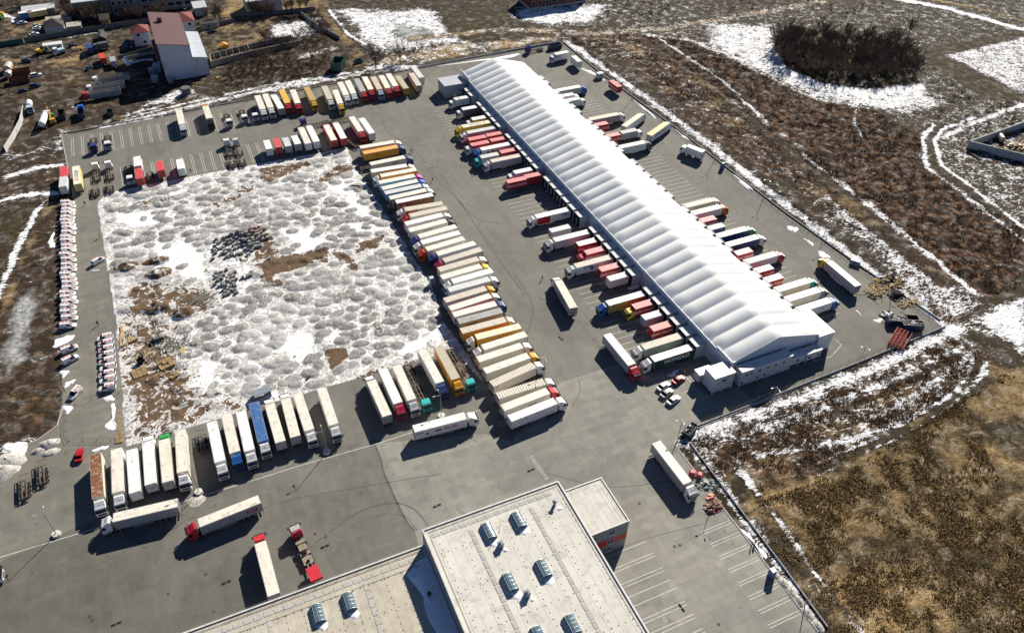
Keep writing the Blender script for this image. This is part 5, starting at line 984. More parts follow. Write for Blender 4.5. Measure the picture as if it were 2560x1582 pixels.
def decals(body, L, side, txt):
    if side == 'redband': band(body, -L/2+.1, L/2-.1, 1.9, 3.4, sidemat('red'))
    if side == 'redcream': band(body, L/2-4.6, L/2-.1, 1.3, 3.7, sidemat('red'))
    if side == 'greenline': band(body, -L/2+3.5, L/2-.3, 2.9, 3.25, LGREEN)
    if side == 'redcurve':
        band(body, L/2-5.0, L/2-.1, 1.2, 3.9, sidemat('red'))
    if side == 'swirl':
        for s in (-1, 1):
            pts = [(2.6+2.2*math.cos(a), 2.5+1.25*math.sin(a)) for a in np.linspace(.5, 3.9, 14)]+[(2.9+1.2*math.cos(a), 2.6+.7*math.sin(a)) for a in np.linspace(3.6, .6, 10)]
            link('logo', MB().prism([(x, z) for x, z in pts][::-1], s*1.278-.005, s*1.278+.005).mesh('logo', LBLUE), body)
    if side == 'redamber': band(body, -L/2+.6, L/2-3.5, 2.3, 2.9, LAMPR)
    if side == 'pinkred': band(body, -L/2+1, L/2-.3, 2.6, 3.2, sidemat('cream'))
    T = {'DHL':(-1.8,2.75,1.3,LAMPR),'BUSLINA':(2.8,3.0,.75,LAMPD),'EUROWAGON':(-.5,3.2,.55,LAMPD),'Lundeum':(-.6,2.7,.85,LAMPD),'UUKKI':(-4.2,2.65,1.1,LAMPW),'GREEN':(-3.0,2.8,1.0,LAMPD),'Haustetter':(-.5,2.9,.75,LAMPD),'FRUIT':(1.5,2.6,.9,LGREEN),'van Rijn':(2.6,2.75,1.15,LAMPR),
     'Rohus':(0,2.6,1.9,LAMPD),'OSO':(-4.4,2.9,1.1,LAMPD),'PPL':(-.6,2.6,1.3,LBLUE),'Euroway':(-.8,2.7,1.2,LAMPD),'HONOLD':(-1.0,2.65,1.9,LAMPW),'EXPRESS LOGISTIC':(.6,2.7,1.05,LAMPD),'RTL':(-4.6,2.4,1.0,LAMPR),'DEC':(2.5,2.8,.6,LAMPD)}
    if txt == 'NP': letter(body, 'НОВА ПОШТА', 0, 2.4, .98, LAMPW, sx=1.12)
    elif txt == 'LOG-IN-ROOF':
        o = link('lettering', textmesh('LOG-IN', 1.55, LAMPD), body, (.6, 0, 4.045), 0); o.rotation_euler = (0, 0, math.pi if False else 0)
        d = link('logo', MB().tube((-3.4, .0, 4.04), (-3.4, .0, 4.05), .62, n=20).mesh('logo', M('logo_orange', (.62,.24,.06), .5)), body)
        return o, d
    elif txt == 'LOGOPATCH':
        for s in (-1, 1): link('logo', MB().prism([(-5.9,2.2),(-4.6,2.05),(-3.4,2.3),(-3.1,3.0),(-4.3,3.2),(-5.8,3.1)], s*1.278-.005, s*1.278+.005).mesh('logo', M('logo_maroon', (.25,.01,.03), .5)), body)
        letter(body, 'LEMARC', -4.5, 2.65, .45, LAMPW, y=1.29)
    elif txt in T: letter(body, txt, T[txt][0], T[txt][1], T[txt][2], T[txt][3])
    if txt == 'van Rijn':
        for s in (-1, 1):
            pts = []
            for i in range(10): a = math.pi/2+i*math.pi/5; q = .62 if i % 2 == 0 else .27; pts.append((-3.6+q*math.cos(a), 2.4+q*math.sin(a)))
            link('logo', MB().prism(pts, s*1.278-.005, s*1.278+.005).mesh('logo', M('logo_slate', (.06,.09,.16), .5)), body)
            link('logo', MB().box(-1.6, .1, s*1.278-.005, s*1.278+.005, 2.45, 3.05).mesh('logo', M('logo_maroon', (.25,.01,.03), .5)), body)
        band(body, -6.6, -4.4, 3.0, 3.3, M('logo_slate', (.06,.09,.16), .5))
    if txt == 'Rohus': 
        for s in (-1, 1): link('logo', MB().box(3.1 if s > 0 else -4.2, 4.2 if s > 0 else -3.1, s*1.278-.005, s*1.278+.005, 2.2, 3.2).mesh('logo', LAMPR), body)
def semi(t, L, cab, roof, side, txt, far):
    body = link('trailer_body', box_body('trailer_body', L, side), t); link('roof', roof_plate(L, roof), body); link('corner_frame', rim(L, side), body); link('rear_door', doors(L, 'grey' if side in ('picture','picture2') else {'redcream':'cream','redband':'cream','greenline':'tan','redcurve':'white','swirl':'white','redamber':'amber'}.get(side, side)), body)
    link('trailer_frame', trailer_frame(L), t); decals(body, L, side, txt)
    for x in (2.0, 3.3, 4.6):
        for s in (1, -1): link('wheel', wheelm(.42), t, (-L/2+x, s*1.03, .05))
    if cab != 'none': add_cab(t, L/2+2.92, cab, False, far)
    if roof == 'orangeend': link('roof_patch', MB().box(-L/2+.1, -L/2+1.9, -1.18, 1.18, 4.042, 4.06).mesh('roof_patch', M('rust_patch', (.45,.20,.08), .7)), body)
    if roof == 'whitestripe': link('roof_patch', MB().box(.9, 1.4, -1.18, 1.18, 4.042, 4.06).mesh('roof_patch', M('brown_patch', (.25,.2,.16), .7)), body)
def rigid(t, L, cab, roof, side, txt, far):
    body = link('box_body', box_body('box_body', L, side), t); link('roof', roof_plate(L, roof), body); link('corner_frame', rim(L, side), body); link('rear_door', doors(L, side if side in C else 'white'), body); decals(body, L, side, txt)
    link('chassis', cached(('rch', L), lambda: MB().box(-L/2+.1, L/2+2.0, -.42, .42, .8, 1.1).box(-L/2, -L/2+.12, -1.1, 1.1, .5, .7).box(L/2-2.6, L/2-.9, .5, 1.2, .5, 1.0).box(L/2-2.6, L/2-.9, -1.2, -.5, .5, 1.0).mesh('chassis', FRAME)), t)
    add_cab(t, L/2+2.4, cab, True, far, frame=False)
    for x in (1.4, 2.7):
        for s in (1, -1): link('wheel', wheelm(.6), t, (-L/2+x, s*.93, .05))
    if roof == 'whitestripe': link('roof_patch', MB().box(.9, 1.4, -1.18, 1.18, 4.042, 4.06).mesh('roof_patch', M('brown_patch', (.25,.2,.16), .7)), body)
def swap(t, L, roof, side, txt, far):
    body = link('box_body', box_body('box_body', L, side), t); link('roof', roof_plate(L, roof), body); link('corner_frame', rim(L, side), body); link('rear_door', doors(L, side if side in C else 'white'), body); decals(body, L, side, txt)
    lg = cached('swapleg', lambda: MB().box(-.07, .07, -.07, .07, 0, 1.148).box(-.16, .16, -.16, .16, 0, .04).mesh('leg', GALV))
    for x in (-L/2+1.2, L/2-1.2):
        for s in (-1, 1): link('leg', lg, t, (x, s*1.05, .0))
    link('floor_frame', cached(('ff', L), lambda: MB().box(-L/2+.1, L/2-.1, -.6, -.45, .95, 1.148).box(-L/2+.1, L/2-.1, .45, .6, .95, 1.148).mesh('floor_frame', FRAME)), t)
VEH = [
('mid','semi',66.6,268.2,-2,13.6,'white','cream','tan',''),
('mid','semi',66.6,263.9,-0,13.6,'navy','orange','orange','DHL'),
('mid','semi',66.7,255.1,1,13.6,'navy','cream','grey','BUSLINA'),
('mid','semi',65.5,249.4,-4,13.6,'white','white','tan',''),
('mid','semi',67.8,245.2,178,13.6,'white','cream','amber',''),
('mid','semi',65.8,241.1,-1,13.6,'magenta','cream','white',''),
('mid','semi',65.7,237.1,2,13.6,'blue','cream','skyblue',''),
('mid','semi',65.8,233.7,0,13.6,'white','palegrey','skyblue',''),
('mid','semi',66.3,230.0,1,13.6,'white','cream','grey',''),
('mid','semi',67.6,226.6,179,13.6,'black','white','picture',''),
('mid','semi',68.9,220.5,175,13.6,'white','tan','redcream',''),
('mid','semi',69.3,216.7,179,13.6,'red','tan','cream',''),
('mid','semi',66.4,212.9,2,13.6,'white','white','white',''),
('mid','semi',66.3,208.9,3,13.6,'black','cream','cream','EUROWAGON'),
('mid','semi',68.2,204.5,-176,13.6,'navy','cream','white',''),
('mid','semi',67.9,200.8,-177,13.6,'white','white','cream',''),
('mid','semi',68.1,197.0,-175,13.6,'vermilion','cream','cream',''),
('mid','semi',70.4,193.2,-176,13.6,'navy','cream','white',''),
('mid','semi',71.1,189.2,-175,13.6,'crimson','tan','grey',''),
('mid','semi',68.1,185.1,3,13.6,'white','tan','cream',''),
('mid','semi',67.5,181.2,3,13.6,'yellow','cream','cream',''),
('mid','semi',69.9,177.9,-178,13.6,'white','white','white',''),
('mid','semi',67.4,174.4,1,13.6,'white','palegrey','white','Lundeum'),
('mid','semi',64.6,170.4,3,13.6,'amber','tan','grey',''),
('mid','semi',64.6,166.5,4,13.6,'white','cream','pinkred',''),
('mid','semi',64.6,163.0,0,13.6,'navy','cream','redband','UUKKI'),
('mid','trailer',64.9,159.6,-1,13.6,'none','mottled','grey','GREEN'),
('mid','semi',64.2,155.4,-1,13.6,'cream','tan','amber',''),
('mid','semi',67.1,151.3,178,13.6,'cream','panels','amber',''),
('mid','semi',67.2,147.1,-178,13.6,'white','cream','cream','Haustetter'),
('mid','semi',64.1,143.2,2,13.6,'white','cream','cream',''),
('mid','semi',64.1,138.6,4,13.6,'amber','cream','cream',''),
('mid','semi',63.9,134.0,9,13.6,'white','tan','cream',''),
('mid','semi',63.7,128.4,-0,13.6,'white','tan','cream',''),
('mid','semi',63.2,124.5,4,13.6,'red','cream','cream','FRUIT'),
('mid','semi',63.4,120.5,4,13.6,'white','white','white',''),
('solo','semi',40.0,125.8,-4,13.6,'white','white','white','van Rijn'),
('near','semi',28.4,139.8,91,13.6,'white','cream','grey',''),
('near','semi',32.4,142.9,-90,13.6,'crimson','white','cream',''),
('near','semi',36.1,142.6,-91,13.6,'silver','cream','cream',''),
('near','semi',44.7,145.6,-89,13.6,'navy','cream','white',''),
('near','semi',49.2,145.2,-90,13.6,'amber','beigeedge','redamber',''),
('near','semi',15.5,142.2,-91,13.6,'white','cream','cream',''),
('near','semi',9.4,142.8,-90,13.6,'white','cream','white',''),
('near','semi',6.0,142.1,88,13.6,'white','ruststripes','cream',''),
('near','semi',2.1,141.8,90,13.6,'white','cream','cream',''),
('near','semi',-1.6,143.9,-91,13.6,'white','blueroof','blue',''),
('near','semi',-5.2,142.1,-91,13.6,'white','white','white',''),
('near','semi',-8.6,142.9,-90,13.6,'blue','cream','cream',''),
('near','semi',-12.3,141.4,-90,13.6,'white','white','white',''),
('near','semi',-20.3,141.7,-94,13.6,'white','cream','cream',''),
('near','semi',-24.0,140.2,88,13.6,'green','ruststripes','cream',''),
('near','semi',-27.7,141.0,88,13.6,'white','white','white',''),
('near','trailer',-31.3,140.0,-91,13.6,'none','white','white',''),
('near','semi',-34.7,141.6,-92,13.6,'white','cream','white',''),
('near','semi',-39.1,141.9,-90,13.6,'white','rusty','cream',''),
('solo','semi',-29.6,127.2,174,13.6,'white','cream','grey',''),
('solo','semi',-12.5,119.6,-175,13.6,'red','cream','grey','LOGOPATCH'),
('solo','semi',-7.6,102.0,91,13.6,'red','cream','grey',''),
('ldock','rigid',111.6,293.8,180,6.5,'white','whitestripe','white',''),
('ldock','rigid',111.4,283.9,180,6.9,'white','white','darkgrey',''),
('ldock','rigid',111.6,274.1,180,6.4,'white','white','tan',''),
('ldock','semi',108.6,269.5,180,12.5,'yellow','login','yellow','LOG-IN-ROOF'),
('ldock','semi',108.6,264.2,180,12.4,'white','ribgrey','mauve',''),
('ldock','swap',104.5,258.8,180,7.3,'none','ribred','red',''),
('ldock','swap',111.8,259.2,180,6.2,'none','ribred','red','NP'),
('ldock','rigid',103.8,254.4,180,7.3,'white','ribred','red','NP'),
('ldock','swap',111.7,254.8,180,6.3,'none','ribred','red','NP'),
('ldock','semi',108.6,249.8,180,12.6,'blue','white','pinkwhite','Rohus'),
('ldock','rigid',103.6,244.3,180,7.3,'teal','ribgrey','grey',''),
('ldock','swap',111.7,245.0,180,6.4,'none','ribred','red','NP'),
('ldock','semi',108.6,240.0,180,12.4,'white','tan','grey',''),
('ldock','rigid',110.8,229.3,180,7.3,'white','white','pinkwhite',''),
('ldock','swap',105.8,224.3,180,7.3,'none','ribred','red','NP'),
('ldock','swap',112.8,225.0,180,6.2,'none','ribred','red',''),
('ldock','semi',108.5,199.9,180,12.8,'white','white','redcurve','OSO'),
('ldock','swap',106.6,190.5,180,7.3,'none','ribgrey','grey',''),
('ldock','semi',108.3,185.3,180,13.0,'white','white','pinkwhite',''),
('ldock','swap',111.3,180.2,180,7.0,'none','white','red','NP'),
('ldock','rigid',111.4,175.1,180,6.9,'red','ribred','red','NP'),
('ldock','semi',108.3,170.1,180,13.2,'white','tan','swirl','PPL'),
('ldock','swap',111.4,165.5,180,6.9,'none','ribred','red','NP'),
('ldock','swap',111.5,160.3,180,6.8,'none','ribwhite','white',''),
('solo','semi',92.6,158.9,83,13.6,'white','dirtroof','grey','Euroway'),
('ldock','semi',108.4,150.1,180,12.8,'blue','white','picture2',''),
('ldock','rigid',111.7,145.7,180,6.4,'yellow','ribred','red','NP'),
('ldock','swap',111.7,140.4,180,6.3,'none','ribgrey','grey',''),
('ldock','swap',111.5,135.2,180,6.6,'none','ribred','red','NP'),
('ldock','semi',108.4,129.6,180,12.9,'white','tan','palegreen',''),
('ldock','semi',108.3,124.4,180,13.1,'white','white','bottlegreen','HONOLD'),
('solo','semi',95.4,131.5,-89,13.6,'red','white','grey',''),
('solo','semi',87.1,92.0,-89,13.6,'white','cream','grey',''),
('rdock','semi',158.8,285.3,0,11.4,'blue','white','grey',''),
('rdock','rigid',155.2,279.7,0,6.2,'white','white','pinkwhite',''),
('rdock','rigid',155.8,275.0,0,6.2,'white','cream','white',''),
('rdock','semi',160.3,256.1,0,13.6,'white','tan','grey',''),
('rdock','swap',155.7,250.9,0,6.2,'none','ribred','red','NP'),
('solo','semi',169.5,248.8,29,13.6,'white','tan','white',''),
('rdock','swap',155.7,240.9,0,6.2,'none','ribred','red','NP'),
('rdock','rigid',163.3,241.3,0,7.3,'white','greyroof','grey',''),
('solo','semi',175.3,238.4,27,13.6,'white','amberroof','white','EXPRESS LOGISTIC'),
('rdock','semi',158.9,231.2,0,11.6,'darkgrey','cream','white',''),
('solo','rigid',180.5,219.1,115,7.3,'white','cream','white',''),
('solo','swap',180.5,282.0,92,7.3,'none','redroof','red','NP'),
('solo','swap',176.8,312.3,88,7.3,'none','palegreen','white',''),
('solo','rigid',173.4,321.0,-176,7.3,'white','cream','white','BUSLINA'),
('rdock','semi',159.1,186.0,0,12.0,'white','tan','greenline','RTL'),
('rdock','semi',159.2,181.2,0,12.1,'orangecab','cream','white',''),
('rdock','swap',156.2,176.2,0,6.2,'none','ribred','red','NP'),
('rdock','swap',156.2,171.3,0,6.3,'none','ribgrey','bluegrey',''),
('rdock','semi',159.3,166.5,0,12.4,'green','cream','navy',''),
('rdock','semi',159.4,161.1,0,12.6,'white','white','navy',''),
('rdock','swap',156.1,156.0,0,6.2,'none','ribpink','red','NP'),
('rdock','semi',159.3,151.0,0,12.3,'crimson','leafy','white',''),
('rdock','swap',156.4,145.9,0,6.5,'none','white','red','NP'),
('rdock','swap',156.3,140.9,0,6.4,'none','white','red','NP'),
('rdock','semi',159.5,135.7,0,12.7,'teal','white','cream',''),
('rdock','semi',159.5,130.8,0,12.7,'blackwhite','white','cream',''),
('rdock','semi',159.3,125.5,0,12.4,'blue','white','white','DEC'),
('solo','semi',178.5,134.2,89,13.6,'yellow','white','mauve',''),
('upper','semi',-0.2,319.4,-91,13.6,'white','cream','white',''),
('upper','semi',10.4,320.6,-90,13.6,'black','orangeend','cream',''),
('upper','semi',31.8,320.9,-91,13.6,'white','cream','white',''),
('upper','semi',35.1,321.2,-91,13.6,'white','cream','cream',''),
('upper','semi',38.6,318.6,92,13.6,'white','white','grey',''),
('upper','semi',42.4,322.8,-91,13.6,'red','yellowroof','amber',''),
('upper','semi',46.5,320.9,-93,13.6,'red','cream','grey',''),
('upper','semi',52.8,321.3,-91,13.6,'yellow','mustard','mustard',''),
('upper','semi',59.9,319.7,-93,13.6,'white','tan','tan',''),
('upper','semi',63.1,314.1,-95,13.6,'yellow','cream','white',''),
('upper','semi',67.3,321.0,-93,13.6,'white','cream','white',''),
('upper','semi',70.6,321.2,-94,13.6,'white','cream','cream',''),
('upper','semi',74.9,321.8,-93,13.6,'red','greyroof','grey',''),
('upper','semi',78.6,322.4,-94,13.6,'crimson','cream','amber',''),
('upper','semi',82.2,321.1,-94,13.6,'paleblue','tan','amber',''),
('upper','semi',85.9,321.1,-94,13.6,'red','cream','cream',''),
('upper','semi',89.5,321.7,-93,13.6,'red','cream','white',''),
('upper','trailer',92.8,317.8,88,13.6,'none','mustardgrey','mustard',''),
('upper','semi',99.2,318.5,86,13.6,'red','tan','tan',''),
('upper','trailer',102.6,325.8,88,13.6,'none','greenwhite','white',''),
('second','swap',-43.6,291.2,91,7.3,'none','redroof','red',''),
('second','swap',-44.0,283.8,87,7.3,'none','palegrey','white',''),
('second','trailer',-39.5,286.8,91,13.6,'none','login','paleyellow','LOG-IN-ROOF'),
('second','rigid',-18.9,288.9,88,7.3,'white','white','white',''),
('second','swap',-19.1,279.6,90,7.3,'none','redroof','red',''),
('second','swap',-11.6,282.5,89,7.3,'none','redroof','red',''),
('second','rigid',-4.6,281.0,88,7.3,'white','white','white',''),
('second','swap',27.8,283.7,88,7.3,'none','white','white',''),
('second','swap',31.4,283.7,88,7.3,'none','redroof','red',''),
('second','swap',34.9,283.1,89,7.3,'none','palegrey','grey',''),
('second','swap',38.6,283.4,90,7.3,'none','white','grey',''),
('second','semi',42.4,285.5,89,13.6,'white','cream','white',''),
('second','semi',45.7,285.7,89,13.6,'white','white','white',''),
('second','semi',52.2,284.3,89,13.6,'red','cream','red',''),
('second','semi',56.1,284.3,89,13.6,'white','white','red',''),
('second','semi',63.7,287.5,-89,13.6,'red','cream','cream',''),
('second','semi',67.2,284.2,91,13.6,'white','white','white',''),
]
RPH = {'mid':('from the far end of the long middle row','lorries in the long middle row'),'near':('from the right end of the front row','lorries in the front row'),'ldock':('from the far end of the left docks','vehicles at the left docks'),'rdock':('from the far end of the right docks','vehicles at the right docks'),
 'upper':('from the left along the far fence row','lorries in the far fence row'),'second':('from the left in the row above the snowy ground','lorries in the row above the snowy ground')}
SOLO = ['white lorry with a star and red lettering, parked across the forecourt','white cab lorry parked across the front of the rusty roofed one','red cab lorry with a maroon emblem, angled on the dark asphalt','red cab lorry pointing away, next to the low roof','white cab lorry with a dirty stained roof, standing alone off the docks','red cab lorry with white roof standing alone before the docks','white cab lorry with cream roof beside the scrap at the gate',
 'white lorry with beige banded roof, angled near the right fence','lorry with an amber roof and dark lettering by the right fence','white box lorry facing left near the right fence','red lettered box standing alone on legs by the right fence','pale green roofed box by the far right corner fence','cream roofed box lorry facing left in the far right corner','yellow cab lorry with a long white roof by the right fence']
KIND = {'semi':('articulated_lorry','lorry'),'trailer':('semi_trailer','trailer'),'rigid':('box_lorry','lorry'),'swap':('swap_body','container')}
RNAME = {'ruststripes':'rust streaked','beigeedge':'grey beige','blueroof':'blue','mottled':'mottled grey','panels':'yellow patched','ribgrey':'ribbed grey','ribred':'ribbed red','ribwhite':'ribbed white','ribpink':'ribbed pink','login':'lettered cream','dirtroof':'stained','greyroof':'grey','amberroof':'amber','redroof':'red','yellowroof':'yellow','palegrey':'pale grey','leafy':'leaf littered','whitestripe':'white striped','orangeend':'orange ended','mustardgrey':'dull mustard','greenwhite':'greenish white','palegreen':'pale green','rusty':'rusty brown'}
CN = {'blackwhite':'black and white','amber':'amber','paleblue':'pale blue'}
cnt = {}; si = 0
keyf = {'mid':lambda v: -v[3], 'near':lambda v: -v[2], 'ldock':lambda v: -v[3]-(.3 if v[2] < 108 else 0), 'rdock':lambda v: -v[3], 'upper':lambda v: v[2], 'second':lambda v: v[2]+.01*v[3], 'solo':lambda v: 0}
order = []
for g_ in ('mid','near','ldock','rdock','upper','second','solo'): order += sorted([v for v in VEH if v[0] == g_], key=keyf[g_])
for v in order:
    g_, kind, x, y, a, L, cab, roof, side, txt = v
    if g_ == 'solo': lab = SOLO[si]; si += 1; grp = None
    else:
        i = cnt.get(g_, 0); cnt[g_] = i+1; rn = RNAME.get(roof, roof); cn = CN.get(cab, cab)
        lab = ((cn+' cab, ') if cab != 'none' else 'no cab, ')+rn+' roof, '+ordn(i)+' '+RPH[g_][0]; grp = RPH[g_][1]
    nm, cat = KIND[kind]; far = math.dist((x, y, 0), CAMP) > 285
    t = thing(nm, lab, cat, (x, y, .058), R(a), grp)
    {'semi':lambda: semi(t, L, cab, roof, side, txt, far), 'trailer':lambda: semi(t, L, 'none', roof, side, txt, far), 'rigid':lambda: rigid(t, L, cab, roof, side, txt, far), 'swap':lambda: swap(t, L, roof, side, txt, far)}[kind]()
# LOG-IN lettering reads from the near side of the dock trailer: it lies along the roof
# ---- skeletal chassis, with and without a cab
def skel_mesh(L):
    def f():
        b = MB()
        for s in (-.45, .45): b.box(-L/2, L/2, s-.09, s+.09, .95, 1.22)
        for x in np.linspace(-L/2+.1, L/2-.1, max(3, int(L/1.5))): b.box(x-.07, x+.07, -1.15, 1.15, 1.05, 1.18)
        for s in (-1.12, 1.12): b.box(-L/2+.2, L/2-.4, s-.05, s+.05, .98, 1.1)
        b.box(-L/2-.05, -L/2+.05, -1.2, 1.2, .5, .8)
        return b.mesh('frame', [M('chassis_brown', (.17,.14,.11), .7, dirt=((.07,.06,.055), .2, 1.5))])
    return cached(('sk', L), f)
def skeleton(p, ang, L, label, cab=None, axles=3, ahead=None, nm='chassis_trailer', grp='empty container chassis'):
    """p: centre of the frame"""
    t = thing('chassis_lorry' if cab else nm, label, 'chassis' if not cab else 'lorry', (p[0], p[1], .058), R(ang), grp); link('frame', skel_mesh(L), t)
    for i in range(axles):
        for s in (1, -1): link('wheel', wheelm(.6), t, (-L/2+1.3+1.32*i, s*.95, .05))
    link('mudguard', cached(('mg', L, axles), lambda: MB().box(-L/2+.7, -L/2+1.3+1.32*(axles-1)+.6, -1.25, -.66, 1.06, 1.1).box(-L/2+.7, -L/2+1.3+1.32*(axles-1)+.6, .66, 1.25, 1.06, 1.1).mesh('mudguard', RUB)), t)
    if cab: add_cab(t, L/2+2.6, cab, True, False, frame=False)
    return t
def cabpt(p, ang, L):  # frame centre when the cab roof centre is p
    a = R(ang); return (p[0]-math.cos(a)*(L/2+1.4), p[1]-math.sin(a)*(L/2+1.4))
for p, ang, L, cab, lab in (
 ((-33.5,310.0),-90,8.5,'navy','navy cab chassis lorry, leftmost in the far fence row'),((-28.4,310.1),-90,8.5,'white','white cab chassis lorry beside the navy cab one in the far fence row'),
 ((-33.6,295.1),90,8.0,'white','white cab chassis lorry facing away, right of the lettered cream box'),((-29.1,294.5),90,8.0,'white','second white cab chassis lorry facing away right of the lettered cream box'),
 ((-22.4,280.3),-90,7.0,'white','white cab chassis lorry facing the snow, left of the red box'),
 ((17.4,311.6),-90,8.5,'white','white cab chassis lorry right of the black cab lorry, far fence row'),((23.8,313.1),-90,8.5,'white','white cab chassis lorry left of the dark chassis, far fence row'),((28.1,312.9),-90,8.5,'white','white cab lorry with dark chassis beside the first white trailer, far fence row'),
 ((13.8,295.5),90,8.0,'white','white cab chassis lorry facing away, left of a pair above the snow'),((17.2,294.6),90,8.0,'silver','silver cab chassis lorry facing away, right of a pair above the snow'),
 ((45.2,301.6),90,6.0,'navy','navy cab lorry facing away behind two white trailers'),
 ((39.4,134.6),-90,7.5,'teal','teal cab chassis lorry left of the lamp post in the front row'),((52.7,136.9),-90,7.5,'teal','teal cab chassis lorry at the right end of the front row')):
    skeleton(cabpt(p, ang, L), ang, L, lab, cab, 2)
for p, ang, L, lab in (((-34.5,279.1),90,7.5,'skeletal trailer behind the first white cab chassis lorry above the snow'),((-29.7,279.4),90,7.5,'skeletal trailer behind the second white cab chassis lorry above the snow'),((-22.5,291.1),90,7.0,'dark skeletal trailer beside the white and red boxes'),((-15.8,282.1),90,5.5,'dark skeletal trailer left of the lone red box'),
 ((13.2,280.9),92,7.5,'skeletal trailer behind the left one of the paired chassis lorries'),((16.9,280.7),92,7.5,'skeletal trailer behind the right one of the paired chassis lorries'),((49.6,298.9),8,11.5,'skeletal trailer lying across behind the red sided trailers, left one'),((58.4,298.9),8,12,'skeletal trailer lying across behind the red sided trailers, right one'),((59.6,277.6),-75,7.0,'skeletal trailer in front of the red cab lorry above the snow'),
 ((-15.7,145.7),88,7.5,'skeletal trailer standing in the gap of the front row'),((39.7,147.1),-88,9,'long skeletal trailer behind the left teal cab'),((52.8,147.8),-88,10,'long skeletal trailer behind the right teal cab'),((-51.7,150.8),93,7.5,'skeletal trailer on the left paving nearer the front row'),((-55.4,147.9),92,7.5,'skeletal trailer on the left paving farther from the front row'),
 ((59.4,258.0),0,5,'short dark chassis end poking out left of the middle row')):
    skeleton(p, ang, L, lab)
# red tractor with long open frame and a red ribbed box at its tail
x, y = (0.6,104.3); t = thing('frame_lorry', 'red cab lorry with a bare rusty frame and red ribbed tail deck', 'lorry', (x, y, .058), R(96)); L = 8.6
link('frame', MB().box(-L/2, L/2, -.55, -.35, .8, 1.15).box(-L/2, L/2, .35, .55, .8, 1.15).box(-3.0,-1.0,-1.1,1.1,1.0,1.16).box(.6,2.2,-.9,.9,1.16,1.5).box(2.6,3.4,-1.1,1.1,1.16,1.45).box(-.6,.1,-1.1,1.1,.95,1.3).mesh('frame', M('frame_sand', (.30,.25,.19), .7, dirt=((.08,.06,.05), .25, 1.6))), t)
link('engine', MB().box(-.4, .5, -.35, .35, 1.3, 1.75).box(-2.6,-2.1,-.3,.3,1.16,1.5).mesh('engine', RUB), t)
for xx in (-2.2, -.9, 2.9):
    for s in (1, -1): link('wheel', wheelm(.6), t, (xx, s*.95, .05))
link('tail_deck', MB().box(-L/2-3.6, -L/2-.1, -1.27, 1.27, 1.3, 2.1).mesh('tail_deck', roofm('ribred') if False else M('deck_red', (.62,.03,.05), .45, lines=(0, .5, .5))), t); link('tail_rail', MB().box(-L/2-3.5, -L/2, -.55, -.35, .9, 1.298).box(-L/2-3.5, -L/2, .35, .55, .9, 1.298).mesh('tail_rail', FRAME), t)
add_cab(t, L/2+2.5, 'crimson', True, False, frame=False); link('cab_roof', MB().box(L/2+.75, L/2+2.1, -1.05, 1.05, 3.16, 3.24).mesh('cab_roof', M('roof_grey', (.4,.4,.4), .5)), t)
# dark container lorry with open top box in the far corner
x, y = (167.3,335.3); t = thing('tipper_lorry', 'navy cab lorry with bare dark chassis in the far right corner', 'lorry', (x, y, .058), R(184)); link('frame', skel_mesh(7.0), t)
for xx in (-2.2, -.9):
    for s in (1, -1): link('wheel', wheelm(.6), t, (xx, s*.95, .05))
add_cab(t, 6.1, 'navy', False, True, frame=False)
def open_box(nm, label, p, ang, L, W, h, col, cat='skip', fill=None, z=.058, grp=None):
    t = thing(nm, label, cat, (p[0], p[1], z), R(ang), grp); w = .08; b = MB()
    b.box(-L/2, L/2, -W/2, W/2, .15, .25); b.box(-L/2, L/2, -W/2, -W/2+w, .251, h); b.box(-L/2, L/2, W/2-w, W/2, .251, h); b.box(-L/2, -L/2+w, -W/2+w+.002, W/2-w-.002, .251, h); b.box(L/2-w, L/2, -W/2+w+.002, W/2-w-.002, .251, h)
    for x in np.arange(-L/2+.4, L/2, .9): b.box(x-.05, x+.05, -W/2-.06, -W/2-.002, .2, h-.05); b.box(x-.05, x+.05, W/2+.002, W/2+.06, .2, h-.05)
    link('tub', b.mesh('tub', col), t); link('skid', MB().box(-L/2+.1, L/2-.1, -.6, -.45, 0, .149).box(-L/2+.1, L/2-.1, .45, .6, 0, .149).mesh('skid', FRAME), t)
    if fill:
        f = MB()
        for i in range(fill[0]): x, y = random.uniform(-L/2+.4, L/2-.4), random.uniform(-W/2+.3, W/2-.3); f.ico((x, y, h-.35+random.uniform(-.2, .35)), random.uniform(.25, .6), (1, random.uniform(.4, 1), random.uniform(.2, .7)), random.randrange(len(fill[1])), .35, 6, 4)
        link('load', f.mesh('load', fill[1]), t)
    return t
NAVYM = M('skip_navy', (.02,.035,.09), .5, dirt=((.10,.06,.04), .15, 1)); DGREEN = M('skip_green', (.02,.07,.06), .5, dirt=((.08,.06,.04), .15, 1))
open_box('container_tub', 'dark blue open container in the far right corner', (177.0,335.0), 8, 7, 2.5, 2.3, NAVYM, 'container')
def pile(nm, label, p, rx, ry, h, mats, n, cat='heap', sizes=(.3, .9), flat=.5, z=.05):
    t = thing(nm, label, cat, (p[0], p[1], z)); b = MB()
    for i in range(n):
        a, q = random.random()*6.28, math.sqrt(random.random()); x, y = rx*q*math.cos(a), ry*q*math.sin(a); b.ico((x, y, h*(1-q)*random.random()), random.uniform(*sizes), (1, random.uniform(.3, 1), random.uniform(.2, flat)), random.randrange(len(mats)), .35, 6, 4)
    link('debris', b.mesh('debris', mats), t); return t
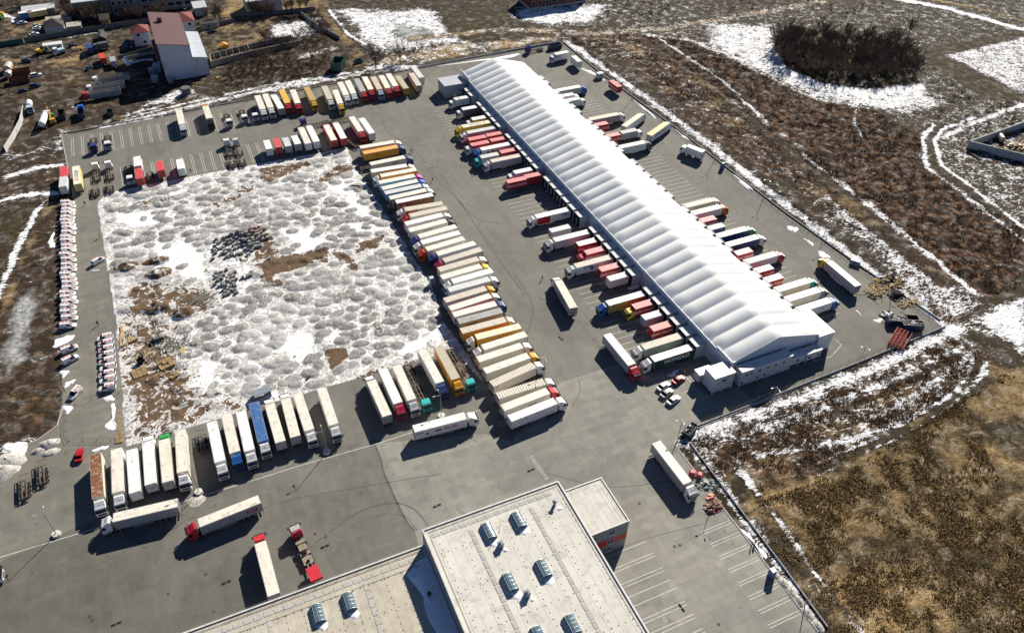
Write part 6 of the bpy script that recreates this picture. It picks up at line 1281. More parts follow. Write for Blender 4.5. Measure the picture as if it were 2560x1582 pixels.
def timber(nm, label, p, rx, ry, n, mat, h=.8, L=(1.2, 3.5), cat='timber', ang=None, z=.05):
    t = thing(nm, label, cat, (p[0], p[1], z)); b = MB()
    for i in range(n):
        x, y = random.gauss(0, rx*.5), random.gauss(0, ry*.5); a = random.random()*3.14 if ang is None else R(ang+random.gauss(0, 7)); l = random.uniform(*L)/2; z0 = random.random()*h
        b.box(x-l, x+l, y-.09, y+.09, z0, z0+.08, rz=a)
    link('plank', b.mesh('plank', mat), t); return t
STRAW0 = M('straw_waste', (.42,.28,.12), .9, var=.4)
# ---------------------------------------------------------------- cars
def carpaint(k):
    c = {'white':(.78,.79,.80),'silver':(.50,.52,.55),'red':(.42,.015,.02),'dark':(.03,.035,.05),'navy':(.03,.05,.11),'grey':(.25,.27,.30)}[k]
    return M('car_'+k, c, .3, var=.06)
def loft(mb, st, m=0):
    """st: list of (x, [(y,z)...]) closed half sections mirrored"""
    rings = []
    for x, h in st: rings.append([(x, y, z) for y, z in h]+[(x, -y, z) for y, z in h[::-1]])
    n = len(rings[0]); vs = [v for r_ in rings for v in r_]; fs = []
    for j in range(len(rings)-1):
        for i in range(n): fs.append((j*n+i, j*n+(i+1) % n, (j+1)*n+(i+1) % n, (j+1)*n+i))
    fs += [tuple(range(n))[::-1], tuple(range((len(rings)-1)*n, len(rings)*n))]
    return mb.add(vs, fs, m)
def car_parts(kind, col):
    def f():
        L, H = {'sedan':(4.5,1.45),'hatch':(4.1,1.55),'van':(4.3,1.82),'suv':(4.6,1.75)}[kind]; h = L/2; bel = .92 if kind != 'van' else 1.02; b = MB()
        hood = {'sedan':.78,'hatch':.84,'van':.95,'suv':1.0}[kind]
        S = lambda w, z0, z1: [(w*.55, z0), (w, z0+.08), (w, z1-.14), (w*.92, z1)]
        loft(b, [(-h, S(.72, .38, bel-.05)), (-h+.12, S(.84, .25, bel)), (-h+.8, S(.87, .22, bel)), (.35, S(.87, .22, bel)), (h-1.35, S(.87, .22, bel-.02)), (h-.5, S(.84, .22, hood-.08)), (h-.1, S(.76, .28, hood-.2)), (h, S(.62, .36, hood-.32))])
        x = {'sedan':(-h+.55,-h+1.25,.25,h-1.35),'hatch':(-h+.08,-h+.45,.2,h-1.15),'van':(-h+.02,-h+.16,.35,h-.95),'suv':(-h+.1,-h+.35,.25,h-1.3)}[kind]
        gl = MB(); loft(gl, [(x[0], [(.5, bel-.03), (.80, bel-.02), (.79, bel), (.60, bel+.01)]), (x[1], [(.5, bel-.02), (.80, bel-.01), (.66, H-.08), (.5, H-.05)]), (x[2], [(.5, bel-.02), (.80, bel-.01), (.66, H-.06), (.5, H-.03)]), (x[3], [(.5, bel-.06), (.78, bel-.05), (.76, bel-.03), (.6, bel-.02)])])
        rf = MB(); loft(rf, [(x[1]-.05, [(.3, H-.06), (.66, H-.09), (.64, H-.03), (.3, H)]), ((x[1]+x[2])/2, [(.3, H-.04), (.67, H-.06), (.64, H), (.3, H+.03)]), (x[2]+.05, [(.3, H-.05), (.66, H-.08), (.64, H-.02), (.3, H+.01)])])
        if kind == 'van':
            for s in (-1, 1): rf.add([(x[0]-.01, s*.845, bel), (-.1, s*.845, bel), (-.15, s*.70, H-.1), (x[1], s*.70, H-.1)], [(0,1,2,3) if s < 0 else (3,2,1,0)]); 
        wl = MB().tube((0, -.1, .31), (0, .1, .31), .31, n=12).tube((0, -.112, .31), (0, .112, .31), .17, n=8, m=1)
        bp = MB().box(h-.06, h+.03, -.62, .62, .32, .5)
        tl = MB().box(-h-.02, -h+.06, -.75, -.5, bel-.3, bel-.1).box(-h-.02, -h+.06, .5, .75, bel-.3, bel-.1)
        return dict(body=b.mesh('body', carpaint(col)), window=gl.mesh('window', GLASS), roof=rf.mesh('roof', carpaint(col)), wheel=wl.mesh('wheel', [RUB, GALV]), bumper=bp.mesh('bumper', FRAME), tail_light=tl.mesh('tail_light', M('lamp_red', (.3,.01,.01), .3)), L=L, H=H, hood=hood, bel=bel)
    return cached(('car', kind, col), f)
RSTR = M('stripe_red', (.62,.03,.06), .45)
def car(kind, col, p, ang, label, group=None, stripes=0, nm='parked_car', z=.058):
    q = car_parts(kind, col); t = thing(nm, label, 'car', (p[0], p[1], z), R(ang), group)
    b = link('body', q['body'], t)
    link('window', q['window'], t); link('roof', q['roof'], t)
    if not stripes: link('bumper', q['bumper'], b); link('tail_light', q['tail_light'], b)
    h = q['L']/2
    for x in (h-.8, -h+.75):
        for s in (-1, 1): link('wheel', q['wheel'], t, (x, s*.76, 0))
    if stripes:
        H = q['H']
        link('stripe', cached(('st', kind), lambda: MB().box(-1.8, -.9, .10, .46, H-.01, H+.05).box(-.65, .2, .10, .46, H-.01, H+.05).mesh('stripe', RSTR)), t)
        link('door_mark', cached(('dm', kind), lambda: MB().add([(-1.55, -.885, .92), (-.75, -.885, .42), (.05, -.885, .92)], [(0, 1, 2)]).add([(-1.55, .885, .92), (.05, .885, .92), (-.75, .885, .42)], [(0, 1, 2)]).mesh('door_mark', RSTR)), t)
        if stripes == 2: link('bonnet_cross', cached(('bc', kind), lambda: MB().box(h-1.0, h-.35, -.10, .10, q['hood']-.03, q['hood']+.045).box(h-.78, h-.57, -.32, .32, q['hood']-.03, q['hood']+.046).mesh('bonnet_cross', RSTR)), t)
    return t
VANS = [(-43.5,274.2,-18),(-43.6,271.8,-18),(-43.6,269.2,-18),(-43.7,266.8,-18),(-43.7,264.2,-18),(-43.7,262.0,-18),(-43.8,259.5,-19),(-43.8,257.3,-19),(-43.9,254.5,-19),(-43.9,251.8,-19),(-43.9,249.6,-19),(-44.0,246.3,-19),(-44.0,244.1,-19),(-44.1,241.5,-19),(-44.1,238.5,-19),(-44.2,235.4,-19),(-44.2,232.8,-19),(-44.3,230.5,-19),(-44.3,228.0,-19),(-44.3,225.7,-19),(-44.4,222.9,-19),(-44.4,220.7,-19),(-44.5,218.5,-19),(-44.5,216.1,-19),(-44.6,213.7,-19),(-44.6,211.3,-20),(-44.6,208.4,-20),(-44.7,205.1,-16)]
for i, (x, y, a) in enumerate(VANS): car('van', 'white', (x+random.gauss(0, .18), y+random.gauss(0, .1)), a+random.gauss(0, 1.6), 'white red striped van, '+ordn(i)+' from the far end of the long file on the strip', 'striped vans in the long file', 2 if i % 5 != 2 else 1, 'striped_van')
V2 = [(-35.6,195.5),(-35.5,192.9),(-35.5,190.3),(-35.5,187.7),(-35.6,185.1),(-35.5,182.4),(-35.9,179.8),(-35.8,177.5),(-36.1,174.5)]
for i, p in enumerate(V2): car('van', 'white', p, 176+random.gauss(0, 2), 'white red striped van facing left, '+ordn(i)+' from the far end of the short file', 'striped vans in the short file', 2 if i in (1,2,3,4,6) else 1, 'striped_van')
car('van', 'white', (-44.8,194.5), 14, 'white red striped van angled on the snowy kerb, upper of two', None, 2, 'striped_van'); car('van', 'white', (-44.7,189.9), 22, 'white red striped van angled on the snowy kerb, lower of two', None, 1, 'striped_van')
car('van', 'white', (-35.6,234.8), 35, 'white red striped van driving alone on the paved strip', None, 2, 'striped_van'); car('van', 'white', (-43.9,175.6), 232, 'white red striped van with a person at its open front door', None, 1, 'striped_van')
car('sedan', 'red', (-43.5,153.3), 82, 'dark red saloon standing alone left of the front row'); car('sedan', 'red', (106.6,117.5), 12, 'red saloon parked by the square container block', 'cars by the container block')
car('sedan', 'white', (101.4,117.0), 14, 'white saloon with a dark roof, nearest the lorries', 'cars by the container block'); car('sedan', 'grey', (100.8,114.5), 16, 'grey saloon between the two white saloons', 'cars by the container block'); car('sedan', 'white', (101.1,111.6), 14, 'white saloon nearest the forecourt', 'cars by the container block')
# far settlement vehicles
car('suv', 'white', (-54.3,391.4), 12, 'white off roader in the middle of the dirt yard', z=.05); car('suv', 'navy', (-54.6,379.8), 15, 'dark blue off roader in the dirt yard', z=.05); car('sedan', 'dark', (-59.4,376.4), 15, 'black saloon left of the dark blue off roader', z=.05)
for i, (p, c) in enumerate((((-54.4,454.2),'silver'),((-54.0,450.8),'white'),((-54.4,448.0),'grey'),((-55.3,443.0),'white'))): car('sedan', c, p, 12, ORD[i]+' car from the back, beside the dark hipped bungalow', 'cars beside the hipped bungalow', z=.05)
for i, (p, c) in enumerate((((-14.0,416.7),'dark'),((-14.3,412.9),'navy'),((-14.6,409.2),'navy'))): car('sedan', c, p, 5, ORD[i]+' dark car from the back, beside the white house', 'dark cars beside the white house', z=.05)
car('sedan', 'white', (-27.8,370.7), 0, 'white car squeezed between the open trailers', z=.05); car('sedan', 'dark', (25.5,415.5), 8, 'black car in front of the low dark garage', z=.05); car('sedan', 'navy', (-32.3,391.1), 50, 'dark car beside the orange lorry', z=.05); car('van', 'white', (16.7,454.3), 85, 'white van beside the long grey building', nm='parked_van', z=.05)
for i, p in enumerate(((-61.7,464.6),(-60.9,460.5))): car('sedan', 'silver', p, 10, ['silver car by the blue trailer, farther','silver car by the blue trailer, nearer'][i], z=.05)
def tank(nm, label, p, ang, L, r, col, z0=1.2, cab=None):
    t = thing(nm, label, 'tanker', (p[0], p[1], .05), R(ang)); b = MB(); n = 14
    for (x0, x1, a, c) in ((-L/2, -L/2+.4, r*.7, r), (-L/2+.4, L/2-.4, r, r), (L/2-.4, L/2, r, r*.7)): b.tube((x0, 0, z0+r), (x1, 0, z0+r), a, c, n, caps=(a != c))
    link('tank', b.mesh('tank', paint(col)), t); link('frame', MB().box(-L/2, L/2+1.2, -.5, .5, .8, 1.15).mesh('frame', FRAME), t)
    for x in (-L/2+1, -L/2+2.3):
        for s in (1, -1): link('wheel', wheelm(.5), t, (x, s*.95, 0))
    if cab: add_cab(t, L/2+2.6, cab, True, True, frame=False)
    return t
tank('tank_trailer', 'long white tank trailer lying by the crane lorry in the dirt yard', (-50.7,340.6), 80, 9.5, 1.25, 'white', cab='white'); tank('tank', 'white cylindrical tank beside the grey box in the dirt yard', (-16.2,389.3), -80, 6.5, 1.2, 'white', .4); tank('mixer_lorry', 'white mixer lorry beside the curving sheet fence', (-56.1,357.3), -88, 4.6, 1.25, 'white', 1.2, 'paleblue')
tank('rusty_tank', 'rusty brown tank at the left edge of the dirt yard', (-65.4,402.2), 80, 6, 1.6, 'tan', .2); tank('rusty_tank', 'shorter rusty tank in front of the rusty brown tank', (-65.1,394.3), 75, 3.5, 1.5, 'tan', .2)
RUST = M('rusted_steel', (.13,.06,.035), .8, dirt=((.28,.15,.08), .25, 1.2)); 
open_box('rusty_container', 'rusty open container in the dirt yard, farther one', (-60.6,396.1), 3, 8.5, 3.0, 2.4, RUST, 'container', z=.05); open_box('rusty_container', 'rusty open container in the dirt yard, nearer one', (-60.7,386.7), 5, 8.0, 3.0, 2.4, RUST, 'container', z=.05)
def grain(label, p, ang, col, cab):
    t = open_box('tipper_trailer', label, p, ang, 12.5, 2.6, 2.6, col, 'trailer', z=.5); add_cab(t, -(-6.25-2.9), cab, True, True, frame=False)
    for x in (-5, -3.7, -2.4, 3):
        for s in (1, -1): link('wheel', wheelm(.5), t, (x, s*1.0, -.45))
SANDM = M('tipper_grey', (.30,.30,.29), .6, dirt=((.14,.13,.12), .2, 1))
grain('open grey tipper trailer with a white cab, back one of three', (-22.3,372.8), 182, SANDM, 'white'); grain('open grey tipper trailer with a red and white cab, middle of three', (-24.9,364.6), 182, SANDM, 'white'); grain('open grey tipper trailer with a red cab, front of three', (-27.0,358.2), 182, SANDM, 'red')
open_box('tipper_lorry', 'dark tipper lorry with a sand coloured load beside the crane lorry', (-44.4,344.7), 88, 5.5, 2.6, 2.6, FRAME, 'lorry', z=.05); t = open_box('tipper_lorry', 'blue tipper lorry alone in the dirt yard', (-37.0,342.2), 88, 5.2, 2.5, 2.4, NAVYM, 'lorry', z=.4); add_cab(t, 5.2, 'blue', True, True, frame=False)
open_box('skip', 'dark green skip above the upper lorry park', (-26.3,340.5), 92, 3.6, 2.2, 1.8, DGREEN, z=.05); open_box('skip', 'big black and green hopper beside the far fence of the lorry park', (72.6,350.9), 60, 7.5, 5, 4.2, DGREEN, z=.05); open_box('skip', 'small dark green skip on the snow by the earth track', (82.8,353.4), 10, 3.4, 2.2, 1.6, DGREEN, z=.05)
t = thing('crane_lorry', 'yellow crane arm lorry with a green cab in the dirt yard', 'crane', (*(-47.9,342.6), .05), R(95)); link('frame', MB().box(-3.5, 3.5, -1.1, 1.1, .8, 1.25).mesh('frame', paint('mustard')), t); link('cab', MB().box(.4, 2.2, -1.1, 1.1, 1.252, 2.8, tx=.2, ty=.1).mesh('cab', paint('green')), t); link('boom', MB().tube((-2.2, .3, 2.0), (5.2, .5, 4.4), .38, .28, 4).mesh('boom', paint('amber')), t); link('counterweight', MB().box(-3.4, -1.6, -1.0, 1.0, 1.252, 2.4).mesh('counterweight', paint('mustard')), t)
for x in (-2.4, -1, 2.4):
    for s in (1, -1): link('wheel', wheelm(.4), t, (x, s*1.0, 0))
t = thing('excavator', 'yellow excavator beside the white site office', 'excavator', (*(-52.4,417.8), .05), R(-30)); link('track', MB().box(-1.8, 1.8, -1.4, -.8, 0, .8).box(-1.8, 1.8, .8, 1.4, 0, .8).mesh('track', RUB), t); link('house', MB().box(-1.9, 1.2, -1.3, 1.3, .9, 2.0, tx=.1).mesh('house', paint('yellow')), t); link('cab', MB().box(0, 1.4, .2, 1.2, 2.003, 2.9, tx=.2).mesh('cab', GLASS), t); link('boom', MB().tube((1.2, -.3, 1.8), (4.0, -.3, 4.2), .28, .22, 4).tube((4.0, -.3, 4.2), (5.5, -.3, 1.6), .22, .16, 4).mesh('boom', paint('mustard')), t)
def simple_lorry(label, p, ang, body, cab, L=4.5, h=2.4):
    t = thing('old_lorry', label, 'lorry', (p[0], p[1], .05), R(ang)); link('box_body', MB().box(-L/2, L/2, -1.2, 1.2, 1.0, 1.0+h, tx=.05).mesh('box_body', body), t); link('frame', MB().box(-L/2, L/2+1.5, -.5, .5, .6, .998).mesh('frame', FRAME), t); add_cab(t, L/2+2.35, cab, True, True, frame=False)
    for x in (-L/2+.8, ):
        for s in (1, -1): link('wheel', wheelm(.5), t, (x, s*.95, 0))
simple_lorry('pale blue old lorry in front of the white site office', (-43.4,414.7), 200, paint('paleblue'), 'white', 3, 1.2); simple_lorry('orange red old lorry with a pale hatch on its roof', (-26.0,395.6), 95, paint('vermilion'), 'vermilion', 5.5); simple_lorry('grey box lorry between the orange lorry and the white tank', (-21.8,390.2), 92, paint('grey'), 'grey', 5)
simple_lorry('dark lorry with a peaked load in the dirt yard', (-24.5,426.0), 95, paint('darkgrey'), 'darkgrey', 5); simple_lorry('dark blue lorry in the crowd of old lorries', (-30.9,409.9), 95, paint('navy'), 'navy', 5); simple_lorry('dark lorry with a round tarpaulin among old lorries', (-25.2,412.4), 185, paint('darkgrey'), 'darkgrey', 4.5)
for p, a, L, c, l in (((-58.8,466.8), 10, 6, 'blue', 'blue box trailer at the top left edge'), ((-53.4,467.2), 10, 9, 'paleyellow', 'yellow sided box trailer at the top left edge')): t = thing('box_trailer', l, 'trailer', (p[0], p[1], .05), R(a)); link('box_body', MB().box(-L/2, L/2, -1.25, 1.25, .9, 3.6).mesh('box_body', paint(c)), t); link('roof', MB().box(-L/2-.02, L/2+.02, -1.27, 1.27, 3.603, 3.68).mesh('roof', roofm('white')), t); link('wheel', wheelm(.5), t, (-L/2+1, .9, 0)); link('wheel', wheelm(.5), t, (-L/2+1, -.9, 0))
t = thing('orange_cabin', 'small orange cabin roof on the sandy plot right of the tall white hall', 'cabin', (*(27.9,393.9), .05), R(10)); link('wall', MB().box(-1.6, 1.6, -1.3, 1.3, 0, 1.8).mesh('wall', paint('amber')), t); link('roof', MB().prism([(-1.5,1.803),(1.5,1.803),(0,2.5)], -1.75, 1.75).mesh('roof', paint('amber')), t)
t = thing('orange_machine', 'orange and green machine cut by the top left edge', 'machine', (*(-71.4,473.7), .05)); link('body', MB().box(-2, 2, -1.2, 1.2, .6, 2.6, tx=.3, ty=.2).mesh('body', paint('amber')), t); link('cabin', MB().box(-1.6, 1.2, -3.6, -1.4, .5, 2.2, tx=.3).mesh('cabin', paint('green')), t)
t = thing('concrete_silo', 'round dark concrete ring tank behind the lorry park fence', 'tank', (*(5.0,349.5), .0)); link('ring', MB().tube((0, 0, 0), (0, 0, 2.8), 2.0, 2.0, 18).mesh('ring', M('dark_concrete', (.14,.14,.14))), t)
for i, (p, a, sx, sy, h) in enumerate((((-6.8,375.7), 95, 3, 2.4, 2.4), ((-6.2,367.1), 75, 3.2, 2.6, 2.2), ((-4.1,378.3), 80, 4.5, 3.2, 3.0), ((-0.1,363.5), 85, 2.4, 2, 2.2))): t = thing('metal_box', ORD[i]+' grey metal box from the left beside the tall white hall', 'box', (p[0], p[1], 0), R(a)); link('body', MB().box(-sx/2, sx/2, -sy/2, sy/2, 0, h).mesh('body', M('grey_box', (.24,.26,.29), .6, dirt=((.14,.14,.15), .2, 1))), t); link('lid', MB().box(-sx/2-.06, sx/2+.06, -sy/2-.06, sy/2+.06, h+.002, h+.1).mesh('lid', M('grey_lid', (.34,.36,.38), .6)), t)
junk = [((-63.2,419.1),'heap of dark scrap in old snow left of the site office',2.5),((-38.7,421.6),'small black machine by the log pile',1.4),((-66.3,386.0),'heap of black tyres and scrap at the left edge',3.0),((-66.8,377.3),'pile of rusty offcuts at the left edge of the yard',2.6),((-29.2,412.6),'tangle of dark machine parts among old lorries',2.2),((-17.9,383.7),'grey rubbish heap below the white tank',1.6),((-21.6,381.5),'pale gravel heap between tank and tipper trailers',2.0),((-10.7,342.1),'brown soil and rubbish heap on the snow above the lorry park',3.2),((-23.2,335.7),'yellowish straw heap beside the dark green skip',2.2),((-43.5,333.5),'yellow rubble heap at the lower kerb of the dirt yard',2.0),((10.2,357.2),'sandy heap at the corner of the tall white hall',3.0),((18.9,360.8),'pale rubble at the right corner of the tall white hall',2.4),((19.5,413.4),'dark scrap beside the lean to of the tall hall',2.2),((-56.6,427.2),'dark pit heap behind the yellow excavator',2.8)]
for p, l, r_ in junk: pile('rubbish_heap', l, p, r_, r_*.7, .9, [RUST, FRAME, M('scrap_brown', (.2,.12,.07)), M('dust_heap', (.20,.155,.10), .9, var=.4)] if 'pale' not in l and 'straw' not in l and 'sandy' not in l and 'yellow' not in l else [M('dust_heap', (.20,.155,.10), .9, var=.4), STRAW0], 34, 'heap', (.3, .8))
timber('log_pile', 'pile of pale logs right of the white site office', (-36.0,417.2), 3, 1.6, 40, M('fresh_log', (.50,.34,.19), .9, var=.35), 1.0, (1.5, 3.5))
car('sedan', 'dark', (-38.7,421.0), 20, 'black car beside the pile of pale logs', z=.05); car('van', 'navy', (-58.4,409.5), 5, 'dark blue van on the pale track of the dirt yard', nm='parked_van', z=.05)
t = thing('hall_shed', 'dark gabled shed with a pale roof edge above the old lorries', 'shed', (*(-25.2,422.0), 0), R(-8)); link('wall', MB().box(-2.2, 2.2, -3, 3, 0, 2.8).mesh('wall', M('dark_board', (.05,.045,.04), .8)), t); link('roof', MB().prism([(-2.6, 2.803), (2.6, 2.803), (0, 4.4)], -3.3, 3.3).mesh('roof', M('dark_shingle', (.075,.07,.068))), t)
panel_wall('net_fence', 'dark framed pen wall behind the dark parked cars', [(-20,398),(-12,401),(-4,404)], 1.6, M('dark_concrete', (.14,.14,.14)))
x, y = (-58.9,123.7); t = thing('box_lorry', 'white lorry front entering at the left edge of the asphalt', 'lorry', (x-6.2, y+.6, .058), 0); rigid(t, 7.3, 'white', 'white', 'white', '', False)
# ---------------------------------------------------------------- cabins and skips of the yard
def cabin(nm, label, p, w, d, h, col, roof, ang=0, z=.058):
    t = thing(nm, label, 'cabin', (p[0], p[1], z), R(ang)); link('wall', MB().box(-w/2, w/2, -d/2, d/2, 0, h).mesh('wall', col), t); link('roof', MB().box(-w/2-.06, w/2+.06, -d/2-.06, d/2+.06, h+.002, h+.18, tx=.12, ty=.12).mesh('roof', roof), t); link('door', MB().box(-.35, .35, -d/2-.03, -d/2-.002, .1, h-.25).mesh('door', M('cabin_door', (.10,.16,.26), .5)), t)
BLUEC = M('cabin_blue', (.03,.10,.28), .5)
cabin('toilet_cabin', 'blue toilet cabin with a white roof on the snow verge, bottom right', (92.2,59.2), 1.2, 1.2, 2.4, BLUEC, SNOW); cabin('toilet_cabin', 'dark blue toilet cabin at the right fence', (185.7,207.7), 1.2, 1.2, 2.4, BLUEC, BLUEC); cabin('guard_cabin', 'narrow white cabin standing behind the middle row', (58.4,183.6), 1.3, 1.3, 2.6, M('cabin_white', (.6,.62,.64), .5), M('cabin_white', (.6,.62,.64), .5))
cabin('silver_cabin', 'silver grey cabin by the far right fence', (181.3,297.2), 3.0, 2.2, 2.4, M('silver_sheet', (.42,.48,.5), .4, .3), M('silver_roof', (.5,.55,.56), .4, .3)); cabin('blue_box', 'pale blue equipment box in the fence line', (190.3,140.2), 3.2, 1.6, 1.4, M('box_blue', (.20,.30,.40), .5), M('box_blue', (.2,.3,.4), .5), -55)
open_box('skip', 'dark green skip with rubbish at the gate corner', (98.5,100.6), 28, 3.4, 2.0, 1.6, DGREEN, fill=(14, [FRAME, SNOW])); open_box('skip', 'black skip standing behind the green one at the gate corner', (100.1,101.3), 30, 2.0, 1.8, 1.6, M('skip_black', (.03,.035,.04), .6))
SCRAPM = [M('scrap_white', (.55,.54,.5), .8), M('scrap_brown', (.20,.12,.07), .8), M('scrap_grey', (.24,.24,.25), .7)]
open_box('skip', 'big dark blue skip heaped with snowy scrap near the right corner', (183.2,108.8), -28, 6.2, 2.5, 2.3, NAVYM, fill=(60, SCRAPM)); open_box('skip', 'dark blue skip half filled, left of the heaped one', (180.6,112.2), -28, 5.5, 2.5, 2.2, NAVYM, fill=(40, SCRAPM)); open_box('skip', 'empty dark skip behind the heaped skip', (185.6,111.4), -28, 4, 2.4, 1.5, FRAME)
t = thing('steel_lattice', 'stack of rusty red steel lattice frames beside the skips', 'scrap', (*(175.9,106.1), .06), R(28)); b = MB()
for z in (.2, .8, 1.4):
    for i in range(7): b.box(-4+1.25*i, -3.85+1.25*i, -2.4+.25*i, 2.4-.1*i, z, z+.15)
    for j in range(5): b.box(-4, 3.8, -2.2+1.05*j, -2.05+1.05*j, z+.152, z+.28)
link('frame', b.mesh('frame', M('red_oxide', (.32,.06,.05), .7, dirt=((.5,.45,.42), .12, 1.3))), t)
STRAW = M('straw_waste', (.42,.28,.12), .9, var=.4); WOODM = M('old_timber', (.44,.33,.20), .9, var=.4); BLK = M('black_waste', (.02,.02,.02), .9)
pile('straw_heap', 'heap of straw and black waste along the right fence', (192.3,128.0), 6.5, 3.5, 1.3, [STRAW, STRAW, BLK, WOODM], 110); timber('timber_heap', 'heap of broken boards in front of the straw heap', (185.3,125.9), 4, 2.5, 70, WOODM, 1.2); pile('soil_heap', 'dark grey soil heap beside the straw heap', (190.8,122.1), 2.6, 2.2, 1.8, [M('dark_soil', (.09,.085,.08), .9), BLK], 40, sizes=(.5, 1.1)); timber('timber_heap', 'boards and straw in snow between fence and skips', (191.3,118.0), 4.5, 2, 60, WOODM, .6); pile('rubbish_heap', 'snowy rubbish bags left of the skips', (181.0,116.2), 2.4, 1.6, 1.4, [BLK, SNOW, SCRAPM[1]], 36)
pile('scrap_heap', 'heap of rusty red scrap metal beside the lower car park', (91.2,79.3), 2.6, 1.9, 1.8, [M('scrap_red', (.30,.09,.07), .8, var=.4), M('scrap_brown', (.20,.12,.07), .8), FRAME, M('scrap_pink', (.45,.25,.2), .8)], 90, 'scrap', (.2, .6)); pile('rubbish_heap', 'heap of broken white and green appliances by the lorry at the gate', (93.3,85.4), 2.4, 1.7, 1.0, [SCRAPM[0], M('scrap_green', (.16,.28,.26), .7), FRAME], 60, 'scrap', (.25, .7)); pile('scrap_heap', 'pale stump and red pipes on the scrap heap', (92.2,82.0), 1.2, .9, 1.2, [M('scrap_cream', (.62,.5,.3), .8), M('scrap_red2', (.6,.02,.02), .5)], 22, 'scrap', (.25, .6))
t = thing('red_machine', 'two red machine hoods beside the gate lorry', 'machine', (*(92.6,88.6), .05), R(-40)); link('hood', MB().box(-1.7, -.1, -.7, .7, .3, 1.4, tx=.25, ty=.2).box(.1, 1.6, -.7, .7, .3, 1.2, tx=.25, ty=.2).mesh('hood', M('machine_red', (.48,.04,.05), .5, dirt=((.6,.5,.5), .15, 1.2))), t); link('base', MB().box(-1.7, 1.6, -.6, .6, 0, .298).mesh('base', FRAME), t)
# ---------------------------------------------------------------- concrete block heap, pallets, boards on the snowy ground
def yz(x, y):
    i = int(round((x-yx[0])/.36)); j = int(round((y-yy[0])/.36)); k = j*len(yx)+i
    return float(zz[k]) if 0 <= i < len(yx) and 0 <= j < len(yy) else .06
BLKM = [M('block_grey', (.34,.34,.325), .9, var=.45, scale=1.2), M('block_dark', (.22,.225,.225), .9, var=.4, scale=1.2), M('block_pink', (.30,.20,.19), .9, var=.3, scale=1.2)]
blk = []
for k, m in enumerate(BLKM[:2]*2+[BLKM[2]]):
    b = MB(); s = random.uniform(.5, .62); b.box(-s, s, -s*.85, s*.85, 0, .95, tx=random.uniform(.02, .1), ty=random.uniform(.02, .1)); blk.append(b.mesh('concrete_block', m))
A1 = [(0.8,233.2),(5.3,235.1),(12.3,234.9),(16.5,234.3),(16.3,227.4),(11.1,221.7),(9.7,220.4),(1.3,221.1),(0.9,224.2),(-2.3,226.1),(-2.4,230.1)]
A2 = [(-3.4,212.4),(1.5,211.4),(3.3,206.6),(3.3,200.8),(-1.9,202.0),(-1.7,205.3),(-4.1,209.2)]; A3 = [(1.4,216.1),(4.2,215.4),(5.1,208.9),(2.8,208.8),(-0.7,211.8),(-4.5,212.4),(-3.0,214.8)]; A4 = [(6.1,210.0),(9.0,211.9),(8.8,208.9),(6.6,207.8)]; A5 = [(-4.3,224.2),(-0.2,224.2),(0.4,220.7),(-3.7,220.3)]
def fill_blocks(poly, sx, sy, prob, two):
    q = np.array(poly); out = []
    for y in np.arange(q[:, 1].min(), q[:, 1].max(), sy):
        for x in np.arange(q[:, 0].min(), q[:, 0].max(), sx):
            p = (x+random.gauss(0, .22), y+random.gauss(0, .22))
            if sdf(np.array([p]), poly)[0] < 0 and random.random() < prob: out.append((p[0], p[1], 0)); 
            if sdf(np.array([p]), poly)[0] < -.9 and random.random() < two: out.append((p[0]+.2, p[1]+.15, .93))
    return out
B_ = fill_blocks(A1, 1.55, 1.75, .86, .30)+fill_blocks(A2, 1.5, 1.6, .9, .25)+fill_blocks(A3, 1.9, 1.9, .8, 0)+fill_blocks(A4, 1.5, 1.5, 1, 0)+fill_blocks(A5, 2.2, 2, .8, 0)
pk = np.array((14.9,232.6))
for x, y, dz in B_[:290]:
    m = blk[4] if math.hypot(x-pk[0], y-pk[1]) < 3.2 else blk[random.randrange(4)]
    o = link('concrete_block', m, None, (x, y, yz(x, y)-.12+dz), random.gauss(.1, .25)); o.rotation_euler.x = random.gauss(0, .07); o.rotation_euler.y = random.gauss(0, .07)
    tag(o, 'rough grey concrete block in the tumbled heap on the snowy ground' if m != blk[4] else 'pinkish concrete block at the right tip of the tumbled heap', 'block', 'concrete blocks of the tumbled heap' if m != blk[4] else 'pinkish blocks of the tumbled heap')
for p, l, a in (((6.5,219.0),'row of pale concrete planks leaning at the foot of the block heap', 10), ((15.7,216.2), 'three grey beams lying right of the block heap', 30), ((-0.9,213.9), 'broken pale boards in the lower block heap', 20)):
    o = timber('plank_row', l, p, 2.6, .8, 12, M('pale_plank', (.46,.42,.33), .9, var=.3), .5, (1.2, 2.2), ang=a+80, z=yz(*p))
def pallets(label, p, ang, nx, ny, stack, mat=None):
    t = thing('pallet_stack', label, 'pallets', (p[0], p[1], yz(*p)-.02), R(ang), None); b = MB()
    for i in range(nx):
        for j in range(ny):
            cx, cy = (i-(nx-1)/2)*1.3, (j-(ny-1)/2)*.95
            for k in range(stack if random.random() < .8 else max(1, stack-2)):
                z = k*.15
                for s in (-.5, 0, .5): b.box(cx+s-.05, cx+s+.05, cy-.4, cy+.4, z, z+.09)
                for q in range(4): b.box(cx-.6, cx+.6, cy-.4+q*.235, cy-.4+q*.235+.12, z+.091, z+.12)
    link('slat', b.mesh('slat', mat or M('pallet_wood', (.45,.32,.17), .9, var=.35)), t)
pallets('stack of pallets in the middle of the scattered timber', (-21.0,177.7), 18, 3, 4, 5); pallets('low pallet layer lying flat below the black bin', (-27.9,177.8), 10, 3, 4, 2); pallets('small pallet stack at the right end of the timber yard', (-19.4,172.6), 25, 2, 2, 4); pallets('row of brown crates near the strip', (-29.6,191.3), 22, 4, 1, 4); pallets('pallet stack at the lower end of the strip kerb', (-34.4,155.8), 85, 3, 2, 5)
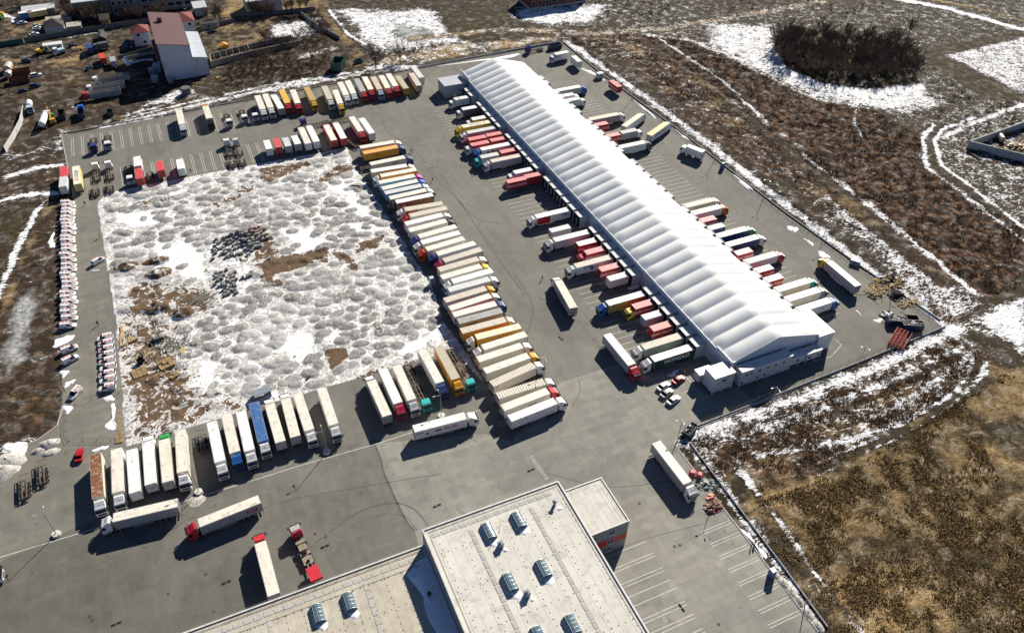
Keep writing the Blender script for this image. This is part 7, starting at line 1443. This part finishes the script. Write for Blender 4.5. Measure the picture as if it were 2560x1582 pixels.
for i, p in enumerate(((-34.0,164.4), (-34.0,162.1), (-34.0,159.4))): pallets(['upper','middle','lower'][i]+' leaning pallet frame along the strip kerb', p, 86, 2, 1, 4)
timber('board_pile', 'long pale boards stacked at the strip edge, left pair', (-31.2,195.4), .8, 3.2, 14, M('fresh_board', (.58,.43,.23), .85, var=.3), .3, (4, 6), ang=82, z=.2); timber('board_pile', 'single stack of long boards right of the left pair', (-29.2,194.8), .3, .8, 5, M('fresh_board', (.58,.43,.23)), .3, (4.5, 5.5), ang=88, z=.2); timber('board_pile', 'white ladder like boards right of the pallet stack', (-16.7,182.1), 1.2, 1.2, 9, M('fresh_board', (.58,.43,.23)), .3, (2, 3), ang=65, z=.3)
timber('timber_scatter', 'scattered grey boards and offcuts on the muddy snow', (-19.1,185.9), 7, 3.5, 90, M('grey_timber', (.2,.18,.15)), .5, (.8, 2.5), z=.2); timber('timber_scatter', 'scattered yellow laths near the red bucket', (-25.7,184.1), 2.5, 1.6, 40, M('fresh_board', (.58,.43,.23)), .3, (.8, 2.0), z=.2); timber('timber_scatter', 'broken crates and boards below the pallet stack', (-21.5,174.3), 3, 1.4, 50, WOODM, .6, (.8, 1.6), z=.2); timber('timber_scatter', 'thin grey poles fanned on the mud in the middle of the yard', (-9.1,203.1), 4.5, 3, 45, M('grey_timber', (.2,.18,.15)), .25, (3, 7), ang=40, z=.15)
t = thing('saw_table', 'steel saw table with stacked sheets standing in the snow', 'machine', (*(-21.9,189.4), .2), R(15)); link('top', MB().box(-1.5, 1.5, -.8, .8, .9, 1.0).box(-1.2, .2, -.7, .7, 1.003, 1.3).box(.5, 1.2, -.6, .6, 1.003, 1.2).mesh('top', SCRAPM[2]), t); link('leg', MB().box(-1.3, -1.2, -.7, .7, 0, .898).box(1.2, 1.3, -.7, .7, 0, .898).mesh('leg', FRAME), t); link('post', MB().box(.2, .4, .0, .2, 1.003, 2.2).mesh('post', M('teal_steel', (.02,.25,.26), .5)), t)
open_box('waste_bin', 'black open waste bin on the muddy snow', (-27.2,181.7), 30, 1.6, 1.4, 1.3, BLK, 'bin', z=.2)
for i, (p, a) in enumerate((((52.7,247.3), -28), ((13.8,158.1), 30))): tag(link('steel_beam' if i == 0 else 'dark_board', MB().box(-2.4 if i == 0 else -.5, 2.4 if i == 0 else .5, -.12 if i == 0 else -.35, .12 if i == 0 else .35, .05, .25).mesh('beam', [M('grey_timber', (.2,.18,.15)), FRAME][i]), None, (p[0], p[1], yz(*p)), R(a)), ['long grey beam lying in the snow before the middle row', 'small dark board on the snow behind the front row'][i], 'beam' if i == 0 else 'board')
t = thing('frame_rack', 'blue grey steel rack at the snow edge behind the blue trailer', 'rack', (*(1.0,156.1), .1), R(5)); link('frame', MB().box(-2.2, 2.2, -1.2, 1.2, 1.9, 2.05).box(-2.2, -2.05, -1.2, 1.2, 0, 1.898).box(2.05, 2.2, -1.2, 1.2, 0, 1.898).box(-2.04, 2.04, 1.05, 1.2, .9, 1.05).mesh('frame', M('rack_bluegrey', (.20,.26,.30), .6)), t)
for nm, p, ang, l in (('pipe_stack', (298.9,175.1), -42, 'stack of long dark pipes inside the walled storage yard'),):
    t = thing(nm, l, 'pipes', (p[0], p[1], .05), R(ang)); b = MB()
    for i in range(9): b.tube((-9, -2+.5*i, .3+(.1 if i % 2 else 0)), (9, -2+.5*i+random.uniform(-.3, .3), .3), .2, n=6)
    link('pipe', b.mesh('pipe', M('dark_pipe', (.05,.045,.04), .6)), t)
tank('storage_drum', 'pale horizontal drum inside the walled storage yard', (307.5,182.9), 60, 4, 1.2, 'tan', .1); pile('scrap_heap', 'heap of brown and yellow machine parts inside the walled storage yard', (307.9,176.1), 5, 3.5, 2.2, [M('scrap_brown', (.2,.12,.07)), paint('mustard'), FRAME, RUST], 70, 'scrap', (.4, 1.2))
for i in range(11): q0, q1 = np.array((287.1,179.3)), np.array((285.8,172.0)); p = q0+(q1-q0)*i/10; tag(link('rubber_disc', cached('tyre', lambda: MB().tube((0, 0, 0), (0, 0, .4), .65, .6, 14).mesh('rubber_disc', RUB)), None, (p[0], p[1], .05)), 'black old tyre in the line outside the walled storage yard', 'tyre', 'old tyres outside the storage yard')
# covers and drains in the paving
dg_ = cached('drain', lambda: MB().box(-1.0, -.1, -.28, .28, 0, .014).box(.1, 1.0, -.28, .28, 0, .014).mesh('drain_grate', BLK)); mh = cached('mh', lambda: MB().tube((0, 0, 0), (0, 0, .012), .36, n=16).mesh('manhole_cover', M('cast_iron', (.075,.07,.065), .7)))
for i, (p, a) in enumerate((((5.0,104.9), 5), ((31.6,105.2), 5), ((-16.4,104.6), 5), ((-38.3,104.0), 5), ((56.2,105.9), 5), ((70.1,60.8), -88), ((84.4,145.5), -75))): tag(link('drain_grate', dg_, None, (p[0], p[1], .0615), R(a)), ['drain grate right of the red framed lorry','drain grate before the big pale roof corner','drain grate left of the red cab lorry facing away','drain grate near the bottom left edge','drain grate above the big pale roof','drain grate in the lower car park','drain grate near the end of the middle row'][i], 'drain grate', 'drain grates in the paving')
for i, p in enumerate(((-20.1,108.3),(-27.9,106.8),(-43.1,107.9),(-42.6,106.8),(-0.6,111.5),(3.8,109.0),(5.8,107.2),(76.9,73.9),(78.2,73.7),(75.6,87.0),(75.2,54.6),(84.7,249.8),(84.8,208.3))): tag(link('manhole_cover', mh, None, (p[0], p[1], .0615)), 'round manhole cover, '+ordn(i)+' from the bottom left of the paving' if i > 3 else 'round manhole cover, '+ordn(i)+' on the dark asphalt near the lower edge', 'manhole cover', 'manhole covers in the paving')
# ---------------------------------------------------------------- people
SKIN = M('skin', (.50,.30,.22), .6); HAIR = M('dark_hair', (.03,.02,.015), .7)
def person_mesh(pose):
    me = bpy.data.meshes.new('person_rig')
    s = {'stand':0, 'walk':1}[pose]; f = .22*s
    V_ = [(0,0,.95),(0,0,1.2),(0,0,1.42),(0,0,1.54),(.02,0,1.64),(.02,0,1.74), (0,.19,1.42),(.03-.5*f,.25,1.15),(.10-f,.26,.9),(.12-f,.26,.80), (0,-.19,1.42),(.03+.5*f,-.25,1.15),(.10+f,-.26,.9),(.12+f,-.26,.80), (0,.10,.90),(.03+f*.8,.11,.5),(-.02+f*1.1,.11,.09),(.16+f*1.1,.12,.05), (0,-.10,.90),(.03-f*.5,-.11,.5),(-.06-f*1.6,-.11,.10),(.10-f*1.6,-.12,.05)]
    E_ = [(0,1),(1,2),(2,3),(3,4),(4,5),(2,6),(6,7),(7,8),(8,9),(2,10),(10,11),(11,12),(12,13),(0,14),(14,15),(15,16),(16,17),(0,18),(18,19),(19,20),(20,21)]
    Rr = [.15,.145,.15,.065,.105,.085,.075,.055,.045,.045,.075,.055,.045,.045,.10,.075,.055,.05,.10,.075,.055,.05]
    me.from_pydata(V_, E_, []); o = bpy.data.objects.new('rig', me); COL.objects.link(o); md = o.modifiers.new('s', 'SKIN')
    for i, v in enumerate(me.skin_vertices[0].data): v.radius = (Rr[i], Rr[i]*(1.25 if i in (0, 1, 2) else 1)); v.use_root = (i == 0)
    sb = o.modifiers.new('b', 'SUBSURF'); sb.levels = 1; dg = bpy.context.evaluated_depsgraph_get(); out = bpy.data.meshes.new_from_object(o.evaluated_get(dg)); bpy.data.objects.remove(o); return out
PM = {k: person_mesh(k) for k in ('stand', 'walk')}
def person(p, label, pose, jacket, trousers, ang):
    me = PM[pose].copy(); me.materials.clear()
    for m in (M('cloth_'+jacket, {'black':(.02,.02,.025),'navy':(.03,.05,.10),'yellow':(.62,.62,.05),'red':(.35,.03,.04)}[jacket], .9), M('cloth_'+trousers, {'black':(.02,.02,.025),'blue':(.05,.07,.13)}[trousers], .9), SKIN, HAIR): me.materials.append(m)
    for q in me.polygons:
        c = q.center; q.material_index = 3 if c.z > 1.72 or (c.z > 1.62 and c.x < -.0) else 2 if c.z > 1.53 or (abs(c.y) > .2 and c.z < .87) else 1 if c.z < .93 else 0
    tag(link('person', me, None, (p[0], p[1], .055), R(ang)), label, 'person', 'people on the yard')
for p, l, po, j, tr, a in (((-38.3,271.7),'person in black standing at the upper end of the paved strip','stand','black','black',-60),((-37.2,202.8),'person in dark clothes walking on the paved strip','walk','black','black',-90),((-46.6,178.3),'person in black at the front of the van with an open door','stand','black','black',20),((79.3,240.9),'person in black walking beside the middle row','walk','black','black',-70),
 ((78.7,264.6),'person in black by the orange lettered lorry, left of two','stand','black','black',0),((79.1,263.7),'person in navy by the orange lettered lorry, right of two','walk','navy','black',180),((91.4,172.4),'person in black walking before the stained roof lorry','walk','black','black',-70),((109.3,119.1),'person in a yellow vest beside the red saloon','stand','yellow','black',-20),
 ((93.0,67.1),'person in red at the snow verge of the lower car park','stand','red','black',150),((94.0,67.2),'person in black at the snow verge of the lower car park','stand','black','blue',190),((-1.8,280.6),'person in black near the white box lorry above the snow','stand','black','black',-90),((-34.6,249.0),'person in black crouching low on the paved strip','stand','black','black',10)):
    person(p, l, po, j, tr, a)
# ---------------------------------------------------------------- light, sky, camera
w = bpy.data.worlds.new('World'); sc.world = w; w.use_nodes = True; nt = w.node_tree
sky = nt.nodes.new('ShaderNodeTexSky'); sky.sky_type = 'NISHITA'; sky.sun_disc = False; sky.sun_elevation = R(32); sky.sun_rotation = R(48.5); sky.altitude = 100; sky.air_density = .45; sky.dust_density = .1; sky.ozone_density = 4.0
bg = nt.nodes['Background']; bg.inputs[1].default_value = .065; nt.links.new(sky.outputs[0], bg.inputs[0])
sl = bpy.data.lights.new('sun', 'SUN'); sl.energy = 5.0; sl.angle = R(.53); sl.color = (1, .93, .81)
so = bpy.data.objects.new('sun', sl); COL.objects.link(so); el, az = R(32), R(48.5)
so.rotation_euler = Vector((math.sin(az)*math.cos(el), math.cos(az)*math.cos(el), math.sin(el))).to_track_quat('Z', 'Y').to_euler(); so.location = (200, 200, 250)
cd = bpy.data.cameras.new('camera'); cam = bpy.data.objects.new('camera', cd); COL.objects.link(cam)
cd.sensor_width = 36; cd.lens = 1957/2560*36; cd.clip_start = 1; cd.clip_end = 6000
th, ro, ya = R(41.06), R(1.65), R(25.23)
F = Vector((math.sin(ya)*math.cos(th), math.cos(ya)*math.cos(th), -math.sin(th))); r_ = Vector((math.cos(ya), -math.sin(ya), 0)); u_ = r_.cross(F)
RR = r_*math.cos(ro)+u_*math.sin(ro); UU = -r_*math.sin(ro)+u_*math.cos(ro)
cam.matrix_world = Matrix(((RR.x, UU.x, -F.x, 0), (RR.y, UU.y, -F.y, 0), (RR.z, UU.z, -F.z, 154), (0, 0, 0, 1)))
sc.camera = cam
sc.view_settings.view_transform = 'Standard'; sc.view_settings.look = 'None'; sc.view_settings.gamma = 1; sc.view_settings.exposure = .72; sc.view_settings.use_curve_mapping = False
sc.render.resolution_x = 1024; sc.render.resolution_y = 632
sc.cycles.max_bounces = 5; sc.cycles.diffuse_bounces = 2; sc.cycles.glossy_bounces = 2; sc.cycles.use_denoising = True
